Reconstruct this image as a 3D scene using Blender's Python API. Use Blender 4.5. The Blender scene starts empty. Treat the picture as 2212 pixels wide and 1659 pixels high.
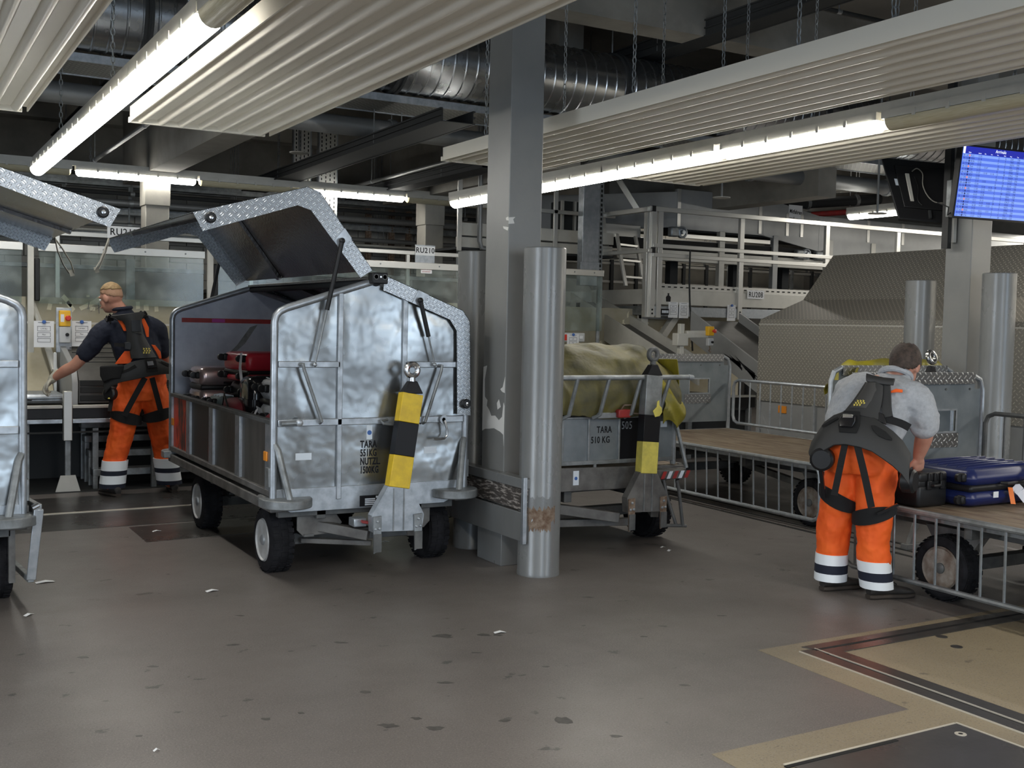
import bpy, math, random
from mathutils import Vector, Matrix, noise as mnoise
R = math.radians
sc = bpy.context.scene
COL = sc.collection
random.seed(7)

# ------------------------------------------------------------------ camera, world, lights, exposure
cam_d = bpy.data.cameras.new('camera')
cam = bpy.data.objects.new('camera', cam_d)
COL.objects.link(cam)
cam_d.sensor_fit = 'HORIZONTAL'
cam_d.sensor_width = 36.0
cam_d.lens = 38.93
cam_d.clip_start = 0.05
cam_d.clip_end = 200
_yaw, _pit, _rol = R(29.874), R(3.041), R(1.2486)
_f = Vector((math.sin(_yaw)*math.cos(_pit), math.cos(_yaw)*math.cos(_pit), -math.sin(_pit)))
_r = Vector((math.cos(_yaw), -math.sin(_yaw), 0))
_u = _r.cross(_f)
_r2 = _r*math.cos(_rol) + _u*math.sin(_rol)
_u2 = -_r*math.sin(_rol) + _u*math.cos(_rol)
cam.matrix_world = Matrix(((_r2.x, _u2.x, -_f.x, 0), (_r2.y, _u2.y, -_f.y, 0), (_r2.z, _u2.z, -_f.z, 1.5), (0, 0, 0, 1)))
sc.camera = cam

world = bpy.data.worlds.new('world')
sc.world = world
world.use_nodes = True
bg = world.node_tree.nodes['Background']
bg.inputs[0].default_value = (0.72, 0.84, 1.0, 1)
bg.inputs[1].default_value = 1.6

def area(name, loc, rot, sx, sy, power, col):
    l = bpy.data.lights.new(name, 'AREA')
    l.shape = 'RECTANGLE'
    l.size, l.size_y, l.energy, l.color = sx, sy, power, col
    o = bpy.data.objects.new(name, l)
    COL.objects.link(o)
    o.location = loc
    o.rotation_euler = rot
    return o
DAY = (0.63, 0.81, 1.0)
# daylight through the open gates in the wall behind the photographer
for gx, pw in ((0.9, 62), (8.0, 48), (-6.0, 30)):
    area('gate_daylight', (gx, -6.4, 2.0), (R(90), 0, 0), 2.9, 3.6, pw, DAY)
# daylight through the open left end of the hall
area('side_daylight', (-9.4, 1.5, 2.2), (R(90), 0, R(-90)), 4.0, 3.4, 150, (0.80, 0.90, 1.0))
# luminaire rows that run on behind the photographer
WARM = (1.0, 0.955, 0.87)
for lx, ly in ((1.27, 1.0), (1.27, -2.4), (5.45, 0.6), (5.45, -2.8), (9.6, 4.5), (9.6, 1.0), (-2.9, 6.5), (-2.9, 2.5)):
    area('unseen_strip_light', (lx, ly, 2.74), (0, 0, 0), 0.14, 2.9, 47, WARM)
# unseen strip lights added to brighten the platform and the shelf behind it
for lx, ly, lz, pw in ((14.6, 9.2, 3.3, 130), (13.0, 15.6, 4.6, 80), (18.0, 10.5, 3.3, 170)):
    area('unseen_strip_light', (lx, ly, lz), (0, 0, 0), 0.16, 4.5, pw, WARM)
TUBE = 15.0

sc.view_settings.view_transform = 'Standard'
sc.view_settings.look = 'None'
sc.view_settings.gamma = 1.0
sc.view_settings.use_curve_mapping = False
sc.view_settings.exposure = 0.62
sc.cycles.use_denoising = True
sc.cycles.max_bounces = 8
sc.cycles.transparent_max_bounces = 10
sc.cycles.sample_clamp_indirect = 6.0

# ------------------------------------------------------------------ mesh builder
def frames(pts, closed=False):
    n = len(pts)
    T = []
    for i in range(n):
        a = pts[(i-1) % n] if (closed or i > 0) else pts[i]
        b = pts[(i+1) % n] if (closed or i < n-1) else pts[i]
        d = (b-a)
        T.append(d.normalized() if d.length > 1e-9 else Vector((0, 0, 1)))
    up = Vector((0, 0, 1)) if abs(T[0].z) < 0.9 else Vector((0, 1, 0))
    N = [(up - T[0]*up.dot(T[0])).normalized()]
    for i in range(1, n):
        v = N[-1] - T[i]*N[-1].dot(T[i])
        N.append(v.normalized() if v.length > 1e-6 else N[-1])
    return T, N

class MB:
    def __init__(s):
        s.v, s.f = [], []
    def add(s, vs, fs):
        b = len(s.v)
        s.v += [Vector(p) for p in vs]
        s.f += [[b+i for i in q] for q in fs]
        return s
    def hexa(s, p):
        return s.add(p, [(0, 3, 2, 1), (4, 5, 6, 7), (0, 1, 5, 4), (1, 2, 6, 5), (2, 3, 7, 6), (3, 0, 4, 7)])
    def box(s, a, b):
        x0, y0, z0 = (min(a[i], b[i]) for i in range(3))
        x1, y1, z1 = (max(a[i], b[i]) for i in range(3))
        return s.hexa([(x0, y0, z0), (x1, y0, z0), (x1, y1, z0), (x0, y1, z0), (x0, y0, z1), (x1, y0, z1), (x1, y1, z1), (x0, y1, z1)])
    def cbox(s, c, d, m=None):
        m = m or Matrix.Identity(3)
        c = Vector(c)
        h = Vector(d)*0.5
        P = [c + m @ Vector((sx*h.x, sy*h.y, sz*h.z)) for sz in (-1, 1) for sx, sy in ((-1, -1), (1, -1), (1, 1), (-1, 1))]
        return s.hexa(P)
    def bar(s, p0, p1, w, h, up=(0, 0, 1)):
        p0, p1 = Vector(p0), Vector(p1)
        t = (p1-p0).normalized()
        up = Vector(up)
        if abs(t.dot(up)) > 0.98:
            up = Vector((0, 1, 0)) if abs(t.y) < 0.9 else Vector((1, 0, 0))
        sd = t.cross(up).normalized()
        u = sd.cross(t)
        P = []
        for p in (p0, p1):
            P += [p - sd*w/2 - u*h/2, p + sd*w/2 - u*h/2, p + sd*w/2 + u*h/2, p - sd*w/2 + u*h/2]
        return s.hexa(P)
    def tube(s, pts, r, n=8, closed=False, caps=True, rs=None, flat=1.0):
        pts = [Vector(p) for p in pts]
        T, N = frames(pts, closed)
        b = len(s.v)
        m = len(pts)
        for i, p in enumerate(pts):
            B = T[i].cross(N[i])
            rr = rs[i] if rs else r
            for k in range(n):
                a = 2*math.pi*k/n
                s.v.append(p + N[i]*math.cos(a)*rr + B*math.sin(a)*rr*flat)
        for i in range(m if closed else m-1):
            j = (i+1) % m
            for k in range(n):
                l = (k+1) % n
                s.f.append([b+i*n+k, b+i*n+l, b+j*n+l, b+j*n+k])
        if caps and not closed:
            s.f.append([b+k for k in range(n)][::-1])
            s.f.append([b+(m-1)*n+k for k in range(n)])
        return s
    def cyl(s, p0, p1, r, n=12, r2=None):
        return s.tube([p0, p1], r, n, rs=[r, r if r2 is None else r2])
    def prism(s, poly, o, u, v, w):
        o, u, v, w = Vector(o), Vector(u), Vector(v), Vector(w)
        n = len(poly)
        A = [o + u*p[0] + v*p[1] for p in poly]
        fl = u.cross(v).dot(w) < 0
        f0, f1 = list(range(n))[::-1], list(range(n, 2*n))
        sd = [[i, (i+1) % n, n+(i+1) % n, n+i] for i in range(n)]
        if fl:
            f0, f1, sd = f0[::-1], f1[::-1], [q[::-1] for q in sd]
        return s.add(A + [a+w for a in A], [f0, f1] + sd)
    def lathe(s, prof, o, axis, n=24):
        o, ax = Vector(o), Vector(axis).normalized()
        up = Vector((0, 0, 1)) if abs(ax.z) < 0.9 else Vector((1, 0, 0))
        a1 = (up - ax*up.dot(ax)).normalized()
        a2 = ax.cross(a1)
        b = len(s.v)
        for r, h in prof:
            for k in range(n):
                a = 2*math.pi*k/n
                s.v.append(o + ax*h + (a1*math.cos(a) + a2*math.sin(a))*r)
        for i in range(len(prof)-1):
            for k in range(n):
                l = (k+1) % n
                s.f.append([b+i*n+k, b+i*n+l, b+(i+1)*n+l, b+(i+1)*n+k])
        for i, rev in ((0, True), (len(prof)-1, False)):
            if prof[i][0] > 1e-4:
                q = [b+i*n+k for k in range(n)]
                s.f.append(q[::-1] if rev else q)
        return s
    def ell(s, c, r, n=12, m=8, rot=None):
        c = Vector(c)
        b = len(s.v)
        rot = rot or Matrix.Identity(3)
        for i in range(1, m):
            t = math.pi*i/m
            for k in range(n):
                a = 2*math.pi*k/n
                s.v.append(c + rot @ Vector((r[0]*math.sin(t)*math.cos(a), r[1]*math.sin(t)*math.sin(a), -r[2]*math.cos(t))))
        s.v += [c + rot @ Vector((0, 0, -r[2])), c + rot @ Vector((0, 0, r[2]))]
        for i in range(m-2):
            for k in range(n):
                l = (k+1) % n
                s.f.append([b+i*n+k, b+i*n+l, b+(i+1)*n+l, b+(i+1)*n+k])
        e = b+(m-1)*n
        for k in range(n):
            l = (k+1) % n
            s.f.append([e, b+l, b+k])
            s.f.append([e+1, b+(m-2)*n+k, b+(m-2)*n+l])
        return s
    def grid(s, P, thick=None, closed=False):
        """P rows of points; optional thickness along the averaged normal"""
        nr, nc = len(P), len(P[0])
        P = [[Vector(p) for p in row] for row in P]
        if thick is None:
            vs = [p for row in P for p in row]
            return s.add(vs, [(i*nc+j, i*nc+j+1, (i+1)*nc+j+1, (i+1)*nc+j) for i in range(nr-1) for j in range(nc-1)])
        Nn = []
        for i in range(nr):
            for j in range(nc):
                a = P[min(i+1, nr-1)][j] - P[max(i-1, 0)][j]
                c = P[i][min(j+1, nc-1)] - P[i][max(j-1, 0)]
                q = c.cross(a)
                Nn.append(q.normalized() if q.length > 1e-9 else Vector((0, 0, 1)))
        vs = [p for row in P for p in row]
        n = len(vs)
        vs = vs + [p + q*thick for p, q in zip(vs, Nn)]
        fs = []
        for i in range(nr-1):
            for j in range(nc-1):
                a, b2, c, d = i*nc+j, i*nc+j+1, (i+1)*nc+j+1, (i+1)*nc+j
                fs += [(d, c, b2, a), (n+a, n+b2, n+c, n+d)]
        bd = [j for j in range(nc)] + [i*nc+nc-1 for i in range(1, nr)] + [(nr-1)*nc+j for j in range(nc-2, -1, -1)] + [i*nc for i in range(nr-2, 0, -1)]
        for k in range(len(bd)):
            a, c = bd[k], bd[(k+1) % len(bd)]
            fs.append((a, c, n+c, n+a))
        return s.add(vs, fs)
    def mesh(s, name, m, smooth=35, off=None):
        me = bpy.data.meshes.new(name)
        vs = s.v if off is None else [p-off for p in s.v]
        me.from_pydata([tuple(p) for p in vs], [], s.f)
        uv = me.uv_layers.new(name='uv')
        Z = Vector((0, 0, 1))
        dat = []
        for p in me.polygons:
            nn = p.normal
            u = Z.cross(nn)
            u = u.normalized() if u.length > 0.05 else Vector((1, 0, 0))
            w = nn.cross(u)
            for vi in p.vertices:
                q = vs[vi]
                dat += (q.dot(u), q.dot(w))
        uv.data.foreach_set('uv', dat)
        if isinstance(m, (list, tuple)):
            for q in m:
                me.materials.append(q)
        elif m is not None:
            me.materials.append(m)
        if smooth:
            me.shade_smooth()
            me.set_sharp_from_angle(angle=R(smooth))
        return me
    def build(s, name, m, parent=None, smooth=35, bevel=0, label=None, world=False):
        off = None
        if world and parent is not None:
            off = WLOC.get(parent.name, None)
            if off is None and parent.parent is not None:
                off = WLOC.get(parent.parent.name)
        me = s.mesh(name, m, smooth, off)
        o = bpy.data.objects.new(name, me)
        COL.objects.link(o)
        if parent is not None:
            o.parent = parent
        if bevel:
            md = o.modifiers.new('bevel', 'BEVEL')
            md.width, md.segments, md.limit_method, md.angle_limit = bevel, 2, 'ANGLE', R(40)
        if label:
            o['label'] = label
        return o
WLOC = {}
def cr(pts, k=4):
    """Catmull-Rom through (point, radius) pairs"""
    P = [(Vector(p), r) for p, r in pts]
    out = []
    for i in range(len(P)-1):
        a, b, c, d = P[max(i-1, 0)], P[i], P[i+1], P[min(i+2, len(P)-1)]
        for j in range(k):
            t_ = j/k
            f = lambda w, x, y, z: 0.5*((2*x) + (y-w)*t_ + (2*w-5*x+4*y-z)*t_*t_ + (3*x-w-3*y+z)*t_**3)
            out.append((f(a[0], b[0], c[0], d[0]), f(a[1], b[1], c[1], d[1])))
    out.append(P[-1])
    return out

def thing(name, label, cat, loc=(0, 0, 0), rotz=0, group=None):
    o = bpy.data.objects.new(name, None)
    COL.objects.link(o)
    o.location = loc
    o.rotation_euler = (0, 0, rotz)
    o.empty_display_size = 0.1
    o['label'], o['category'] = label, cat
    if group:
        o['group'] = group
    WLOC[o.name] = Vector(loc)
    return o

def tag(o, label, cat, group=None):
    o['label'], o['category'] = label, cat
    if group:
        o['group'] = group
    return o

def struct(o):
    o['kind'] = 'structure'
    return o

def dup(root, loc, rotz=None, label=None, group=None):
    r = root.copy()
    COL.objects.link(r)
    r.location = loc
    if rotz is not None:
        r.rotation_euler = (0, 0, rotz)
    WLOC[r.name] = Vector(loc)
    if label:
        r['label'] = label
    if group:
        r['group'] = group
    for ch in list(root.children):
        c = ch.copy()
        COL.objects.link(c)
        c.parent = r
        for g in list(ch.children):
            d = g.copy()
            COL.objects.link(d)
            d.parent = c
    return r

def copy_part(o, parent, loc=None):
    c = o.copy()
    COL.objects.link(c)
    c.parent = parent
    if loc is not None:
        c.location = loc
    for g in list(o.children):
        d = g.copy()
        COL.objects.link(d)
        d.parent = c
    return c

def text(name, body, size, mtl, parent, loc, rot, sx=1.0, ext=0.0008, align='LEFT', bold=0.0):
    cu = bpy.data.curves.new(name, 'FONT')
    cu.body = body
    cu.size = size
    cu.extrude = ext
    cu.offset = bold
    cu.align_x = align
    cu.resolution_u = 3
    cu.space_character = 1.10
    o = bpy.data.objects.new(name, cu)
    me = bpy.data.meshes.new_from_object(o)
    bpy.data.objects.remove(o)
    me.materials.clear()
    me.materials.append(mtl)
    t = bpy.data.objects.new(name, me)
    COL.objects.link(t)
    t.parent = parent
    t.location = loc
    t.rotation_euler = rot
    t.scale = (sx, 1, 1)
    return t

# ------------------------------------------------------------------ materials
def _n(t, kind, **k):
    n = t.nodes.new(kind)
    for a, b in k.items():
        setattr(n, a, b)
    return n

def mat(name, col, rough=0.5, metal=0.0, col2=None, ns=6.0, nd=4.0, rv=0.0, bs=0, bstr=0.1, stretch=None, spec=None, ramp=(0.35, 0.65), coord='Object', coat=0.0, alpha=None, bdist=0.01):
    m = bpy.data.materials.new(name)
    m.use_nodes = True
    t = m.node_tree
    b = t.nodes['Principled BSDF']
    b.inputs['Base Color'].default_value = (*col, 1)
    b.inputs['Roughness'].default_value = rough
    b.inputs['Metallic'].default_value = metal
    if spec is not None:
        b.inputs['Specular IOR Level'].default_value = spec
    if coat:
        b.inputs['Coat Weight'].default_value = coat
        b.inputs['Coat Roughness'].default_value = 0.15
    if alpha is not None:
        b.inputs['Alpha'].default_value = alpha
    if col2 or rv or bs:
        tc = _n(t, 'ShaderNodeTexCoord')
        mp = _n(t, 'ShaderNodeMapping')
        if stretch:
            mp.inputs['Scale'].default_value = stretch
        t.links.new(tc.outputs[coord], mp.inputs['Vector'])
        vec = mp.outputs['Vector']
    if col2 or rv:
        n = _n(t, 'ShaderNodeTexNoise')
        n.inputs['Scale'].default_value = ns
        n.inputs['Detail'].default_value = nd
        n.inputs['Roughness'].default_value = 0.6
        t.links.new(vec, n.inputs['Vector'])
        if col2:
            r = _n(t, 'ShaderNodeMapRange')
            r.inputs['From Min'].default_value, r.inputs['From Max'].default_value = ramp
            t.links.new(n.outputs['Fac'], r.inputs['Value'])
            x = _n(t, 'ShaderNodeMix', data_type='RGBA')
            x.inputs['A'].default_value = (*col, 1)
            x.inputs['B'].default_value = (*col2, 1)
            t.links.new(r.outputs['Result'], x.inputs['Factor'])
            t.links.new(x.outputs['Result'], b.inputs['Base Color'])
        if rv:
            r2 = _n(t, 'ShaderNodeMapRange')
            r2.inputs['From Min'].default_value, r2.inputs['From Max'].default_value = 0.3, 0.7
            r2.inputs['To Min'].default_value, r2.inputs['To Max'].default_value = rough-rv, rough+rv
            t.links.new(n.outputs['Fac'], r2.inputs['Value'])
            t.links.new(r2.outputs['Result'], b.inputs['Roughness'])
    if bs:
        n2 = _n(t, 'ShaderNodeTexNoise')
        n2.inputs['Scale'].default_value = bs
        n2.inputs['Detail'].default_value = 3
        t.links.new(vec, n2.inputs['Vector'])
        bp = _n(t, 'ShaderNodeBump')
        bp.inputs['Strength'].default_value = bstr
        bp.inputs['Distance'].default_value = bdist
        t.links.new(n2.outputs['Fac'], bp.inputs['Height'])
        t.links.new(bp.outputs['Normal'], b.inputs['Normal'])
    return m

def emat(name, col, strength):
    m = bpy.data.materials.new(name)
    m.use_nodes = True
    b = m.node_tree.nodes['Principled BSDF']
    b.inputs['Base Color'].default_value = (0.8, 0.8, 0.8, 1) if strength > 5 else (0.01, 0.01, 0.012, 1)
    b.inputs['Emission Color'].default_value = (*col, 1)
    b.inputs['Emission Strength'].default_value = strength
    return m

def tread(name, col, pitch, rough, metal=0.9, strength=0.6, double=True, diag=True, bar=1.5):
    """raised tread bars of checker plate, as fine relief over the sheet (uv in metres)"""
    m = mat(name, col, rough, metal)
    t = m.node_tree
    b = t.nodes['Principled BSDF']
    tc = _n(t, 'ShaderNodeTexCoord')
    mp = _n(t, 'ShaderNodeMapping')
    mp.inputs['Scale'].default_value = (1/pitch, 1/pitch, 1)
    if diag:
        mp.inputs['Rotation'].default_value = (0, 0, R(45))
    t.links.new(tc.outputs['UV'], mp.inputs['Vector'])
    sp = _n(t, 'ShaderNodeSeparateXYZ')
    t.links.new(mp.outputs['Vector'], sp.inputs[0])
    def M(op, a, c=None):
        q = _n(t, 'ShaderNodeMath', operation=op)
        for i, w in enumerate((a, c)):
            if w is None:
                continue
            if isinstance(w, (int, float)):
                q.inputs[i].default_value = w
            else:
                t.links.new(w, q.inputs[i])
        return q.outputs[0]
    X, Y = sp.outputs[0], sp.outputs[1]
    par = M('MODULO', M('ADD', M('ADD', M('FLOOR', X), M('FLOOR', Y)), 2000), 2)
    fx, fy = M('SUBTRACT', M('FRACT', X), 0.5), M('SUBTRACT', M('FRACT', Y), 0.5)
    d = M('SUBTRACT', fx, fy)
    lo = M('ADD', fy, M('MULTIPLY', d, par))
    sh = M('SUBTRACT', fx, M('MULTIPLY', d, par))
    if double:
        sh = M('SUBTRACT', M('ABSOLUTE', sh), 0.16)
        wd = 0.10
    else:
        wd = 0.16
    e = M('ADD', M('POWER', M('ABSOLUTE', M('DIVIDE', lo, 0.46)), 2), M('POWER', M('ABSOLUTE', M('DIVIDE', sh, wd)), 2))
    hh = M('MAXIMUM', M('SUBTRACT', 1.0, e), 0.0)
    h2 = M('MINIMUM', M('MULTIPLY', hh, 1.6), 1.0)
    x = _n(t, 'ShaderNodeMix', data_type='RGBA')
    x.inputs['A'].default_value = (*[c*0.80 for c in col], 1)
    x.inputs['B'].default_value = (*[min(0.92, c*bar) for c in col], 1)
    t.links.new(h2, x.inputs['Factor'])
    t.links.new(x.outputs['Result'], b.inputs['Base Color'])
    bp = _n(t, 'ShaderNodeBump')
    bp.inputs['Strength'].default_value = strength
    bp.inputs['Distance'].default_value = 0.006
    t.links.new(h2, bp.inputs['Height'])
    t.links.new(bp.outputs['Normal'], b.inputs['Normal'])
    return m

M_galv = mat('galvanised_steel', (0.50, 0.53, 0.56), 0.42, 0.75, (0.36, 0.39, 0.42), 14, 3, rv=0.08, bs=30, bstr=0.08)
M_galv_d = mat('weathered_galvanised_steel', (0.33, 0.35, 0.36), 0.5, 0.6, (0.20, 0.21, 0.21), 9, 4, rv=0.1, bs=22, bstr=0.1)
M_sheet = mat('dented_sheet_metal', (0.33, 0.342, 0.343), 0.27, 0.92, (0.22, 0.230, 0.235), 2.2, 3, rv=0.07, bs=2.9, bstr=0.42, bdist=0.05)
M_sheet_d = mat('dull_inner_sheet', (0.42, 0.455, 0.54), 0.42, 0.2, (0.54, 0.575, 0.65), 7, 5, rv=0.1, bs=9, bstr=0.15)
M_greysheet = mat('grey_painted_panel', (0.17, 0.195, 0.21), 0.45, 0.35, (0.24, 0.265, 0.28), 5, 5, rv=0.08, bs=6, bstr=0.1)
M_tread = tread('tread_plate', (0.40, 0.415, 0.43), 0.034, 0.34, strength=1.0, bar=1.9)
M_tread_w = tread('worn_tread_plate', (0.42, 0.42, 0.42), 0.036, 0.33, double=False, bar=1.9)
M_hood = tread('lozenge_plate', (0.40, 0.375, 0.325), 0.038, 0.46, metal=0.35, double=False, strength=1.0, bar=1.6)
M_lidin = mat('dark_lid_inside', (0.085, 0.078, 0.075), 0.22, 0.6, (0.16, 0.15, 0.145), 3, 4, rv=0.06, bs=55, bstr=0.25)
M_black = mat('black_rubber', (0.009, 0.009, 0.0105), 0.8, 0, (0.02, 0.02, 0.023), 12, 3, spec=0.2)
M_blackpl = mat('black_plastic', (0.012, 0.012, 0.013), 0.42, 0, spec=0.35)
M_exo = mat('charcoal_plastic', (0.026, 0.026, 0.0255), 0.52, 0, bs=180, bstr=0.06)
M_exo2 = mat('grey_spine_plastic', (0.052, 0.050, 0.047), 0.5, 0, bs=180, bstr=0.06)
M_web = mat('black_webbing', (0.007, 0.007, 0.008), 0.85)
M_gloss = mat('gloss_black', (0.012, 0.012, 0.014), 0.12, 0)
M_rim = mat('white_rim', (0.55, 0.56, 0.56), 0.35, 0.2, (0.38, 0.38, 0.37), 9, 3)
M_rimd = mat('dirty_rim', (0.34, 0.31, 0.27), 0.6, 0.1, (0.17, 0.12, 0.09), 14, 4)
M_frame = mat('dark_steel_frame', (0.10, 0.105, 0.105), 0.6, 0.4, (0.17, 0.17, 0.165), 8, 4)
M_dirtframe = mat('dusty_grey_frame', (0.20, 0.195, 0.185), 0.6, 0.3, (0.11, 0.105, 0.10), 7, 4)
M_yel = mat('yellow_paint', (0.80, 0.55, 0.02), 0.45, 0, (0.66, 0.44, 0.02), 16, 3)
M_yelp = mat('faded_yellow_paint', (0.72, 0.62, 0.12), 0.55, 0, (0.55, 0.48, 0.10), 16, 3)
M_blk = mat('black_paint', (0.010, 0.010, 0.012), 0.45, spec=0.25)
M_red = mat('red_paint', (0.42, 0.035, 0.03), 0.5, 0, (0.28, 0.03, 0.03), 10, 3)
M_sidep = mat('scuffed_side_panel', (0.085, 0.078, 0.070), 0.42, 0.4, (0.15, 0.14, 0.125), 6, 5, stretch=(1, 1, 0.35))
M_sider = mat('scraped_red_panel', (0.09, 0.055, 0.045), 0.5, 0.1, (0.80, 0.085, 0.03), 5, 5, stretch=(1, 1.6, 0.4), ramp=(0.42, 0.50))
M_sides = mat('slightly_red_panel', (0.06, 0.050, 0.044), 0.5, 0.2, (0.45, 0.05, 0.03), 5, 5, stretch=(1, 1.6, 0.35), ramp=(0.60, 0.66))
M_stain = mat('floor_stain', (0.050, 0.046, 0.043), 0.5, 0, (0.085, 0.078, 0.072), 30, 4)
M_wood = mat('worn_plywood', (0.27, 0.215, 0.15), 0.62, 0, (0.13, 0.085, 0.055), 7, 6, stretch=(3.0, 0.5, 1), bs=30, bstr=0.15)
M_amber = mat('amber_reflector', (0.85, 0.30, 0.03), 0.3)
M_white = mat('white_sticker', (0.72, 0.78, 0.84), 0.4)
M_paper = mat('white_paper', (0.78, 0.79, 0.80), 0.7)
M_ink = mat('grey_ink', (0.16, 0.16, 0.18), 0.7)
M_blue = mat('blue_print', (0.05, 0.14, 0.42), 0.5)
M_chrome = mat('bright_steel', (0.55, 0.55, 0.55), 0.22, 1.0)
M_column = mat('grey_column_paint', (0.225, 0.225, 0.215), 0.36, 0, (0.20, 0.202, 0.197), 3, 4, bs=60, bstr=0.05)
M_bollard = mat('grey_bollard_paint', (0.215, 0.22, 0.218), 0.30, 0.15, (0.18, 0.184, 0.182), 4, 5, rv=0.05, bs=80, bstr=0.04, stretch=(1, 1, 0.4))
M_peel = mat('bare_primer', (0.72, 0.71, 0.68), 0.8)
M_rust = mat('rust', (0.13, 0.075, 0.045), 0.8, 0, (0.26, 0.20, 0.15), 30, 4)
M_oldwood = mat('scraped_timber', (0.055, 0.047, 0.042), 0.8, 0, (0.34, 0.31, 0.28), 14, 5, stretch=(1, 1, 5), ramp=(0.5, 0.62))
M_conc = mat('painted_concrete', (0.44, 0.42, 0.365), 0.8, 0, (0.36, 0.34, 0.30), 3, 5, bs=20, bstr=0.05)
M_concd = mat('grey_concrete', (0.28, 0.265, 0.235), 0.85, 0, (0.20, 0.19, 0.17), 2, 5, bs=15, bstr=0.08)
M_ceil = mat('dark_ceiling', (0.19, 0.182, 0.165), 0.9, 0, (0.14, 0.135, 0.125), 1.2, 4)
M_block = mat('wall_block', (0.46, 0.44, 0.39), 0.85, 0, (0.38, 0.365, 0.33), 4, 4, bs=40, bstr=0.1)
M_alu = mat('aluminium_profile', (0.66, 0.65, 0.61), 0.36, 0.6, bs=10, bstr=0.03)
M_offw = mat('off_white_metal', (0.60, 0.585, 0.53), 0.42, 0.05, (0.52, 0.51, 0.46), 4, 3)
M_cream = mat('cream_panel', (0.83, 0.785, 0.68), 0.30, 0.0, bs=2.5, bstr=0.12, bdist=0.03)
M_greyconv = mat('grey_machine_paint', (0.36, 0.365, 0.36), 0.4, 0.1, (0.31, 0.315, 0.31), 3, 3)
M_belt = mat('conveyor_belt', (0.07, 0.066, 0.06), 0.45, 0, (0.11, 0.105, 0.095), 4, 4)
M_board = mat('stained_board', (0.36, 0.315, 0.20), 0.42, 0.1, (0.46, 0.42, 0.32), 2.5, 6, bs=5, bstr=0.1)
M_scrap = mat('torn_paper', (0.76, 0.70, 0.52), 0.8)
M_duct = mat('duct_metal', (0.42, 0.44, 0.46), 0.27, 0.95, (0.33, 0.345, 0.36), 3, 3, rv=0.05, bs=4, bstr=0.03)
M_pipe = mat('grey_pipe', (0.23, 0.235, 0.235), 0.45, 0.4)
M_tray = tread('perforated_tray', (0.30, 0.30, 0.28), 0.05, 0.5, metal=0.6, double=False, strength=1.0)
M_darkst = mat('dark_painted_steel', (0.035, 0.037, 0.038), 0.75, 0, spec=0.2)
M_orange = mat('orange_fabric', (0.97, 0.145, 0.014), 0.72, 0, (0.86, 0.10, 0.010), 5, 4, bs=9, bstr=0.35, bdist=0.03)
M_navy = mat('navy_fabric', (0.012, 0.016, 0.032), 0.85, 0, bs=10, bstr=0.4, bdist=0.03)
M_grey_sh = mat('grey_marl_fabric', (0.45, 0.465, 0.49), 0.85, 0, (0.38, 0.395, 0.42), 60, 3, bs=9, bstr=0.4, bdist=0.03)
M_refl = mat('reflective_tape', (0.88, 0.93, 0.97), 0.4)
M_skin = mat('skin', (0.58, 0.30, 0.215), 0.5, 0, (0.50, 0.235, 0.165), 9, 3)
M_hairb = mat('short_blond_hair', (0.40, 0.27, 0.13), 0.7, 0, (0.26, 0.165, 0.075), 40, 4, bs=150, bstr=0.5)
M_fade = mat('shaved_hair', (0.47, 0.265, 0.175), 0.6, 0, (0.40, 0.24, 0.14), 60, 3, bs=200, bstr=0.3)
M_hairr = mat('short_brown_hair', (0.035, 0.024, 0.019), 0.7, 0, (0.085, 0.058, 0.045), 40, 4, bs=150, bstr=0.5)
M_glove = mat('knit_glove', (0.55, 0.53, 0.46), 0.85, 0, (0.40, 0.38, 0.30), 18, 3, bs=90, bstr=0.3)
M_shoe = mat('black_shoe', (0.02, 0.018, 0.018), 0.6, 0, (0.05, 0.045, 0.04), 14, 3)
M_tarp = mat('olive_tarpaulin', (0.150, 0.128, 0.034), 0.6, 0, (0.070, 0.066, 0.035), 3.5, 6, rv=0.08, bs=7, bstr=0.5, bdist=0.03, ramp=(0.38, 0.62))
M_tarpy = mat('yellow_tarpaulin', (0.33, 0.28, 0.02), 0.42, 0, (0.20, 0.175, 0.025), 4, 6, rv=0.08, bs=7, bstr=0.6, bdist=0.03)
M_yelleg = mat('logo_yellow', (0.75, 0.62, 0.12), 0.4)
M_navycase = mat('navy_suitcase_shell', (0.012, 0.020, 0.095), 0.33, 0, bs=200, bstr=0.05)
M_tube_off = mat('unlit_tube_cover', (0.62, 0.57, 0.42), 0.3, 0, (0.50, 0.44, 0.28), 30, 2, stretch=(8, 0.3, 8))
M_tube = emat('lit_tube_cover', (1.0, 0.975, 0.91), TUBE)
M_straw = mat('grey_strap', (0.30, 0.29, 0.25), 0.8)
M_estop = mat('red_button', (0.62, 0.04, 0.02), 0.35)
M_boxy = mat('yellow_housing', (0.80, 0.45, 0.02), 0.4)
M_boxg = mat('light_grey_housing', (0.52, 0.53, 0.53), 0.45)

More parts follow.
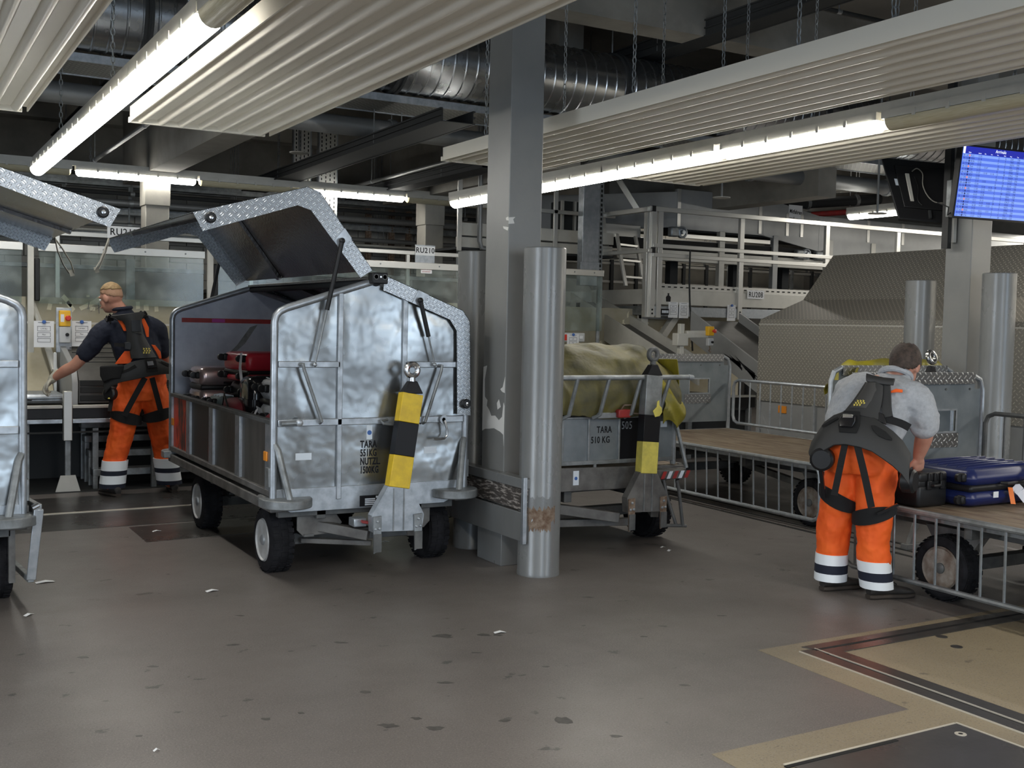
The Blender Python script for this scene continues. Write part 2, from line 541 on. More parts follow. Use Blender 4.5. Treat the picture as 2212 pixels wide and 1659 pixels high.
def glass_mat():
    m = bpy.data.materials.new('scratched_glass')
    m.use_nodes = True
    t = m.node_tree
    t.nodes.remove(t.nodes['Principled BSDF'])
    out = t.nodes['Material Output']
    tr = _n(t, 'ShaderNodeBsdfTransparent')
    tr.inputs[0].default_value = (0.86, 0.91, 0.90, 1)
    gl = _n(t, 'ShaderNodeBsdfGlossy')
    gl.inputs['Roughness'].default_value = 0.12
    df = _n(t, 'ShaderNodeBsdfDiffuse')
    df.inputs[0].default_value = (0.62, 0.68, 0.64, 1)
    tc = _n(t, 'ShaderNodeTexCoord')
    nz = _n(t, 'ShaderNodeTexNoise')
    nz.inputs['Scale'].default_value = 5
    nz.inputs['Detail'].default_value = 8
    t.links.new(tc.outputs['Object'], nz.inputs['Vector'])
    mr = _n(t, 'ShaderNodeMapRange')
    mr.inputs['From Min'].default_value, mr.inputs['From Max'].default_value = 0.45, 0.75
    mr.inputs['To Min'].default_value, mr.inputs['To Max'].default_value = 0.05, 0.30
    t.links.new(nz.outputs['Fac'], mr.inputs['Value'])
    m1 = _n(t, 'ShaderNodeMixShader')
    t.links.new(mr.outputs['Result'], m1.inputs[0])
    t.links.new(tr.outputs[0], m1.inputs[1])
    t.links.new(df.outputs[0], m1.inputs[2])
    fr = _n(t, 'ShaderNodeFresnel')
    fr.inputs['IOR'].default_value = 1.45
    m2 = _n(t, 'ShaderNodeMixShader')
    t.links.new(fr.outputs[0], m2.inputs[0])
    t.links.new(m1.outputs[0], m2.inputs[1])
    t.links.new(gl.outputs[0], m2.inputs[2])
    t.links.new(m2.outputs[0], out.inputs[0])
    return m
M_glass = glass_mat()

def floor_mat(name, c1, c2, stain, rough):
    m = mat(name, c1, rough, 0, c2, 1.1, 6, rv=0.08, bs=90, bstr=0.06, ramp=(0.3, 0.7))
    t = m.node_tree
    b = t.nodes['Principled BSDF']
    src = b.inputs['Base Color'].links[0].from_socket
    tc = _n(t, 'ShaderNodeTexCoord')
    prev = src
    for s_, th, wdt, colr, amt, st in ((6.5, 0.67, 0.03, (0.035, 0.033, 0.031), stain, (1, 1.4, 1)), (1.1, 0.52, 0.25, (0.075, 0.068, 0.062), 0.6, (0.35, 1.0, 1)), (160, 0.55, 0.12, (0.30, 0.28, 0.25), 0.45, (1, 1, 1)), (120, 0.56, 0.12, (0.06, 0.055, 0.05), 0.5, (1, 1, 1))):
        mp = _n(t, 'ShaderNodeMapping')
        mp.inputs['Scale'].default_value = st
        mp.inputs['Location'].default_value = (s_, s_*1.7, 0)
        t.links.new(tc.outputs['Object'], mp.inputs['Vector'])
        n = _n(t, 'ShaderNodeTexNoise')
        n.inputs['Scale'].default_value = s_
        n.inputs['Detail'].default_value = 4
        t.links.new(mp.outputs['Vector'], n.inputs['Vector'])
        r = _n(t, 'ShaderNodeMapRange')
        r.inputs['From Min'].default_value, r.inputs['From Max'].default_value = th, th+wdt
        r.inputs['To Max'].default_value = amt
        t.links.new(n.outputs['Fac'], r.inputs['Value'])
        x = _n(t, 'ShaderNodeMix', data_type='RGBA')
        x.inputs['B'].default_value = (*colr, 1)
        t.links.new(prev, x.inputs['A'])
        t.links.new(r.outputs['Result'], x.inputs['Factor'])
        prev = x.outputs['Result']
    t.links.new(prev, b.inputs['Base Color'])
    return m
M_floor = floor_mat('coated_floor', (0.170, 0.152, 0.142), (0.130, 0.116, 0.109), 0.8, 0.42)
M_tan = floor_mat('bare_tan_concrete', (0.31, 0.255, 0.165), (0.25, 0.205, 0.135), 0.5, 0.5)
M_plate = mat('steel_floor_plate', (0.115, 0.108, 0.10), 0.30, 0.55, (0.085, 0.08, 0.075), 2, 5, rv=0.06, bs=40, bstr=0.05)
M_strip = mat('bright_floor_strip', (0.66, 0.62, 0.53), 0.4, 0.4)
M_dark = mat('black_gap', (0.006, 0.006, 0.006), 0.8)
# ------------------------------------------------------------------ reading positions off the surveyed photo (a point on a plane of known x, y or z)
def at(a, b, x=None, y=None, z=None):
    k = 2392.2
    v = _f + _r2*((a-1106)/k) - _u2*((b-829.5)/k)
    if x is not None:
        t = x/v.x
    elif y is not None:
        t = y/v.y
    else:
        t = (z-1.5)/v.z
    return Vector((0, 0, 1.5)) + v*t

# ------------------------------------------------------------------ the hall
XL, XR, YF, YB, ZC = -9.0, 24.0, -6.2, 17.0, 4.95
fl = struct(MB().add([(XL, YF, 0), (XR, YF, 0), (XR, YB, 0), (XL, YB, 0)], [(0, 1, 2, 3)]).build('floor', M_floor, smooth=0))
# flush pieces let into the floor
def slab(name, poly, z, m, label=None):
    n = len(poly)
    return MB().prism(poly, (0, 0, -0.02), (1, 0, 0), (0, 1, 0), (0, 0, 0.02+z)).build(name, m, fl, smooth=0, label=label)
slab('concrete_patch', [(3.58, 3.86), (3.57, 2.97), (2.55, 2.965), (2.50, 0.4), (4.3, 0.4), (4.3, 3.86)], 0.0015, M_tan, 'bare tan concrete band')
slab('concrete_patch', [(4.3, 0.4), (9.2, 0.4), (9.2, 3.90), (4.3, 3.86)], 0.0015, M_tan, 'bare tan concrete inside the steel rails')
slab('floor_hatch', [(2.73, 2.765), (3.60, 2.77), (3.66, 0.6), (2.70, 0.6)], 0.004, M_plate, 'polished steel hatch plate')
for poly in ([(2.71, 2.765), (3.60, 2.772), (3.60, 2.782), (2.71, 2.778)], [(3.604, 2.78), (3.664, 0.6), (3.674, 0.6), (3.614, 2.78)]):
    slab('hatch_edge', poly, 0.005, M_strip)
MB().box((2.70, 2.745, -0.01), (3.25, 2.762, 0.006)).build('hatch_gap', M_dark, fl, smooth=0)
MB().lathe([(0.006, 0), (0.022, 0), (0.022, 0.0055), (0.012, 0.0058)], at(2075, 1588, z=0), (0, 0, 1), 14).build('hatch_lift_hole', M_strip, fl)
MB().lathe([(0.0, 0.0), (0.009, 0), (0.009, 0.0062), (0.0, 0.0062)], at(2075, 1588, z=0), (0, 0, 1), 12).build('hatch_hole', M_dark, fl)
# angle steel rails of the scale pit: two legs meeting at a corner
for x0, x1, m, z in ((3.74, 3.815, M_plate, 0.006), (3.838, 3.925, M_plate, 0.006), (3.815, 3.838, M_dark, 0.003), (3.734, 3.74, M_strip, 0.007), (3.832, 3.838, M_strip, 0.008)):
    slab('pit_rail' if m is M_plate else 'rail_gap' if m is M_dark else 'rail_lip', [(x0, 3.75), (x0+0.01, 0.4), (x1+0.01, 0.4), (x1, 3.75)], z, m)
for y0, y1, m, z in ((3.74, 3.80, M_plate, 0.0055), (3.655, 3.72, M_plate, 0.0055), (3.72, 3.74, M_dark, 0.0065)):
    slab('pit_rail' if m is M_plate else 'rail_gap', [(3.83, y0), (9.0, y0+0.03), (9.0, y1+0.03), (3.80, y1)], z, m)
for a, b in ((1660, 392), (1760, 460)):
    p = at(1500+a*0.3219, 1250+b*0.3219, z=0)
    MB().lathe([(0.0, 0.0), (0.028, 0), (0.028, 0.004), (0.0, 0.004)], p, (0, 0, 1), 14).build('floor_bolt', M_plate, fl)
# steel plates along the left conveyor
slab('floor_plate', [(-6, 8.79), (3.2, 8.96), (3.2, 9.72), (-6, 9.52)], 0.003, M_plate, 'dark steel floor plate where the blond worker stands')
slab('floor_strip', [(-6, 8.74), (3.2, 8.91), (3.2, 8.955), (-6, 8.785)], 0.006, M_strip, 'bright edge strip')
slab('floor_plate', [(-6, 8.02), (3.2, 8.24), (3.2, 8.90), (-6, 8.735)], 0.0025, M_plate, 'dark steel floor plate beside the bright strip')
slab('floor_plate', [(1.55, 7.55), (3.2, 7.68), (3.2, 8.20), (1.55, 8.14)], 0.002, M_plate)
slab('floor_plate', [(-6, 9.76), (3.4, 9.98), (3.4, 11.4), (-6, 11.4)], 0.002, M_darkst)
# rail grooves under the open carts
for x in (6.02, 6.16, 6.31):
    slab('rail_gap', [(x, 4.9), (x+0.02, 4.9), (x+0.10, 9.8), (x+0.07, 9.8)], 0.002, M_dark)
    slab('rail_lip', [(x+0.025, 4.9), (x+0.04, 4.9), (x+0.115, 9.8), (x+0.10, 9.8)], 0.003, M_plate)
slab('rail_gap', [(3.7, 7.55), (6.0, 8.6), (6.0, 8.63), (3.7, 7.575)], 0.002, M_dark)

rs = random.Random(21)
for a, b, w, h in ((955, 1374, .07, .045), (1045, 1372, .05, .03), (1075, 1372, .03, .02), (1215, 1556, .05, .05), (1090, 1557, .03, .025), (962, 1475, .04, .02), (840, 1568, .05, .03), (900, 1552, .03, .02), (940, 1573, .045, .03), (575, 1553, .03, .02), (790, 1495, .03, .02), (735, 1388, .04, .02),
                   (650, 1540, .02, .015), (1030, 1410, .04, .012), (330, 1440, .03, .015), (1330, 1590, .03, .02), (1480, 1480, .03, .015), (1560, 1330, .03, .012), (1270, 1290, .04, .015), (520, 1330, .03, .012), (180, 1420, .03, .02), (300, 1590, .02, .014), (1180, 1440, .025, .012), (1390, 1375, .03, .012)):
    p = at(a, b, z=0)
    n = 11
    MB().prism([(math.cos(2*math.pi*k/n)*w*rs.uniform(.45, 1), math.sin(2*math.pi*k/n)*h*rs.uniform(.45, 1)) for k in range(n)], (p.x, p.y, 0.0), (0.86, -0.5, 0), (0.5, 0.86, 0), (0, 0, 0.0006)).build('floor_stain', M_stain, fl, smooth=0)
struct(MB().box((XL, YF, ZC), (XR, YB, ZC+0.2)).build('ceiling', M_ceil, smooth=0))
wb = struct(MB().box((XL, YB, 0), (XR, YB+0.2, ZC)).build('wall_back', M_concd, smooth=0))
struct(MB().box((XR, YF, 0), (XR+0.2, YB, ZC)).build('wall_right', M_concd, smooth=0))
wl = MB()
wl.box((XL-0.2, YF, 0), (XL, -0.7, ZC)).box((XL-0.2, 3.7, 0), (XL, YB, ZC)).box((XL-0.2, -0.7, 3.9), (XL, 3.7, ZC))
struct(wl.build('wall_left', M_concd, smooth=0))
wf = MB()
for a, b in ((XL, -7.5), (-4.5, -0.6), (2.4, 6.5), (9.5, XR)):
    wf.box((a, YF-0.2, 0), (b, YF, ZC))
for a, b in ((-7.5, -4.5), (-0.6, 2.4), (6.5, 9.5)):
    wf.box((a, YF-0.2, 3.8), (b, YF, ZC))
struct(wf.build('wall_front', M_concd, smooth=0))
# concrete blocks of the back wall, laid in courses
bm = MB().box((-0.243, -0.035, -0.118), (0.243, 0, 0.118)).mesh('block', M_block, 0)
for j in range(9):
    for i in range(31):
        o = bpy.data.objects.new('block', bm)
        COL.objects.link(o)
        o.parent = wb
        o.location = (0.3 + i*0.5 + (0.25 if j % 2 else 0), YB + random.uniform(-0.004, 0.004), 1.2 + j*0.25)

# concrete beams and columns of the frame
beam_m = M_concd
for i, x in enumerate((-1.0, 2.86, 6.60, 10.6)):
    struct(MB().box((x, 10.6, 3.26), (x+0.32, 15.5, ZC)).build('trim_%d' % (i+1), beam_m, smooth=0))
for i, y in enumerate((12.2, 14.0, 15.6)):
    struct(MB().box((XL, y, 4.05), (XR, y+0.28, ZC)).build('trim_%d' % (i+5), beam_m, smooth=0))
struct(MB().box((XL, 8.9, 4.45), (XR, 9.25, ZC)).build('trim_8', beam_m, smooth=0))
struct(MB().box((9.4, 13.6, 3.35), (XR, 14.0, 4.1)).build('trim_9', beam_m, smooth=0))

def conc_col(x, y, label):
    t = thing('concrete_column', label, 'column', (x, y, 0))
    MB().box((-0.14, 0, 0), (0.14, 0.28, 2.86)).build('shaft', M_conc, t, bevel=0.008)
    MB().box((-0.152, -0.012, 2.86), (0.152, 0.292, 3.26)).build('collar', M_conc, t, bevel=0.008)
conc_col(2.98, 13.95, 'cream concrete column below the left ceiling beam')
conc_col(6.72, 13.95, 'cream concrete column behind the RU210 sign')

# ------------------------------------------------------------------ steel columns with bollards
def blob(mb, cx, cz, w, h, n, seed, jag=0.35):
    rnd = random.Random(seed)
    return [(cx + math.cos(2*math.pi*k/n)*w*(1-jag*rnd.random()), cz + math.sin(2*math.pi*k/n)*h*(1-jag*rnd.random())) for k in range(n)]

def steel_column(x, y, w, d, label):
    t = thing('steel_column', label, 'column', (x, y, 0))
    MB().box((0, 0, 0), (w, d, ZC)).build('shaft', M_column, t, bevel=0.006)
    return t
c1 = steel_column(3.37, 5.95, 0.235, 0.29, 'tall grey square steel column with peeling paint between two bollards')
for poly in (
    [(0.24, 1.24), (0.285, 1.23), (0.288, 1.1), (0.286, 0.82), (0.25, 0.835), (0.20, 0.84), (0.13, 0.85), (0.05, 0.835), (0.012, 0.82), (0.003, 0.75), (0.001, 1.0), (0.015, 1.02), (0.03, 0.93), (0.07, 0.905), (0.12, 0.93), (0.17, 0.925), (0.20, 0.96), (0.235, 0.985), (0.225, 1.02), (0.262, 1.04), (0.268, 1.15)],
    [(0.002, 1.08), (0.035, 1.085), (0.06, 1.10), (0.03, 1.115), (0.002, 1.18)],
    [(0.05, 0.99), (0.09, 0.97), (0.10, 1.01), (0.075, 1.035)],
    [(0.0, 2.14), (0.03, 2.145), (0.035, 2.16), (0.005, 2.165)], [(0.01, 2.08), (0.06, 2.095), (0.07, 2.11), (0.0, 2.10)]):
    MB().prism(poly, (-0.0005, 0, 0), (0, 1, 0), (0, 0, 1), (-0.001, 0, 0)).build('bare_patch', M_peel, c1, smooth=0, label='white patch of bare primer')
MB().prism([(-0.002, 2.12), (0.04, 2.125), (0.03, 2.15), (0.045, 2.165), (-0.002, 2.16)], (0, -0.0005, 0), (1, 0, 0), (0, 0, 1), (0, -0.001, 0)).build('bare_patch', M_peel, c1, smooth=0)
MB().box((-0.012, -0.012, 0), (0.247, 0.302, 0.30)).build('base_plate', M_bollard, c1, bevel=0.004)
c2 = steel_column(7.66, 5.95, 0.245, 0.25, 'grey square steel column carrying the monitors on the right')
for zz in (0.95, 1.02, 1.10):
    MB().prism(blob(None, 0.235, zz, 0.012, 0.04, 9, int(zz*100)), (-0.0005, 0, 0), (0, 1, 0), (0, 0, 1), (-0.001, 0, 0)).build('bare_patch', M_peel, c2, smooth=0)

def bollard(x, y, h, label, r=0.127):
    t = thing('bollard', label, 'bollard', (x, y, 0), group='grey steel tube bollards')
    MB().lathe([(r+0.002, 0), (r+0.002, 0.02), (r, 0.024), (r, h-0.006), (r-0.006, h), (r-0.012, h), (r-0.014, h-0.03), (0, h-0.03)], (0, 0, 0), (0, 0, 1), 48).build('tube', M_bollard, t, smooth=40)
    return t
b1 = bollard(3.47, 5.675, 1.965, 'grey round steel bollard in front of the peeling column, rusty scrape low down')
def on_tube(t, h0, h1, a0, a1, seed, m, name, r=0.1285, n=28):
    """a worn patch that follows the tube's surface"""
    rnd = random.Random(seed)
    mb = MB()
    top, bot = [], []
    for k in range(n+1):
        a = a0 + (a1-a0)*k/n
        top.append((r*math.cos(a), r*math.sin(a), h1 - rnd.random()*(h1-h0)*0.35))
        bot.append((r*math.cos(a), r*math.sin(a), h0 + rnd.random()*(h1-h0)*0.35))
    mb.grid([bot, top])
    mb.build(name, m, t, smooth=0)
on_tube(b1, 0.30, 0.47, R(-165), R(-75), 1, M_rust, 'rust_patch', r=0.1278)
on_tube(b1, 0.27, 0.36, R(-150), R(-88), 4, M_rust, 'rust_patch', r=0.1281)
on_tube(b1, 0.40, 0.50, R(-160), R(-70), 2, M_bollard, 'paint_patch', r=0.1286)
bollard(3.49, 6.58, 1.985, 'grey round steel bollard behind the peeling column')
bollard(7.655, 5.675, 1.99, 'grey round steel bollard right of the monitor column')
bollard(7.80, 6.55, 1.96, 'grey round steel bollard left of the monitor column')

g = thing('crash_guard', 'timber and steel crash guard joining the two bollards of the peeling column', 'guard', (3.33, 6.05, 0))
MB().box((0, -0.43, 0.395), (0.05, 0.56, 0.555)).build('timber_rail', M_oldwood, g, bevel=0.006)
MB().box((-0.012, -0.44, 0.53), (0.06, 0.58, 0.59)).build('top_angle', M_bollard, g, bevel=0.004)
MB().box((-0.004, -0.44, 0.21), (0.02, 0.60, 0.385)).build('kick_plate', M_bollard, g, bevel=0.004)
MB().box((-0.014, -0.445, 0.20), (0.012, -0.415, 0.60)).build('end_bar', M_galv, g, bevel=0.003)

# ------------------------------------------------------------------ radiant ceiling panels
def chain(mb, p, h):
    n = max(3, int(h/0.042))
    for i in range(n):
        z = p[2] + (i+0.5)*h/n
        a, c = 0.012, h/n*0.62
        pts = []
        for k in range(8):
            t = 2*math.pi*k/8
            q = (math.cos(t)*a, math.sin(t)*c)
            pts.append((p[0]+q[0], p[1], z+q[1]) if i % 2 else (p[0], p[1]+q[0], z+q[1]))
        mb.tube(pts, 0.0035, 4, closed=True)
    return mb
def panel(x0, x1, yend, label, chy):
    t = thing('radiant_heating_panel', label, 'ceiling panel', (x0, yend, 2.80), group='white ribbed radiant ceiling panels')
    w, L = x1-x0, yend+2.2
    mb = MB()
    n = 7
    mb.box((0, -L, 0.03), (w, 0, 0.036))
    mb.build('sheet', M_cream, t, smooth=0)
    MB().box((-0.004, -L, 0.0), (0.004, 0, 0.10)).box((w-0.004, -L, 0), (w+0.004, 0, 0.10)).build('side_flange', M_cream, t, smooth=0)
    rib = None
    for i in range(n):
        if rib is None:
            q = [(-0.030, 0.03), (-0.028, 0.016), (-0.018, 0.003), (-0.007, -0.003), (0.007, -0.003), (0.018, 0.003), (0.028, 0.016), (0.030, 0.03)]
            rib = MB().prism(q, (0, 0.012, 0), (1, 0, 0), (0, 0, 1), (0, -L, 0)).build('rib', M_cream, t, smooth=30)
            rib.location = (w*(i+0.5)/n, 0, 0)
        else:
            copy_part(rib, t, (w*(i+0.5)/n, 0, 0))
    MB().box((-0.01, 0, -0.004), (w-0.03, 0.028, 0.032)).build('end_rail', M_cream, t, bevel=0.003)
    for y in chy:
        for xx in (0.1, w-0.1):
            chain(MB(), (xx, y-yend, 0.10), 1.9).build('chain', M_galv_d, t)
    return t
panel(-0.10, 0.85, 7.80, 'white ribbed ceiling panel in the upper left corner', (6.5, 3.6))
panel(1.48, 2.43, 7.76, 'wide white ribbed ceiling panel right of the left tube lights', (6.6, 4.4, 2.2))
panel(3.93, 4.83, 8.02, 'white ribbed ceiling panel left of the right tube lights', (7.5, 5.6, 4.2, 3.6))
panel(5.62, 6.52, 7.95, 'white ribbed ceiling panel behind the right tube lights', (6.5, 4.2))

# ------------------------------------------------------------------ tube luminaires on trunking
def half_round(r, n=9):
    return [(r*math.cos(R(183) + R(174)*k/n), r*math.sin(R(183) + R(174)*k/n)) for k in range(n+1)]
FIX = {}
def luminaire(loc, rz, L, lit, label, group):
    t = thing('tube_luminaire', label, 'ceiling light', loc, rz, group)
    key = (round(L, 2), lit)
    if key not in FIX:
        hb = MB().box((-0.062, -0.01, 0), (0.062, L+0.01, 0.05))
        for k in range(1, 6):
            for s in (-1, 1):
                hb.box((s*0.064, L*k/6-0.012, -0.012), (s*0.070, L*k/6+0.012, 0.03))
        pr = half_round(0.066)
        d = MB()
        ys = (0.0, 0.02, L-0.02, L)
        sc_ = (0.72, 1.0, 1.0, 0.72)
        rows = [[(p[0]*s, y, p[1]*s*1.05) for p in pr] for y, s in zip(ys, sc_)]
        d.grid(rows)
        d.add(rows[0], [tuple(range(len(pr)))])
        d.add(rows[-1], [tuple(range(len(pr)))[::-1]])
        FIX[key] = (hb.mesh('housing', M_offw, 0), d.mesh('diffuser', M_tube if lit else M_tube_off, 40))
    for nm, me in zip(('housing', 'diffuser'), FIX[key]):
        o = bpy.data.objects.new(nm, me)
        COL.objects.link(o)
        o.parent = t
def trunk(a, b, label):
    o = thing('light_trunking', label, 'light rail', a)
    d = Vector(b)-Vector(a)
    MB().bar((0, 0, 0.078), d + Vector((0, 0, 0.078)), 0.075, 0.055).build('rail', M_offw, o, smooth=0)
    n = int(d.length/2.2)
    for k in range(n):
        p = d*((k+0.5)/n)
        if abs(a[1]+p.y-10.0) < 0.5:
            p.y = 9.42-a[1]
        chain(MB(), (p.x, p.y, 0.105), 2.0).build('chain', M_galv_d, o)
names = ['first', 'second', 'third', 'fourth']
trunk((1.27, 10.95, 2.82), (1.27, -1.5, 2.82), 'white light trunking running over the upper left of the hall')
for i, (y, lit) in enumerate(((9.42, 1), (7.90, 1), (6.43, 1), (4.93, 1), (3.42, 0), (1.9, 0))):
    luminaire((1.27, y, 2.82), 0, 1.47, lit, ('lit tube light, %s from the far end of the left row' % names[i]) if lit else ('unlit yellowed tube light next to the lit ones of the left row' if y > 3 else 'unlit tube light of the left row above the photographer'), 'tube lights of the left row')
trunk((5.45, 10.9, 2.82), (5.45, -1.5, 2.82), 'white light trunking running over the right of the hall')
for i, (y, lit) in enumerate(((9.38, 1), (7.93, 1), (6.47, 1), (4.93, 1), (3.42, 0), (1.9, 0))):
    luminaire((5.45, y, 2.82), 0, 1.45, lit, ('lit tube light, %s from the far end of the right row' % names[i]) if lit else ('unlit yellowed tube light next to the lit ones of the right row' if y > 3 else 'unlit tube light of the right row above the photographer'), 'tube lights of the right row')
trunk((-3.5, 13.9, 3.20), (7.9, 13.9, 3.20), 'white light trunking crossing the back of the hall')
for x, lit, lab in ((-0.85, 0, 'unlit tube light at the far left of the back row'), (0.6, 0, 'unlit tube light of the back row behind the left row'), (2.04, 1, 'lit tube light before the left concrete column'),
                    (3.47, 0, 'unlit tube light between the two lit ones of the back row'), (4.84, 1, 'lit tube light behind the raised cart lid'), (6.26, 0, 'unlit tube light before the right concrete column')):
    luminaire((x+1.38, 13.9, 3.20), R(90), 1.38, lit, lab, 'tube lights of the back row')
trunk((12.05, 11.45, 3.17), (12.05, 5.5, 3.17), 'short light trunking behind the monitors')
luminaire((12.05, 9.95, 3.17), 0, 1.47, 1, 'lit tube light left of the black back of the monitor', 'tube lights of the far right row')
luminaire((12.05, 8.4, 3.17), 0, 1.47, 0, 'unlit tube light hidden behind the monitors', 'tube lights of the far right row')

# ------------------------------------------------------------------ ducts, pipes, trays under the ceiling
def duct(x0, x1, y, z, r, label):
    t = thing('ventilation_duct', label, 'duct', (x0, y, z))
    prof = []
    h = 0.0
    while h < x1-x0:
        prof += [(r, h), (r, h+0.10), (r+0.009, h+0.108), (r+0.009, h+0.118), (r, h+0.126)]
        h += 0.126
    MB().lathe(prof, (0, 0, 0), (1, 0, 0), 36).build('spiral_pipe', M_duct, t, smooth=25)
    for cx in (2.9, 5.2, 7.55, 10.1, 13.0):
        MB().lathe([(r+0.011, cx-0.045), (r+0.022, cx-0.04), (r+0.022, cx-0.02), (r+0.013, cx-0.015), (r+0.013, cx+0.005), (r+0.024, cx+0.01), (r+0.024, cx+0.03), (r+0.011, cx+0.035)], (0, 0, 0), (1, 0, 0), 36).build('clamp_ring', M_darkst, t)
        MB().cyl((cx, 0, r), (cx, 0, ZC-z), 0.008, 6).build('hanger_rod', M_galv_d, t)
duct(-3.2, 15, 10.0, 4.075, 0.345, 'large spiral ventilation duct crossing under the ceiling')
def run(name, label, cat, a, b, r, m, n=12, extra=None):
    t = thing(name, label, cat, a)
    d = Vector(b)-Vector(a)
    MB().cyl((0, 0, 0), d, r, n).build('pipe_run', m, t)
    k = max(2, int(d.length/2.5))
    for i in range(k):
        p = d*((i+0.5)/k)
        MB().cyl(p - d.normalized()*0.03, p + d.normalized()*0.03, r*1.18, n).build('clamp', M_galv_d, t)
        MB().cyl(p + Vector((0, 0, r)), p + Vector((0, 0, ZC-a[2])), 0.007, 6).build('hanger_rod', M_galv_d, t)
    return t
run('drain_pipe', 'thick grey pipe running below the spiral duct', 'pipe', (-4, 10.95, 3.53), (16, 10.95, 3.53), 0.10, M_pipe, 20)
run('sprinkler_pipe', 'thin sprinkler pipe above the left tube lights', 'pipe', (0.35, 4, 3.55), (0.35, 16, 3.55), 0.025, M_pipe)
run('sprinkler_pipe', 'thin sprinkler pipe left of the ceiling beam', 'pipe', (2.35, 7.2, 3.42), (2.35, 16, 3.42), 0.025, M_pipe)
run('sprinkler_pipe', 'thin sprinkler pipe in front of the right ceiling beam', 'pipe', (5.9, 9, 3.42), (5.9, 16, 3.42), 0.025, M_pipe)
run('sprinkler_pipe', 'grey pipe crossing the dark ceiling above the duct', 'pipe', (4.58, 1.0, 4.55), (4.58, 16, 4.55), 0.05, M_pipe)
run('sprinkler_pipe', 'thin dark pipe under the ceiling at top right', 'pipe', (2.0, 6.9, 4.75), (15, 6.9, 4.75), 0.022, M_darkst)
run('sprinkler_pipe', 'thin dark pipe under the ceiling near the duct', 'pipe', (2.0, 8.3, 4.75), (15, 8.3, 4.75), 0.022, M_darkst)
for i, (x, y, z) in enumerate(((4.30, 12.6, 3.45), (6.35, 12.0, 3.35), (9.5, 11.2, 3.2), (10.6, 9.6, 2.95), (2.65, 10.4, 3.35))):
    t = thing('sprinkler', ['white disc sprinkler below the left ribbed panel', 'white disc sprinkler left of the square column', 'white disc sprinkler above the grey conveyor housing', 'white disc sprinkler left of the monitor back', 'white disc sprinkler near the left beam'][i], 'sprinkler', (x, y, z))
    MB().lathe([(0.0, 0), (0.11, 0.0), (0.115, 0.012), (0.02, 0.02), (0.0, 0.02)], (0, 0, 0), (0, 0, 1), 20).build('disc', M_offw, t)
    MB().cyl((0, 0, 0.018), (0, 0, ZC-z), 0.014, 8).build('stem', M_pipe, t)
def tray(name, label, a, b, w, h, m=M_darkst, cover=True):
    t = thing(name, label, 'cable tray', a)
    d = Vector(b)-Vector(a)
    mb = MB()
    mb.bar((0, 0, 0), d, w, 0.006)
    s = d.normalized().cross(Vector((0, 0, 1)))
    mb.bar(s*w/2 + Vector((0, 0, h/2)), d + s*w/2 + Vector((0, 0, h/2)), 0.006, h)
    mb.bar(-s*w/2 + Vector((0, 0, h/2)), d - s*w/2 + Vector((0, 0, h/2)), 0.006, h)
    mb.build('channel', m, t, smooth=0)
    fl_ = MB()
    for sg in (-1, 1):
        for zz in (0.0, h*0.5, h):
            fl_.bar(s*sg*(w/2+0.012) + Vector((0, 0, zz)), d + s*sg*(w/2+0.012) + Vector((0, 0, zz)), 0.022, 0.014)
    fl_.build('rolled_edge', m, t, smooth=0)
    k = max(2, int(d.length/2.2))
    for i in range(k):
        p = d*((i+0.5)/k)
        for sg in (-1, 1):
            MB().cyl(p + s*sg*w*0.5, p + s*sg*w*0.5 + Vector((0, 0, ZC-a[2])), 0.006, 5).build('hanger_rod', M_galv_d, t)
    return t
tray('cable_tray', 'dark cable tray crossing below the drain pipe', (4.50, 8.9, 3.29), (4.60, 15.4, 3.29), 0.30, 0.11)
tray('cable_tray', 'dark cable tray near the right concrete beam', (6.1, 11.2, 3.28), (6.1, 15.4, 3.28), 0.24, 0.11)
tray('cable_tray', 'dark cable tray left of the left beam', (2.1, 10.75, 3.70), (2.1, 15.4, 3.70), 0.25, 0.10)
tray('cable_tray', 'dark steel channel under the ceiling above the right panel', (7.4, 2.0, 4.45), (7.4, 13, 4.45), 0.25, 0.16)
tray('cable_tray', 'dark steel channel crossing the ceiling at the top right', (5.0, 5.2, 4.55), (16, 5.2, 4.55), 0.22, 0.14)
t = thing('perforated_tray', 'wide perforated sheet tray below the spiral duct', 'cable tray', (-4, 10.3, 3.644))
MB().box((0, -0.28, 0), (19, 0.32, 0.004)).build('sheet', M_tray, t, smooth=0)
for yy in (-0.29, 0.32):
    MB().box((0, yy, -0.01), (19, yy+0.02, 0.06)).build('edge_rail', M_galv, t, smooth=0)
# services on the back wall
for i, (y, z, h) in enumerate(((16.6, 2.95, 0.08), (16.5, 2.62, 0.06), (16.4, 3.32, 0.10))):
    tray('cable_tray', ['perforated cable tray high on the block wall', 'narrow cable tray on the block wall', 'upper cable tray along the block wall'][i], (-6, y, z), (20, y, z), 0.22, h, M_galv_d)
for i, (y, z, r, m) in enumerate(((16.2, 3.08, 0.05, M_pipe), (16.3, 2.78, 0.035, M_pipe), (16.35, 2.70, 0.02, M_offw), (15.9, 3.45, 0.06, M_darkst), (16.1, 3.2, 0.03, M_darkst))):
    run('wall_pipe', ['grey pipe along the block wall', 'slim pipe below the wall cable tray', 'white conduit low on the block wall', 'dark pipe high along the block wall', 'dark conduit along the block wall'][i], 'pipe', (-6, y, z), (20, y, z), r, m)
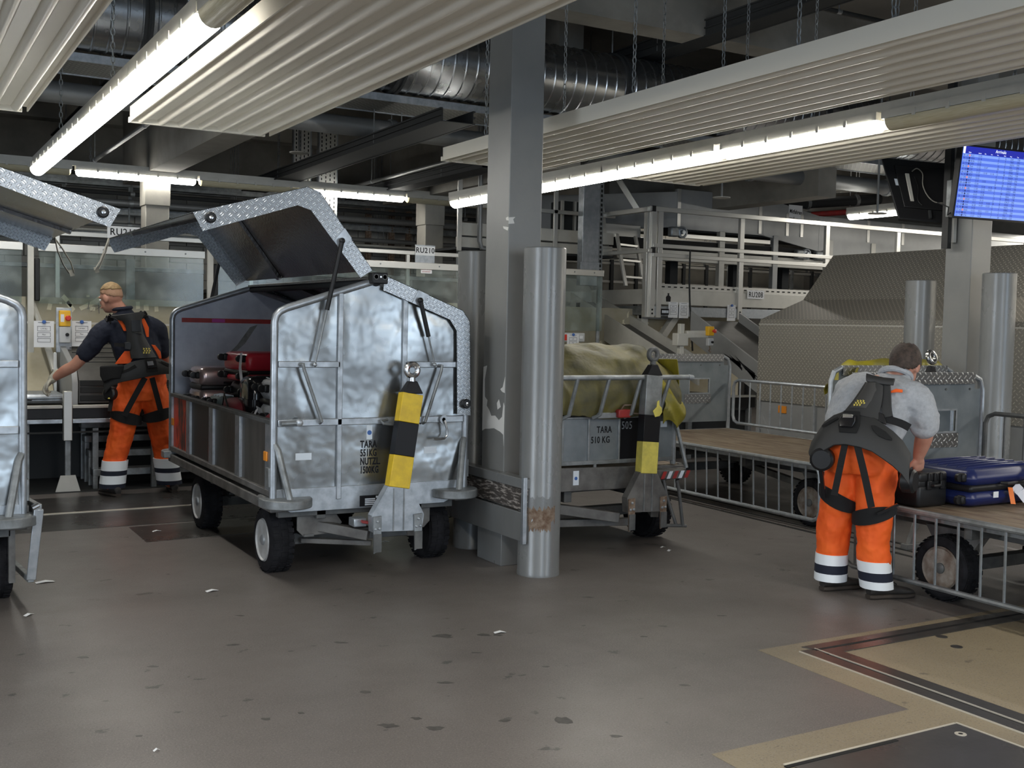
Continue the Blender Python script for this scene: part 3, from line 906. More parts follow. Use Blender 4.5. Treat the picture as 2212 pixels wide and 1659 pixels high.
# rusty upright supports before the block wall
for i, x in enumerate((6.75, 7.15, 7.45)):
    t = thing('wall_upright', ['rusty steel upright, left of three before the block wall', 'rusty steel upright, middle of three before the block wall', 'rusty steel upright, right of three before the block wall'][i], 'post', (x, 16.5, 0))
    MB().box((0, 0, 0), (0.09, 0.05, 3.3)).box((0.03, -0.03, 0), (0.05, 0.0, 3.3)).build('channel', M_rust, t, smooth=0)
# perforated cable risers
def riser(x, y, z0, z1, w, label):
    t = thing('cable_riser', label, 'cable tray', (x, y, z0))
    h = z1-z0
    MB().box((0, 0, 0), (w, 0.006, h)).build('sheet', M_alu, t, smooth=0)
    MB().box((-0.012, -0.01, 0), (0.0, 0.06, h)).box((w, -0.01, 0), (w+0.012, 0.06, h)).build('side_rail', M_galv, t, smooth=0)
    s = MB()
    for i in range(int(h/0.055)):
        for k in range(4):
            xx = w*(k+0.5)/4
            zz = 0.03+i*0.055 + (0.027 if k % 2 else 0)
            s.box((xx-0.007, -0.003, zz-0.016), (xx+0.007, 0.0, zz+0.016))
    o = s.build('slot_rows', M_dark, t, smooth=0)
    o['kind'] = 'stuff'
riser(4.78, 14.2, 1.6, 4.2, 0.22, 'perforated white cable riser behind the raised cart lid, left of two')
riser(5.13, 14.2, 1.6, 4.2, 0.24, 'perforated white cable riser behind the raised cart lid, right of two')
# ------------------------------------------------------------------ left bay: conveyor, glass screens, control box
def at0(a, b, o, **k):
    return at(a, b, **k) - Vector(o)
CY = 10.0
cv = thing('baggage_conveyor', 'low black and white baggage conveyor behind the blond worker', 'conveyor', (0.2, CY, 0))
MB().box((-3.5, 0.06, 0.60), (3.35, 1.0, 0.71)).build('belt_bed', M_belt, cv, smooth=0)
for a, b in ((-3.5, -1.3), (-1.25, 1.16), (1.24, 3.35)):
    MB().box((a, 0, 0.625), (b, 0.05, 0.712)).build('side_panel', M_blackpl, cv, bevel=0.004)
    MB().box((a, -0.012, 0.713), (b, 0.075, 0.737)).build('top_trim', M_offw, cv, bevel=0.003)
    MB().box((a, -0.006, 0.585), (b, 0.055, 0.622)).build('bottom_trim', M_galv, cv, bevel=0.003)
    c = (a+b)/2
    MB().lathe([(0, 0), (0.016, 0), (0.016, 0.008), (0, 0.008)], (c, 0, 0.668), (0, -1, 0), 12).build('bolt', M_chrome, cv)
MB().box((1.165, -0.035, 0.44), (1.235, 0.04, 0.86)).build('joint_post', M_alu, cv, bevel=0.005)
for x in (-1.6, 0.86, 1.185, 1.9):
    MB().box((x, 0.02, 0.0), (x+0.045, 0.065, 0.59)).build('leg', M_galv_d, cv, bevel=0.003)
MB().prism([(-0.10, 0), (0.10, 0), (0.06, 0.14), (-0.06, 0.14)], (1.205, 0.012, 0), (1, 0, 0), (0, 0, 1), (0, -0.012, 0)).build('foot_plate', M_offw, cv)
MB().box((-1.5, 0.0, 0.50), (3.2, 0.02, 0.515)).build('cable_rail', M_darkst, cv, smooth=0)
MB().box((-3.5, 0.9, 0), (3.35, 0.95, 0.6)).build('rear_skirt', M_darkst, cv, smooth=0)
# stacked steel frame under the conveyor
ra = thing('step_rack', 'galvanised rack of low steel steps under the conveyor', 'rack', (1.62, 10.11, 0))
for x in (0.0, 0.85, 1.7):
    MB().box((x, 0, 0.10), (x+0.05, 0.05, 0.53)).build('upright', M_galv_d, ra, bevel=0.003)
for k, (z, y) in enumerate(((0.11, -0.03), (0.25, 0.2), (0.36, 0.42), (0.47, 0.62))):
    MB().box((0.0, y, z), (1.75, y+0.16, z+0.06)).build('step', M_galv_d, ra, bevel=0.004)
    for x in (0.0, 1.7):
        MB().box((x, y, 0), (x+0.04, y+0.04, z)).build('leg', M_galv_d, ra, bevel=0.003)
# raised feed belt behind the worker
fb = thing('feed_belt', 'short raised feed belt with a grey hood left of the blond worker', 'conveyor', (1.46, 10.2, 0.74))
prof = [(0.0, 0.0), (0.0, 0.20), (0.06, 0.27), (0.14, 0.30), (0.95, 0.52), (0.95, 0.0)]
MB().prism(prof, (0.06, 0, 0), (0, 1, 0), (0, 0, 1), (0.86, 0, 0)).build('belt_body', M_belt, fb, smooth=30)
for x in (0.0, 0.92):
    MB().prism([(-0.03, -0.02), (-0.03, 0.18), (0.03, 0.28), (0.13, 0.33), (0.95, 0.55), (0.95, -0.02)], (x, 0, 0), (0, 1, 0), (0, 0, 1), (0.05, 0, 0)).build('side_plate', M_greyconv, fb, bevel=0.005)
for k in range(5):
    MB().box((0.08, 0.25+k*0.14, 0.345+k*0.038), (0.9, 0.262+k*0.14, 0.352+k*0.038)).build('belt_seam', M_blackpl, fb, smooth=0)
for z in (0.02, 0.09, 0.15):
    MB().box((0.07, -0.012, z), (0.91, 0.0, z+0.05)).build('front_slat', M_darkst, fb, bevel=0.004)
# silver case lying on the conveyor
k_ = thing('flat_case', 'flat silver case lying on the conveyor under the gloved hand', 'case', (1.02, 10.22, 0.737))
MB().box((-0.35, 0, 0), (0.40, 0.5, 0.085)).build('shell', M_galv, k_, bevel=0.03)
MB().box((-0.352, -0.004, 0.038), (0.402, 0.504, 0.046)).build('seam', M_darkst, k_, smooth=0)
MB().tube([(0.0, -0.005, 0.04), (0.0, -0.03, 0.04), (0.12, -0.03, 0.04), (0.12, -0.005, 0.04)], 0.008, 6).build('handle', M_blackpl, k_)

# stained back board
bd = thing('back_board', 'stained beige splash board behind the left conveyor', 'board', (2.0, 11.38, 0.7))
MB().box((-4.5, 0, 0), (4.2, 0.03, 0.97)).build('board', M_board, bd, smooth=0)
MB().prism([(0, 0), (-0.6, -0.10), (-0.6, -0.08), (0, 0.45), (0.0, 0.4)], (-4.5, 0, 0.12), (0, 1, 0), (0, 0, 1), (3.9, 0, 0)).build('sloped_plate', M_board, bd, smooth=0)
rnd = random.Random(3)
for a, b, w, h, an in ((145, 650, 26, 8, 50), (152, 662, 22, 8, 55), (107, 663, 8, 12, 15), (180, 664, 14, 8, -25), (196, 657, 18, 9, -25), (212, 647, 16, 9, -40), (200, 667, 10, 8, 10), (298, 660, 8, 14, 0), (316, 665, 10, 12, 0), (338, 668, 8, 10, 0), (190, 640, 6, 4, 0), (131, 655, 5, 4, 0)):
    p = at0(a, b, (2.0, 11.38, 0.7), y=11.377)
    s = 1/195.0
    an = R(an)
    q = [((x*math.cos(an)-z*math.sin(an)), (x*math.sin(an)+z*math.cos(an))) for x, z in [(-w*s/2, -h*s/2), (w*s/2*0.8, -h*s/2*1.1), (w*s/2, h*s/2*0.8), (-w*s/2*0.9, h*s/2)]]
    MB().prism(q, p, (1, 0, 0), (0, 0, -1), (0, -0.001, 0)).build('paper_scrap', M_scrap, bd, smooth=0, label='torn scrap of stuck paper')
for i in range(6):
    a = at0(190+i*6, 672+rnd.uniform(-8, 8), (2.0, 11.38, 0.7), y=11.376)
    b = a + Vector((rnd.uniform(-0.12, 0.12), 0, rnd.uniform(0.03, 0.14)))
    MB().bar(a, b, 0.006, 0.001).build('scribble', M_ink, bd, smooth=0)

# glass safety screens
def screen(x0, x1, z0, z1, y, label, posts=True):
    t = thing('glass_screen', label, 'glass screen', (x0, y, 0), group='scratched glass safety screens')
    w = x1-x0
    MB().box((0.01, 0, z0), (w-0.01, 0.008, z1)).build('pane', M_glass, t, smooth=0, label='scratched safety glass')
    MB().box((0, -0.02, z1-0.03), (w, 0.03, z1+0.045)).build('top_rail', M_alu, t, bevel=0.004)
    for k in range(4):
        MB().lathe([(0, 0), (0.009, 0), (0.009, 0.005), (0, 0.005)], (w*(k+0.5)/4, -0.02, z1+0.01), (0, -1, 0), 8).build('rivet', M_galv_d, t)
    return t
screen(-1.5, 1.19, 1.61, 2.13, 11.30, 'scratched glass screen at the far left behind the left cart')
screen(1.32, 2.88, 1.61, 2.13, 11.30, 'scratched glass screen behind the blond head')
screen(3.0, 5.86, 1.61, 2.13, 11.30, 'scratched glass screen behind the raised cart lid')
gs = screen(6.6, 7.75, 1.45, 2.15, 11.30, 'scratched glass screen right of the square column')
for x in (0.02, 1.09):
    MB().box((x, 0.02, 0), (x+0.04, 0.05, 2.15)).build('screen_leg', M_galv_d, gs, bevel=0.004)
for x, h, lab in ((1.225, 2.18, 'slim white post left of the blond worker'), (2.90, 2.2, 'slim white post right of the blond worker')):
    t = thing('screen_post', lab, 'post', (x, 11.24, 0))
    MB().box((0, 0, 0.7), (0.055, 0.05, h)).build('post', M_offw, t, bevel=0.004)
    MB().box((-0.02, 0.0, 0.69), (0.075, 0.06, 0.72)).build('foot', M_galv, t, bevel=0.003)
    MB().box((0.06, 0.02, h-0.55), (0.11, 0.05, h-0.15)).build('clamp', M_blackpl, t, bevel=0.01)
t = thing('chute_edge', 'scuffed white diagonal bar on the left board', 'bar', at(66, 644, y=11.32))
o = WLOC[t.name]
MB().bar(at(66, 644, y=11.32)-o, at(92, 712, y=11.25)-o, 0.05, 0.03).bar(at(92, 712, y=11.25)-o, at(118, 800, y=10.9)-o, 0.05, 0.03).build('bar', M_offw, t, smooth=0)
t = thing('screen_rail', 'white handrail above the glass screens', 'rail', (1.0, 11.5, 2.27))
MB().box((-2.2, 0, 0), (4.95, 0.04, 0.045)).build('rail', M_alu, t, bevel=0.004)
for x in (-1.5, 0.5, 2.4, 4.2):
    MB().box((x, 0.0, -1.5), (x+0.04, 0.035, 0.0)).build('post', M_alu, t, bevel=0.003)
def sign(loc, w, h, txt, label, plate_h=0.0, size=0.085):
    t = thing('bay_sign', label, 'sign', loc, group='white bay number signs')
    MB().box((0, 0, 0), (w, 0.004, h)).build('face', M_paper, t, smooth=0)
    if plate_h:
        MB().box((0, 0.002, -plate_h), (w, 0.006, 0)).build('lower_plate', M_galv, t, smooth=0)
        MB().box((-0.004, -0.004, h), (w+0.004, 0.01, h+0.012)).build('top_edge', M_galv, t, smooth=0)
    text('lettering', txt, size, M_blk, t, (w/2, -0.002, h*0.28), (R(90), 0, 0), 0.92, align='CENTER', bold=0.001)
sign((5.30, 11.49, 2.27), 0.245, 0.105, 'RU210', 'white RU210 bay sign on the rail behind the carts', 0.10)
sign((1.975, 11.49, 2.27), 0.31, 0.12, 'RU212', 'white RU bay sign half hidden by the raised lids', 0.0, 0.095)
t = thing('notice_plate', 'small white notice stuck under the RU210 sign', 'notice', tuple(at(909, 590, y=11.29)))
MB().box((0, -0.003, 0), (0.135, 0, 0.062)).build('plate', M_paper, t, smooth=0)
for k in range(2):
    text('lettering', ('NICHT SITZEN', 'SICHERHEIT')[k], 0.020, M_red, t, (0.0675, -0.004, 0.036-k*0.024), (R(90), 0, 0), 0.9, align='CENTER')
# emergency stop box on its post, and two notices
t = thing('control_box', 'yellow and grey emergency stop box on the post left of the blond worker', 'control box', (1.425, 10.86, 0.74))
MB().box((0.0, 0.02, 0.42), (0.135, 0.04, 0.83)).build('back_plate', M_galv, t, bevel=0.004)
MB().box((0.02, -0.05, 0.66), (0.117, 0.02, 0.805)).build('stop_housing', M_boxy, t, bevel=0.008)
MB().box((0.02, -0.05, 0.51), (0.117, 0.02, 0.655)).build('switch_housing', M_boxg, t, bevel=0.008)
MB().lathe([(0, 0), (0.017, 0), (0.017, 0.02), (0.026, 0.022), (0.026, 0.04), (0.018, 0.048), (0, 0.048)], (0.09, -0.05, 0.735), (0, -1, 0), 14).build('stop_button', M_estop, t)
MB().lathe([(0, 0), (0.016, 0), (0.016, 0.02), (0, 0.022)], (0.085, -0.05, 0.585), (0, -1, 0), 12).build('rotary_switch', M_blackpl, t)
MB().box((0.03, -0.052, 0.70), (0.06, -0.05, 0.77)).build('label_plate', M_paper, t, smooth=0)
MB().box((0.05, 0.0, 0.0), (0.085, 0.03, 0.45)).build('post', M_alu, t, bevel=0.004)
MB().box((-0.02, 0.03, 0.0), (0.01, 0.05, 0.42)).build('rail', M_alu, t, bevel=0.004)
def paper(p, w, h, label, lines, name='notice_sheet', magnet=True, tilt=0.0, grp='pinned paper notices'):
    t = thing(name, label, 'notice', tuple(p), tilt, grp)
    n = 5
    rows = [[(w*j/3, -0.004*math.sin(i/n*3.0)-0.003*j/3, h*i/n) for j in range(4)] for i in range(n+1)]
    MB().grid(rows, 0.0006).build('sheet', M_paper, t)
    def off(z):
        return -0.0075
    MB().box((w*0.2, -0.0085, h*0.93), (w*0.8, -0.0075, h*0.95)).build('heading', M_ink, t, smooth=0)
    for fr in ((0.18, 0.62, 0.82, 0.80), (0.18, 0.40, 0.82, 0.56), (0.18, 0.20, 0.82, 0.34)):
        x0, z0, x1, z1 = fr[0]*w, fr[1]*h, fr[2]*w, fr[3]*h
        m = MB()
        e = 0.0016
        for a, b in (((x0, z0), (x1, z0)), ((x0, z1), (x1, z1)), ((x0, z0), (x0, z1)), ((x1, z0), (x1, z1))):
            m.box((min(a[0], b[0])-e, -0.0085, min(a[1], b[1])-e), (max(a[0], b[0])+e, -0.0075, max(a[1], b[1])+e))
        m.build('box_outline', M_ink, t, smooth=0)
    for i, s in enumerate(lines):
        text('lettering', s, h*0.075, M_ink, t, (w/2, -0.0085, h*(0.68 - 0.22*i)), (R(90), 0, 0), 0.9, align='CENTER')
    if magnet:
        MB().lathe([(0, 0), (0.017, 0), (0.017, 0.012), (0.012, 0.016), (0, 0.016)], (w/2, -0.008, h*0.965), (0, -1, 0), 12).build('magnet', M_blue, t, label='blue round magnet')
    return t
paper(at(73, 750, y=10.9), 0.17, 0.24, 'white paper notice on a blue magnet, left of the stop box', ('LTF RU', 'Plan'))
paper(at(155, 748, y=10.9), 0.17, 0.235, 'white paper notice right of the stop box, partly behind the arm', ('LTF RU', 'Plan'))
t = thing('notice_rail', 'thin white rail that holds the paper notices on the left', 'rail', (1.0, 10.93, 1.42))
MB().box((-1, 0, 0), (1.9, 0.012, 0.02)).build('rail', M_offw, t, smooth=0)

# machinery and dark services between the glass screens and the block wall
for i, (x0, x1, y, z0, z1, m, lab) in enumerate(((-3, 3.35, 13.2, 0.2, 2.02, M_concd, 'pale rear conveyor housing seen through the left glass'), (4.4, 6.3, 12.4, 0.1, 2.02, M_darkst, 'dark machine housing seen through the glass under RU210'),
                                                   (3.45, 4.3, 13.2, 0.4, 1.80, M_conc, 'cream cabinet seen through the glass right of the blond head'))):
    t = thing('machine_housing', lab, 'machine', (x0, y, 0))
    w = x1-x0
    MB().box((0, 0, z0), (w, 0.7, z1)).build('casing', m, t, bevel=0.01)
    MB().box((-0.02, -0.02, z1), (w+0.02, 0.72, z1+0.05)).build('lid', M_galv_d, t, bevel=0.006)
    for k in range(1, int(w/0.8)+1):
        xx = w*k/(int(w/0.8)+1)
        MB().box((xx-0.015, -0.012, z0), (xx+0.015, 0, z1)).build('seam_strip', M_galv_d, t, smooth=0)
    for xx in (0.05, w-0.1):
        MB().box((xx, 0.1, 0), (xx+0.05, 0.15, z0)).build('leg', M_galv_d, t, smooth=0)
for i, x in enumerate((0.6, 2.25, 3.65, 4.95)):
    t = thing('service_post', ['grey steel post behind the far left glass', 'grey steel post behind the blond head', 'teal grey post behind the glass', 'grey steel post under the lit back lamp'][i], 'post', (x, 12.0, 0))
    MB().box((0, 0, 0), (0.09, 0.06, 2.1)).build('post', M_galv_d, t, bevel=0.004)
    MB().box((-0.05, -0.04, 0), (0.14, 0.1, 0.015)).build('foot', M_galv_d, t, smooth=0)
# ------------------------------------------------------------------ covered baggage carts
W, L = 1.22, 2.5
def wheel(t, x0, x1, y, z, r, m_rim, name='wheel'):
    """tyre with tread blocks, dished rim, hub and nuts; x0 is the outer face"""
    s = 1 if x1 > x0 else -1
    w = abs(x1-x0)
    ax = (s, 0, 0)
    o = (x0, y, z)
    ty = MB().lathe([(r*0.64, 0.012), (r*0.70, 0.0), (r*0.86, 0.0), (r*0.95, 0.012), (r*0.985, 0.035), (r*0.985, w-0.035), (r*0.95, w-0.012), (r*0.86, w), (r*0.62, w-0.01)], o, ax, 40).build('tyre', M_black, t)
    tb = MB()
    for k in range(30):
        for h in (0.2, 0.55, 0.85):
            a = 2*math.pi*(k + (0.5 if h == 0.55 else 0))/30
            c = Vector((x0 + s*w*h, y + math.cos(a)*r*0.988, z + math.sin(a)*r*0.988))
            rot = Matrix.Rotation(a, 3, 'X')
            tb.cbox(c, (w*0.24, r*0.024, r*0.13), rot)
    tb.build('tread_blocks', M_black, ty, smooth=0)
    rm = MB().lathe([(r*0.66, 0.006), (r*0.63, -0.004), (r*0.60, 0.002), (r*0.56, 0.035), (r*0.36, 0.045), (r*0.30, 0.028), (r*0.22, 0.026), (0, 0.026)], o, ax, 32).build('rim', m_rim, t)
    MB().lathe([(r*0.17, 0.03), (r*0.16, -0.002), (r*0.11, -0.008), (0, -0.008)], o, ax, 18).build('hub', M_frame if m_rim is M_rimd else M_galv, rm)
    for k in range(5):
        a = 2*math.pi*k/5
        ah = a+math.pi/5
        MB().cyl((x0+s*0.05, y+math.cos(ah)*r*0.46, z+math.sin(ah)*r*0.46), (x0+s*0.0395, y+math.cos(ah)*r*0.46, z+math.sin(ah)*r*0.46), r*0.062, 10).build('rim_hole', M_dark, rm)
        MB().cyl((x0+s*0.036, y+math.cos(a)*r*0.29, z+math.sin(a)*r*0.29), (x0+s*0.016, y+math.cos(a)*r*0.29, z+math.sin(a)*r*0.29), r*0.035, 6).build('wheel_nut', M_galv_d, rm)
    return ty

def roof_path(y, x0=0.0, x1=W, ze=1.49, zr=1.745, zb=0.46):
    return [(x0, y, zb), (x0, y, ze), (x0+0.008, y, ze+0.035), (x0+0.03, y, ze+0.06), (x0+0.07, y, ze+0.08), ((x0+x1)/2, y, zr)]

def lid(t, side, prof, inner, knob, strap):
    """three-fold lid: roof leaf + side leaf with tread plate rims at both ends. prof = ridge, eave, foot in x,z"""
    y0, y1 = -0.035, L+0.035
    grp = 'left_lid' if side < 0 else 'right_lid'
    P = [Vector((p[0], 0, p[1])) for p in prof]
    Q = [Vector((p[0], 0, p[1])) for p in inner]
    # small fold at the eave
    def fold(A):
        a, b, c = A
        return [a, b + (a-b).normalized()*0.05, b + (c-b).normalized()*0.05, c]
    PF, QF = fold(P), fold(Q)
    cen = sum(P, Vector())/3
    nrm = (P[1]-cen).normalized()
    outer = MB()
    for k in range(3):
        a, b = PF[k], PF[k+1]
        d = (b-a).normalized()
        nn = Vector((d.z, 0, -d.x))
        if nn.dot(nrm) > 0:
            nn = -nn
        q = [a, b, b+nn*0.003, a+nn*0.003]
        outer.hexa([q[0]+Vector((0, y0, 0)), q[1]+Vector((0, y0, 0)), q[1]+Vector((0, y1, 0)), q[0]+Vector((0, y1, 0)), q[3]+Vector((0, y0, 0)), q[2]+Vector((0, y0, 0)), q[2]+Vector((0, y1, 0)), q[3]+Vector((0, y1, 0))])
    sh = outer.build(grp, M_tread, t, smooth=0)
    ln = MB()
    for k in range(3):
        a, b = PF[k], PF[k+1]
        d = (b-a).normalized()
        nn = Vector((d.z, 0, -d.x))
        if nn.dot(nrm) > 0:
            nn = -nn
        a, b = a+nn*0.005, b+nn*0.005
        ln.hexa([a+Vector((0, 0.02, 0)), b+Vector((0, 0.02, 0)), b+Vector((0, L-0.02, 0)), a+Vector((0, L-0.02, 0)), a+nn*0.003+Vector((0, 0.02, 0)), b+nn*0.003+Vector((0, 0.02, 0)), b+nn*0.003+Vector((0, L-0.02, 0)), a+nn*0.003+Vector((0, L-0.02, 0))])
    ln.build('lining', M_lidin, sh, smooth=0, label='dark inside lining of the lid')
    for y, th in ((y0, 0.005), (y1-0.005, 0.005)):
        rim = MB()
        for k in range(3):
            rim.prism([(PF[k].x, PF[k].z), (PF[k+1].x, PF[k+1].z), (QF[k+1].x, QF[k+1].z), (QF[k].x, QF[k].z)], (0, y, 0), (1, 0, 0), (0, 0, 1), (0, th, 0))
        rim.build('end_rim', M_tread, sh, smooth=0)
    # inside batten near the middle and hinge pipe along the ridge
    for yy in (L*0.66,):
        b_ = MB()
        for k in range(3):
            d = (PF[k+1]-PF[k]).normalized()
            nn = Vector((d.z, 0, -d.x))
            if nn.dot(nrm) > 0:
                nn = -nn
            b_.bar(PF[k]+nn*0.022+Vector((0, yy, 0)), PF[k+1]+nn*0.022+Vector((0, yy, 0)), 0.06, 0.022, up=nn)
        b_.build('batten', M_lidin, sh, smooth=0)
    foot, d = P[2], (P[1]-P[2]).normalized()
    for y in (y0-0.004, ):
        c = foot + d*0.07 + (Q[2]-P[2])*0.45
        MB().lathe([(0, 0), (0.027, 0), (0.03, 0.006), (0.03, 0.02), (0.024, 0.026), (0, 0.026)], (c.x, y, c.z), (0, -1, 0), 18).build('rubber_stop', M_blackpl, sh)
        MB().lathe([(0, 0), (0.011, 0), (0.011, 0.006), (0, 0.008)], (c.x, y-0.026, c.z), (0, -1, 0), 12).build('stop_bolt', M_chrome, sh)
    # smooth bracket on the rim for the gas strut
    m0, m1 = P[0]*0.62+P[1]*0.38, P[0]*0.50+P[1]*0.50
    n0, n1 = Q[0]*0.62+Q[1]*0.38, Q[0]*0.50+Q[1]*0.50
    MB().prism([(m0.x, m0.z), (m1.x, m1.z), (n1.x, n1.z), (n0.x, n0.z)], (0, y0-0.004, 0), (1, 0, 0), (0, 0, 1), (0, 0.004, 0)).build('strut_bracket', M_galv, sh, smooth=0)
    if strap:
        yb = L-0.05
        pts = [foot + Vector((0, yb, 0)) + Vector((dx, 0, dz)) for dx, dz in strap]
        sm = MB()
        for a, b in zip(pts[:-1], pts[1:]):
            sm.bar(a, b, 0.045, 0.004, up=(1, 0, 0.3))
        sm.build('pull_strap', M_straw, sh, smooth=0, label='grey webbing pull strap')
    return (m0+m1)/2*0.35 + (n0+n1)/2*0.65

def gas_strut(t, p0, p1):
    p0, p1 = Vector(p0), Vector(p1)
    m = p0 + (p1-p0)*0.56
    s = MB().cyl(p0, m, 0.0135, 12).build('gas_strut', M_blackpl, t)
    MB().cyl(m, p1, 0.0055, 10).build('rod', M_galv_d, s)
    MB().ell(p0, (0.018, 0.018, 0.018), 10, 6).build('strut_joint', M_blackpl, s)
    MB().ell(p1, (0.013, 0.013, 0.013), 10, 6).build('strut_joint', M_galv, s)

def tow_bar(t, cx, zb, yb, top, stripes, tread_w=0.075, dirty=False):
    """raised drawbar: fork plate, square tube in warning colours, forged eye"""
    fork = [(-0.155, 0.0), (0.15, -0.012), (0.163, 0.085), (0.072, 0.255), (-0.062, 0.262), (-0.162, 0.095)]
    g = M_dirtframe if dirty else M_galv
    fk = MB().prism(fork, (cx, yb, zb), (1, 0, 0), (0, 0, 1), (0, 0.016, 0)).build('drawbar_fork', g, t, bevel=0.003)
    for pr in (((5, 0), (4, 5)), ((2, 3), (1, 2))):
        e = MB()
        for a, b in pr:
            e.bar((cx+fork[a][0], yb+0.03, zb+fork[a][1]), (cx+fork[b][0], yb+0.03, zb+fork[b][1]), 0.008, 0.06, up=(0, 1, 0))
        e.build('fork_flange', g, fk, smooth=0)
    for s in (-0.03, 0.035):
        MB().box((cx+s-0.004, yb-0.004, zb), (cx+s+0.004, yb, zb+0.25)).build('weld_seam', M_galv_d, fk, smooth=0)
    for sx in (-0.135, 0.125):
        hp = MB().prism([(-0.026, 0.09), (0.026, 0.095), (0.026, -0.10), (-0.02, -0.125)], (cx+sx, yb-0.014, zb), (1, 0, 0), (0, 0, 1), (0, 0.012, 0)).build('hanger_plate', M_galv_d if not dirty else M_rust, t, bevel=0.002)
        MB().box((cx+sx-0.024, yb-0.022, zb-0.115), (cx+sx+0.024, yb-0.014, zb-0.01)).build('rubber_pad', M_frame, hp, smooth=0)
        for bx, bz in ((0.0, 0.065), (-0.012, 0.02), (0.013, 0.022)):
            MB().lathe([(0, 0), (0.009, 0), (0.009, 0.006), (0.005, 0.009), (0, 0.009)], (cx+sx+bx, yb-0.014, zb+bz), (0, -1, 0), 8).build('bolt', M_galv, hp)
    # square tube, leaning slightly
    b0, b1 = Vector((cx+0.004, yb+0.03, zb+0.25)), Vector((top[0]-0.006, top[1], top[2]-0.14))
    n = len(stripes)
    tot = sum(s[0] for s in stripes)
    acc = 0
    for f, m in stripes:
        a = b0 + (b1-b0)*(acc/tot)
        acc += f
        b = b0 + (b1-b0)*(acc/tot)
        MB().bar(a, b, 0.072, 0.132, up=(1, 0, 0)).build('drawbar_section', m, t, bevel=0.004)
    tp = Vector(top)
    nk = MB()
    q0 = [b1 + Vector((sx*0.066, sy*0.036, 0)) for sx, sy in ((-1, -1), (1, -1), (1, 1), (-1, 1))]
    q1 = [tp + Vector((sx*0.026, sy*0.022, -0.065)) for sx, sy in ((-1, -1), (1, -1), (1, 1), (-1, 1))]
    nk.hexa(q0+q1)
    nk.build('drawbar_neck', M_blk, t, bevel=0.006)
    mt = M_frame if dirty else M_chrome
    ring = [tp + Vector((math.cos(k*math.pi/10)*0.036, 0, math.sin(k*math.pi/10)*0.036)) for k in range(20)]
    MB().tube(ring, 0.017, 10, closed=True).build('tow_eye', mt, t)
    MB().cyl(tp + Vector((0, 0, -0.075)), tp + Vector((0, 0, -0.042)), 0.022, 12, 0.019).build('eye_shank', mt, t)

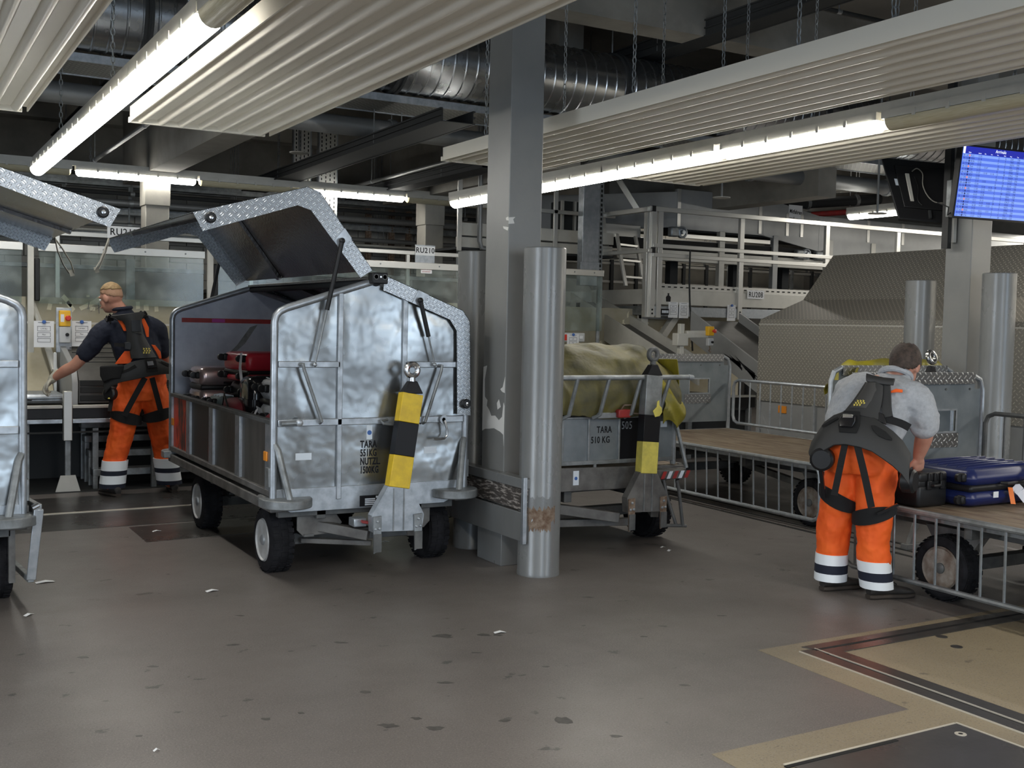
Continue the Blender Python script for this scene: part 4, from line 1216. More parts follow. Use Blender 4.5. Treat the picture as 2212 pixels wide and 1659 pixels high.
def covered_cart(loc, label, opened, stencil):
    t = thing('covered_baggage_cart', label, 'baggage cart', loc, 0, 'covered galvanised baggage carts')
    # chassis
    MB().box((0.03, 0.02, 0.44), (W-0.03, L-0.02, 0.47)).build('deck', M_frame, t, smooth=0)
    for x in (0.0, W-0.05):
        MB().box((x-0.02, -0.02, 0.405), (x+0.07, L+0.02, 0.465)).build('side_rail', M_dirtframe, t, bevel=0.006)
    fr = MB()
    for x in (0.28, 0.90):
        fr.box((x, 0.05, 0.34), (x+0.06, L-0.05, 0.44))
    for y in (0.05, 0.9, 1.5, L-0.1):
        fr.box((0.05, y, 0.36), (W-0.05, y+0.05, 0.43))
    fr.build('chassis_frame', M_frame, t, bevel=0.004)
    for y in (0.29, 1.84):
        MB().box((0.16, y-0.035, 0.155), (W-0.16, y+0.035, 0.225)).build('axle', M_frame, t, bevel=0.004)
        for x in (0.22, 0.92):
            sp = MB()
            for k in range(3):
                sp.box((x, y-0.2+0.05*k, 0.23+0.018*k), (x+0.06, y+0.2-0.05*k, 0.245+0.018*k))
            sp.box((x, y-0.06, 0.27), (x+0.06, y+0.06, 0.35))
            sp.build('leaf_spring', M_frame, t, smooth=0)
    MB().prism([(0.18, 0.36), (0.42, 0.36), (0.46, 0.30), (0.40, 0.24), (0.22, 0.23), (0.18, 0.27)], (0, 0.10, 0), (1, 0, 0), (0, 0, 1), (0, 0.012, 0)).build('turntable_bracket', M_dirtframe, t, bevel=0.003)
    MB().prism([(0.80, 0.36), (1.04, 0.36), (1.04, 0.27), (1.0, 0.23), (0.82, 0.24), (0.76, 0.30)], (0, 0.10, 0), (1, 0, 0), (0, 0, 1), (0, 0.012, 0)).build('turntable_bracket', M_dirtframe, t, bevel=0.003)
    for p0, p1, ww in (((0.30, 0.14, 0.29), (0.56, -0.07, 0.245), 0.058), ((0.92, 0.14, 0.29), (0.84, -0.07, 0.245), 0.058), ((0.24, 0.2, 0.19), (0.6, -0.02, 0.185), 0.03)):
        MB().bar(p0, p1, ww, ww).build('steering_arm', M_dirtframe, t, bevel=0.004)
    MB().bar((0.50, -0.10, 0.335), (0.66, -0.12, 0.305), 0.05, 0.014).build('brake_lever', M_red, t, bevel=0.003, label='red brake lever')
    MB().box((0.46, -0.09, 0.30), (0.54, 0.0, 0.35)).build('lever_bracket', M_galv, t, bevel=0.006)
    for x0, x1 in ((0.03, 0.17), (W-0.03, W-0.17)):
        for y in (0.29, 1.84):
            wheel(t, x0, x1, y, 0.193, 0.195, M_rim)
    # front and rear ends
    for y, ms, isf in ((0.0, M_sheet, True), (L, M_sheet_d, False)):
        xs = (0.018, 0.395, 0.80, W-0.018)
        def zr(x):
            return 1.735 - abs(x-W/2)/(W/2)*0.165
        def sheet(x0, x1, z0, z1=None):
            nx, nz = 10, 12
            rows = []
            for i in range(nz+1):
                row = []
                for j in range(nx+1):
                    x = x0+(x1-x0)*j/nx
                    top = zr(x)-0.012 if z1 is None else z1
                    if z1 is None and (x < 0.08 or x > W-0.08):
                        e = min(x, W-x)
                        top = min(top, 1.50 + 0.06*math.sqrt(max(0, e/0.08)))
                    z = z0+(top-z0)*i/nz
                    edge = min(1, 8*min(j, nx-j)/nx, 8*min(i, nz-i)/nz)
                    d = mnoise.noise(Vector((x*3.1, loc[0]*1.7+y, z*3.1)))*0.007*edge*(0.0 if z1 == 0.91 else 1.0)
                    row.append((x, y+d, z))
                rows.append(row)
            return MB().grid(rows, 0.003).build('sheet_panel', ms, t, smooth=60)
        if isf:
            sheet(xs[0], xs[1], 0.53, 0.91)
            sheet(xs[1], xs[3], 0.53, 0.91)
            sheet(xs[0], xs[1], 0.91, 1.25)
            sheet(xs[0], xs[1], 1.25)
            sheet(xs[1], xs[2], 0.91)
            sheet(xs[2], xs[3], 0.91, 1.25)
            sheet(xs[2], xs[3], 1.25)
        else:
            sheet(xs[0], xs[3], 0.47)
        sg = -1 if isf else 1
        ya, yb = (y-0.022, y+0.0) if isf else (y, y+0.022)
        for a, b, c, d in ((0.375, 0.46, 0.405, 1.665), (0.785, 0.91, 0.815, 1.668), (0.02, 0.895, W-0.02, 0.935), (0.02, 1.232, 0.39, 1.268), (0.80, 1.232, W-0.02, 1.268)):
            MB().box((a, ya, b), (c, yb, d)).build('stiffener', M_galv, t, bevel=0.004)
        MB().prism([(0.0, 0.535), (0.0, 0.47), (0.10, 0.398), (W-0.14, 0.398), (W, 0.47), (W, 0.535)], (0, y-0.012 if isf else y, 0), (1, 0, 0), (0, 0, 1), (0, 0.012, 0)).build('skirt', M_galv, t, bevel=0.002)
        for mir in (False, True):
            pth = roof_path(y)
            if mir:
                pth = [(W-p[0], p[1], p[2]) for p in pth]
            MB().tube(pth, 0.022, 12).build('corner_post', M_galv, t)
            s = -1 if mir else 1
            x = W if mir else 0
            yo = -1 if isf else 1
            MB().tube([(x, y, 0.80), (x+s*0.02, y+yo*0.02, 0.76), (x+s*0.075, y+yo*0.085, 0.47)], 0.020, 10).build('corner_brace', M_galv_d, t)
            dd = [(0.145*math.cos(a), 0.145*math.sin(a)) for a in [math.pi*k/12 for k in range(13)]] + [(-0.145, -0.07), (0.145, -0.07)]
            MB().prism(dd, (x+s*0.075, y+yo*0.02, 0.435), (1, 0, 0), (0, yo, 0), (0, 0, 0.052)).build('corner_bumper', M_galv_d, t, bevel=0.006)
    # open left and closed-in right low sides
    for x, m in ((0.0, 1), (W, -1)):
        ys = [0.02, 0.64, 1.27, 1.90, 2.46]
        for k, yy in enumerate(ys):
            MB().box((x-0.008, yy, 0.50), (x+0.03*m, yy+0.045, 0.905)).box((x-0.012*m, yy, 0.50), (x-0.004*m, yy+0.10, 0.905) if k < 4 else (x-0.004*m, yy+0.045, 0.905)).build('side_upright', M_galv, t, bevel=0.003)
            if k < 4:
                MB().box((x+0.006*m, yy+0.045, 0.52), (x+0.010*m, ys[k+1], 0.905)).build('side_panel', M_sider if k == 3 else M_sides if k == 2 else M_sidep, t, smooth=0)
        MB().box((x-0.016, 0.0, 0.905), (x+0.03, L, 0.93)).build('top_rail', M_frame, t, bevel=0.003)
        MB().box((x-0.016, 0.0, 0.49), (x+0.03, L, 0.525)).build('bottom_rail', M_dirtframe, t, bevel=0.003)
        for yy in (0.06, 2.36):
            MB().box((x-0.022*m, yy, 0.69), (x-0.012*m, yy+0.06, 0.745)).build('side_reflector', M_amber, t, bevel=0.004)
        MB().box((x-0.03*m, -0.01, 0.55), (x-0.012*m, 0.05, 0.66)).build('hinge_plate', M_galv_d, t, bevel=0.003)
        MB().cyl((x-0.03*m, 0.02, 0.47), (x-0.03*m, 0.14, 0.47), 0.022, 10).build('hinge_pin', M_frame, t)
    MB().box((0.07, L-0.006, 1.468), (W-0.07, L-0.003, 1.502)).build('red_stripe', M_red, t, smooth=0, label='red tape stripe on the inner rear panel')
    MB().box((0.30, L-0.008, 1.472), (0.40, L-0.006, 1.498)).build('tape_label', mat('magenta_tape', (0.45, 0.06, 0.30), 0.5), t, smooth=0)
    MB().prism([(0.42, 1.22), (0.50, 1.30), (0.60, 1.44), (0.66, 1.46), (0.56, 1.31), (0.46, 1.22)], (0, L-0.006, 0), (1, 0, 0), (0, 0, 1), (0, 0.002, 0)).build('adhesive_smear', M_galv_d, t, smooth=0)
    # ridge
    MB().cyl((W/2, -0.02, 1.735), (W/2, L+0.02, 1.735), 0.024, 12).build('ridge_pipe', M_darkst, t)
    MB().box((W/2-0.035, 0.02, 1.75), (W/2+0.035, L-0.02, 1.768)).build('ridge_hinge', M_lidin, t, bevel=0.003)
    hb = MB().box((W/2-0.05, -0.075, 1.725), (W/2+0.048, 0.0, 1.79)).build('hinge_block', M_blackpl, t, bevel=0.006)
    for dx in (-0.028, 0.026):
        MB().lathe([(0.017, 0), (0.017, 0.003), (0.012, 0.003), (0.012, 0.0)], (W/2+dx, -0.075, 1.765), (0, -1, 0), 16).build('hinge_cap', M_frame, hb)
    MB().lathe([(0, 0), (0.005, 0), (0.005, 0.004), (0, 0.004)], (W/2, -0.075, 1.765), (0, -1, 0), 8).build('rivet', M_chrome, hb)
    # lids
    openL = ([(0.575, 1.805), (0.22, 2.272), (-0.47, 2.072)], [(0.50, 1.757), (0.163, 2.165), (-0.415, 1.972)])
    closR = ([(0.655, 1.778), (1.225, 1.565), (1.245, 0.935)], [(0.645, 1.690), (1.135, 1.508), (1.150, 0.945)])
    mir = lambda A: tuple([(W-p[0], p[1]) for p in q] for q in A)
    if opened == 'left':
        bl, br = lid(t, -1, *openL, True, [(0, 0), (-0.02, -0.06), (-0.06, -0.17), (-0.10, -0.24), (-0.07, -0.23), (-0.02, -0.1), (0.0, -0.01)]), lid(t, 1, *closR, True, None)
    else:
        oR = tuple([(p[0], p[1]-0.01) for p in q] for q in mir(openL))
        br, bl = lid(t, 1, *oR, True, [(0, 0), (0.02, -0.10), (0.06, -0.20), (0.10, -0.26), (0.13, -0.25), (0.11, -0.18), (0.05, -0.08), (0.0, -0.01)]), lid(t, -1, *mir(closR), True, None)
    for b_, x in ((bl, 0.225), (br, 0.985)):
        gas_strut(t, (b_.x, -0.058, b_.z), (x, -0.045, 1.25))
        gas_strut(t, (b_.x, L+0.06, b_.z), (x, L+0.045, 1.25))
    # small front fittings
    for p0, p1 in (((0.153, 1.252), (0.268, 0.911)), ((1.032, 1.244), (0.924, 0.894))):
        MB().tube([(p0[0]-0.012, -0.02, p0[1]), (p0[0], -0.05, p0[1]), (p0[0]+(p1[0]-p0[0])*0.05, -0.052, p0[1]-0.03), (p1[0], -0.052, p1[1]+0.01), (p1[0], -0.02, p1[1])], 0.010, 8).build('prop_rod', M_galv_d, t)
    MB().cyl((0.03, -0.045, 0.915), (0.13, -0.045, 0.918), 0.014, 10).build('latch_bar', M_galv_d, t)
    MB().lathe([(0, 0), (0.022, 0), (0.022, 0.02), (0.012, 0.026), (0, 0.026)], (0.135, -0.035, 0.918), (0, -1, 0), 12).build('latch_eye', M_galv, t)
    MB().tube([(0.69, -0.025, 0.92), (0.64, -0.05, 0.915), (0.65, -0.055, 0.90), (0.72, -0.055, 0.892), (0.78, -0.05, 0.91)], 0.008, 8).build('hook', M_galv_d, t)
    MB().lathe([(0.012, 0), (0.026, 0), (0.026, 0.012), (0.012, 0.012), (0.012, 0)], (1.055, -0.03, 0.915), (0, -1, 0), 14).build('latch_eye', M_galv, t)
    MB().tube([(1.055, -0.05, 0.91), (1.07, -0.055, 0.86), (1.072, -0.055, 0.82), (1.055, -0.055, 0.80), (0.985, -0.05, 0.795)], 0.007, 8).build('latch_handle', M_chrome, t)
    MB().box((0.13, -0.0045, 0.698), (0.226, -0.0030, 0.738)).build('sticker', M_white, t, smooth=0)
    MB().box((0.942, -0.0045, 0.706), (1.027, -0.0030, 0.747)).build('sticker', M_white, t, smooth=0)
    MB().box((0.565, -0.0045, 0.805), (0.601, -0.0030, 0.889)).build('sticker', M_white, t, smooth=0)
    MB().lathe([(0, 0), (0.014, 0), (0.014, 0.001), (0, 0.001)], (0.583, -0.0045, 0.845), (0, -1, 0), 18).build('sticker_emblem', M_blue, t)
    tp = MB().box((0.524, -0.018, 0.408), (0.645, -0.012, 0.472)).build('type_plate', M_blk, t, smooth=0)
    for k in range(4):
        MB().box((0.555, -0.0195, 0.414+k*0.011), (0.62, -0.018, 0.421+k*0.011)).build('plate_line', M_white, tp, smooth=0)
    MB().box((0.625, -0.0195, 0.455), (0.64, -0.018, 0.467)).build('plate_line', M_white, tp, smooth=0)
    if stencil:
        for k, s in enumerate(('TARA', '551KG', 'NUTZL.', '1500KG')):
            text('stencil_lettering', s, 0.058, M_blk, t, (0.527, -0.0042, 0.757-k*0.051), (R(90), 0, 0), (0.66, 0.58, 0.60, 0.56)[k], bold=0.0017)
    return t

cart1 = covered_cart((1.95, 6.1, 0), 'covered silver cart with left lid up, suitcases inside and TARA 551KG stencil', 'left', True)
tow_bar(cart1, 0.69, 0.285, -0.20, (0.797, -0.13, 1.222), [(0.185, M_yel), (0.195, M_blk), (0.17, M_yel)])
cart0 = covered_cart((-0.58, 6.1, 0), 'covered silver cart cut off by the left edge, its right lid raised', 'right', False)
o = WLOC[cart0.name]
hf = MB().bar(at(84, 1100, y=6.02)-o, at(67, 1252, y=6.06)-o, 0.045, 0.02, up=(0, 1, 0))
hf.build('hinged_bar', M_galv, cart0, bevel=0.003)
MB().bar(at(84, 1100, y=6.02)-o, Vector((1.20, 1.2, 0.47)), 0.03, 0.05).build('folded_side_rail', M_galv_d, cart0, bevel=0.003)
MB().bar(at(67, 1252, y=6.06)-o, Vector((1.19, 1.2, 0.10)), 0.03, 0.03).build('folded_side_rail', M_galv_d, cart0, bevel=0.003)
MB().cyl(at(70, 1097, y=5.99)-o, at(84, 1090, y=5.99)-o, 0.014, 10).build('hinge_pin', M_chrome, cart0)
MB().box((1.16, 0.05, 0.12), (1.19, 0.10, 0.42)).build('drop_link', M_dirtframe, cart0, smooth=0)

# ------------------------------------------------------------------ open flat carts with bar gates
def gate(t, x, y0, y1, z0, z1, name, m, lean=0.0, pitch=0.145, r=0.016):
    """tubular side gate: rounded frame and bars"""
    c = 0.07
    def P(y, z):
        return (x + lean*(z1-z)/(z1-z0), y, z)
    pts = [P(y0, z0+c), P(y0, z1-c), P(y0+c*0.3, z1-c*0.3), P(y0+c, z1), P(y1-c, z1), P(y1-c*0.3, z1-c*0.3), P(y1, z1-c), P(y1, z0+c), P(y1-c*0.3, z0+c*0.3), P(y1-c, z0), P(y0+c, z0), P(y0+c*0.3, z0+c*0.3)]
    g_ = MB().tube(pts, r, 8, closed=True).build(name, m, t)
    n = int((y1-y0)/pitch)
    proto = None
    for i in range(1, n+1):
        y = y0+i*pitch
        if y > y1-0.05:
            break
        MB().tube([P(y, z0), P(y, z1)], 0.008, 6, caps=False).build('gate_bar', m, g_)
    return g_
def end_panel(t, y, w, side, z0=0.58, z1=1.235):
    """sheet end wall with rounded tube frame, cut-out window and tread plate strips; side=-1 faces the camera"""
    c = 0.10
    x0, x1 = 0.0, w
    fr = [(x0, y, 0.50), (x0, y, z1-c), (x0+c*0.3, y, z1-c*0.3), (x0+c, y, z1), (x1-c, y, z1), (x1-c*0.3, y, z1-c*0.3), (x1, y, z1-c), (x1, y, 0.50)]
    MB().tube(fr, 0.019, 10).build('end_frame', M_galv, t)
    wx0, wx1, wz0, wz1 = w*0.62, w*0.80, 0.87, 1.005
    sh = MB()
    for a in ((0.02, z0, w-0.02, wz0), (0.02, wz0, wx0, wz1), (wx1, wz0, w-0.02, wz1), (0.02, wz1, w-0.02, z1-c*0.9), (0.08, z1-c*0.9, w-0.08, z1-0.01)):
        sh.box((a[0], y-0.003, a[1]), (a[2], y+0.003, a[3]))
    sh.build('end_sheet', M_greysheet, t, smooth=0)
    e = MB()
    for a in ((wx0-0.012, wz0-0.012, wx1+0.012, wz0), (wx0-0.012, wz1, wx1+0.012, wz1+0.012), (wx0-0.012, wz0, wx0, wz1), (wx1, wz0, wx1+0.012, wz1)):
        e.box((a[0], y-0.008, a[1]), (a[2], y+0.008, a[3]))
    e.build('window_frame', M_galv, t, smooth=0)
    MB().box((wx0-0.06, y-0.008, 0.765), (wx1+0.03, y-0.003, wz0-0.012)).build('tread_strip', M_tread_w, t, smooth=0)
    MB().box((0.10, y-0.024, z1-0.055), (w-0.10, y-0.019, z1+0.012)).box((0.10, y-0.024, z1+0.012), (w-0.10, y+0.02, z1+0.02)).build('top_strip', M_tread_w, t, smooth=0)
    for x in (w*0.3, w*0.72, w*0.9):
        MB().lathe([(0, 0), (0.008, 0), (0.008, 0.004), (0, 0.004)], (x, y-0.004, z1-0.09), (0, -1, 0), 8).build('rivet', M_frame, t)
def open_cart(loc, label, w, l, ends, wheel_r=0.187, yw=(0.28, 0.32)):
    t = thing('open_baggage_cart', label, 'baggage cart', loc, 0, 'open wooden deck baggage carts')
    n = 4
    for k in range(n):
        MB().box((0.02+(w-0.04)*k/n+0.001, 0.02, 0.478), (0.02+(w-0.04)*(k+1)/n-0.001, l-0.02, 0.505+0.0006*(k % 2))).build('deck_board', M_wood, t, smooth=0)
    ed = MB()
    ed.box((0, 0, 0.455), (0.022, l, 0.510)).box((w-0.022, 0, 0.455), (w, l, 0.510)).box((0.022, 0, 0.44), (w-0.022, 0.02, 0.508)).box((0.022, l-0.02, 0.44), (w-0.022, l, 0.508))
    ed.build('deck_edge', M_galv_d, t, bevel=0.004)
    fr = MB()
    for x in (w*0.22, w*0.72):
        fr.box((x, 0.05, 0.37), (x+0.06, l-0.05, 0.477))
    for y in (0.1, l*0.35, l*0.65, l-0.15):
        fr.box((0.03, y, 0.39), (w-0.03, y+0.05, 0.477))
    fr.build('chassis_frame', M_frame, t, bevel=0.004)
    for y in (yw[0], l-yw[1]):
        MB().box((0.15, y-0.035, wheel_r-0.035), (w-0.15, y+0.035, wheel_r+0.035)).build('axle', M_frame, t, bevel=0.004)
        for x in (0.2, w-0.27):
            MB().prism([(-0.2, 0.40), (0.2, 0.40), (0.07, wheel_r+0.02), (-0.07, wheel_r+0.02)], (x, y, 0), (0, 1, 0), (0, 0, 1), (0.07, 0, 0)).build('hanger', M_dirtframe, t, bevel=0.004)
        for x0, x1 in ((0.09, 0.22), (w-0.09, w-0.22)):
            wheel(t, x0, x1, y, wheel_r-0.003, wheel_r, M_rimd)
    MB().bar((0.12, yw[0], 0.30), (0.35, l*0.5, 0.36), 0.05, 0.05).build('brake_rod', M_frame, t, bevel=0.004)
    for y in ends:
        end_panel(t, y, w, -1)
    return t
cart3 = open_cart((6.13, 5.92, 0), 'empty open cart with bare wooden deck and lowered near gate, right of the tarpaulin cart', 1.35, 2.70, (2.69, 0.01))
gate(cart3, -0.03, 0.06, 2.6, 0.08, 0.50, 'lowered_gate', M_galv, lean=0.02)
gate(cart3, 1.35, 0.06, 2.62, 0.57, 1.0, 'raised_gate', M_galv)
cart4 = open_cart((5.10, 2.15, 0), 'open cart with suitcases on its deck at the right edge, before the bending worker', 1.30, 2.70, (2.69,), 0.187, (0.35, 0.70))
gate(cart4, -0.035, 0.05, 2.60, 0.10, 0.50, 'lowered_gate', M_galv_d, lean=0.01)
gate(cart4, 1.31, 0.05, 2.66, 0.57, 0.985, 'raised_gate', M_frame, r=0.015)

# ------------------------------------------------------------------ tarpaulin cart behind the bollards
cart2 = thing('tarpaulin_baggage_cart', 'low galvanised cart under an olive tarpaulin with TARA 510 KG stencil', 'baggage cart', (3.67, 6.1, 0))
W2 = 1.23
for k in range(4):
    MB().box((0.02+(W2-0.04)*k/4+0.001, 0.02, 0.53), (0.02+(W2-0.04)*(k+1)/4-0.001, L-0.02, 0.556)).build('deck_board', M_wood, cart2, smooth=0)
MB().prism([(0.0, 0.575), (0.0, 0.44), (0.12, 0.415), (0.95, 0.41), (1.02, 0.44), (W2, 0.47), (W2, 0.55), (0.5, 0.565)], (0, -0.02, 0), (1, 0, 0), (0, 0, 1), (0, 0.03, 0)).build('front_skirt', M_dirtframe, cart2, bevel=0.004)
MB().box((0, 0.0, 0.44), (0.03, L, 0.56)).box((W2-0.03, 0, 0.44), (W2, L, 0.56)).build('side_rail', M_dirtframe, cart2, bevel=0.004)
MB().box((0.30, -0.024, 0.455), (0.345, -0.021, 0.55)).build('sticker', M_white, cart2, smooth=0)
MB().lathe([(0, 0), (0.012, 0), (0.012, 0.001), (0, 0.001)], (0.322, -0.024, 0.50), (0, -1, 0), 14).build('sticker_emblem', M_blue, cart2)
# front gate panel
for a, b in ((0.0, 0.215), (0.225, 0.42), (0.43, 0.665), (0.675, 0.86), (0.87, 1.13)):
    MB().box((a, -0.005, 0.61), (b, 0.0, 0.895)).build('gate_sheet', M_blk if a == 0.675 else M_greysheet, cart2, smooth=0)
gf = MB()
for x in (0.22, 0.425, 0.67, 0.865):
    gf.box((x-0.008, -0.014, 0.60), (x+0.008, 0.004, 0.895))
gf.box((0, -0.016, 0.585), (1.13, 0.006, 0.612)).box((0, -0.016, 0.89), (1.16, 0.006, 0.905))
gf.build('gate_frame', M_galv_d, cart2, bevel=0.003)
MB().box((0.47, -0.012, 0.545), (0.49, 0.0, 0.59)).build('gate_stay', M_galv_d, cart2, smooth=0)
for k, s in enumerate(('TARA', '510 KG')):
    text('stencil_lettering', s, 0.062, M_blk, cart2, (0.49-0.045*k, -0.0065, 0.795-k*0.068), (R(90), 0, 0), 0.72, bold=0.001)
text('chalk_number', '505', 0.075, M_galv, cart2, (0.69, -0.0065, 0.815), (R(90), 0, 0), 0.75)
MB().box((1.02, -0.007, 0.82), (1.075, -0.005, 0.86)).build('sticker', M_white, cart2, smooth=0)
MB().tube([(1.14, 0, 0.56), (1.14, 0, 0.9)], 0.02, 10).build('corner_post', M_galv_d, cart2)
MB().tube([(1.125, -0.02, 0.90), (1.19, -0.09, 0.54)], 0.014, 8).build('corner_brace', M_galv_d, cart2)
dd = [(0.15*math.cos(a), 0.12*math.sin(a)) for a in [math.pi*k/12 for k in range(13)]] + [(-0.16, -0.05), (0.15, -0.05)]
MB().prism(dd, (1.06, -0.02, 0.475), (1, 0, 0), (0, -1, 0), (0, 0, 0.06)).build('corner_bumper', M_dirtframe, cart2, bevel=0.006)
for k in range(5):
    x = 0.93+k*0.05
    MB().prism([(x, 0.48), (x+0.03, 0.48), (x+0.055, 0.53), (x+0.025, 0.53)], (0, -0.142, 0), (1, 0, 0), (0, 0, 1), (0, 0.002, 0)).build('warning_stripe', M_red if k % 2 == 0 else M_white, cart2, smooth=0)
# outward tipped top rack
rk = MB().tube([(0.0, -0.14, 1.17), (1.13, -0.16, 1.172)], 0.017, 10).build('rack_rail', M_galv_d, cart2)
MB().cyl((1.125, -0.16, 1.172), (1.165, -0.16, 1.168), 0.019, 10).build('rail_end', M_galv, rk)
for x0, x1 in ((0.0, -0.03), (0.235, 0.205), (0.48, 0.447), (0.735, 0.70), (0.975, 0.935)):
    MB().tube([(x1-0.03, -0.06, 0.90), (x1, -0.10, 0.925), (x0, -0.15, 1.165)], 0.014, 8).build('rack_bar', M_galv_d, rk)
MB().box((0.45, -0.07, 0.895), (0.62, -0.02, 0.935)).build('rack_hinge', M_galv_d, cart2, bevel=0.006)
MB().box((0.60, -0.10, 0.90), (0.70, -0.03, 0.955)).build('lock_block', M_red, cart2, bevel=0.008, label='red locking block')
MB().tube([(0.62, -0.09, 0.95), (0.64, -0.10, 0.985), (0.70, -0.10, 0.985), (0.71, -0.10, 0.93), (0.76, -0.10, 0.925)], 0.006, 6).build('lock_wire', M_rust, cart2)
fr = MB()
for x in (0.28, 0.9):
    fr.box((x, 0.05, 0.33), (x+0.06, L-0.05, 0.43))
for y in (0.25, 1.2, 2.2):
    fr.box((0.1, y, 0.36), (W2-0.1, y+0.06, 0.44))
fr.build('chassis_frame', M_frame, cart2, bevel=0.004)
for p0, p1, ww in (((0.10, 0.14, 0.31), (0.62, -0.10, 0.235), 0.065), ((0.05, 0.25, 0.17), (0.75, -0.05, 0.19), 0.05), ((1.05, 0.2, 0.3), (0.92, -0.1, 0.24), 0.055)):
    MB().bar(p0, p1, ww, ww).build('steering_arm', M_dirtframe, cart2, bevel=0.004)
for yy in (0.265, 2.0):
    MB().box((0.15, yy, 0.175), (W2-0.15, yy+0.07, 0.245)).build('axle', M_frame, cart2, bevel=0.004)
for x0, x1 in ((0.0, 0.15), (W2-0.0, W2-0.15)):
    for y in (0.30, 2.03):
        wheel(cart2, x0, x1, y, 0.205, 0.208, M_rimd)
MB().tube([(1.02, -0.06, 0.46), (1.03, -0.08, 0.36), (1.11, -0.1, 0.14)], 0.012, 8).tube([(1.10, -0.1, 0.46), (1.12, -0.1, 0.40), (1.15, -0.12, 0.14)], 0.012, 8).tube([(1.0, -0.08, 0.15), (1.18, -0.12, 0.14)], 0.012, 8).build('jack_leg', M_frame, cart2)
tow_bar(cart2, 0.765, 0.285, -0.22, (0.828, -0.155, 1.325), [(0.19, M_yelp), (0.16, M_blk), (0.24, M_galv_d)], dirty=True)
blobp = [(0.0, 0.0), (0.035, 0.005), (0.055, 0.03), (0.05, 0.06), (0.03, 0.075), (0.025, 0.11), (0.01, 0.10), (0.008, 0.065), (-0.02, 0.04)]
MB().prism(blobp, (0.79, -0.245, 0.915), (1, 0, 0.0), (0.09, 0.06, 1), (0, 0.004, 0)).build('paint_blob', M_yelp, cart2, smooth=0)
# ------------------------------------------------------------------ tarpaulins (draped cloth with thickness)
def drape(name, label, cols, m, seed, parts=None):
    pass
def sm(a, b, x):
    t = max(0.0, min(1.0, (x-a)/(b-a)))
    return t*t*(3-2*t)
t = thing('tarpaulin', 'olive tarpaulin draped over the load of the low cart behind the bollards', 'tarpaulin', (3.67, 6.1, 0))
rows = []
NX, NY = 56, 90
for i in range(NY+1):
    row = []
    v = i/NY
    for j in range(NX+1):
        u = j/NX
        x = -0.02 + 1.16*u
        # crest height along x, falls toward both long sides
        zt = 1.335 + 0.035*math.sin(u*3.3-0.3) - 0.05*sm(0.86, 1.0, u)
        # v: front hem (0) -> up the front -> over the top -> back
        if v < 0.28:
            k = v/0.28
            y = -0.035 - 0.035*math.sin(k*math.pi) + 0.10*k*k
            z = 0.905 + (zt-0.10-0.905)*k + 0.015*math.sin(u*9)*(1-k)
        elif v < 0.38:
            k = (v-0.28)/0.10
            y = 0.065 + 0.28*k
            z = zt-0.10 + 0.10*math.sin(k*math.pi/2)
        else:
            k = (v-0.38)/0.62
            y = 0.345 + 2.1*k
            z = zt - 0.10*k
        n1 = mnoise.noise(Vector((x*2.6, y*2.2+z*2.6, 3.3)))*0.045 + mnoise.noise(Vector((x*6.5+z*4, y*5, 9.1)))*0.018
        ridge = abs(mnoise.noise(Vector((x*2.0 - z*2.2, z*1.4+y, 5.0))))
        n1 += (0.20-ridge)*0.16 if ridge < 0.20 else 0
        r2_ = abs(mnoise.noise(Vector((x*3.7 + z*2.0, y*1.2 - z*3.1, 12.0))))
        n1 += (0.12-r2_)*0.15 if r2_ < 0.12 else 0
        row.append((x, y - n1*(1.0 if v < 0.33 else 0.3), z + n1*(0.25 if v < 0.33 else 0.8)))
    rows.append(row)
MB().grid(rows, 0.006).build('cloth', M_tarp, t, smooth=50)
# bright yellow flap bunched at the right front corner
rows = []
for i in range(25):
    v = i/24
    row = []
    for j in range(15):
        u = j/14
        top = 1.235 - 0.07*u - 0.12*u*u
        bot = 0.855 - 0.01*u + 0.03*math.sin(u*7)
        z = bot + (top-bot)*v
        bulge = math.sin(u*math.pi*0.9)*0.10 + 0.03
        x = 0.955 + u*(0.205 + 0.05*math.sin(v*3.0+0.4))
        y = -0.11 + 0.10*u + 0.14*v*v - bulge*0.5*math.sin(v*2.6+0.3)
        ridge = abs(mnoise.noise(Vector((x*7.0 + z*3.2, z*2.2, 7.0))))
        y -= (0.22-ridge)*0.16 if ridge < 0.22 else 0
        row.append((x, y, z))
    rows.append(row)
MB().grid(rows, 0.005).build('bunched_flap', M_tarpy, t, smooth=45, label='bright yellow bunched corner of the tarpaulin')
rows = []
for i in range(19):
    v = i/18
    row = []
    for j in range(25):
        u = j/24
        a = math.pi*(0.02+0.96*v)
        x = 1.135 + 0.03*math.sin(a)
        row.append((x + 0.015*mnoise.noise(Vector((u*9, v*4, 1))), -0.02 + 2.3*u, 0.87 + 0.42*(1-v) + 0.02*mnoise.noise(Vector((u*6, v*5, 4)))))
    rows.append(row)
MB().grid(rows, 0.005).build('side_flap', M_tarpy, t, smooth=45)
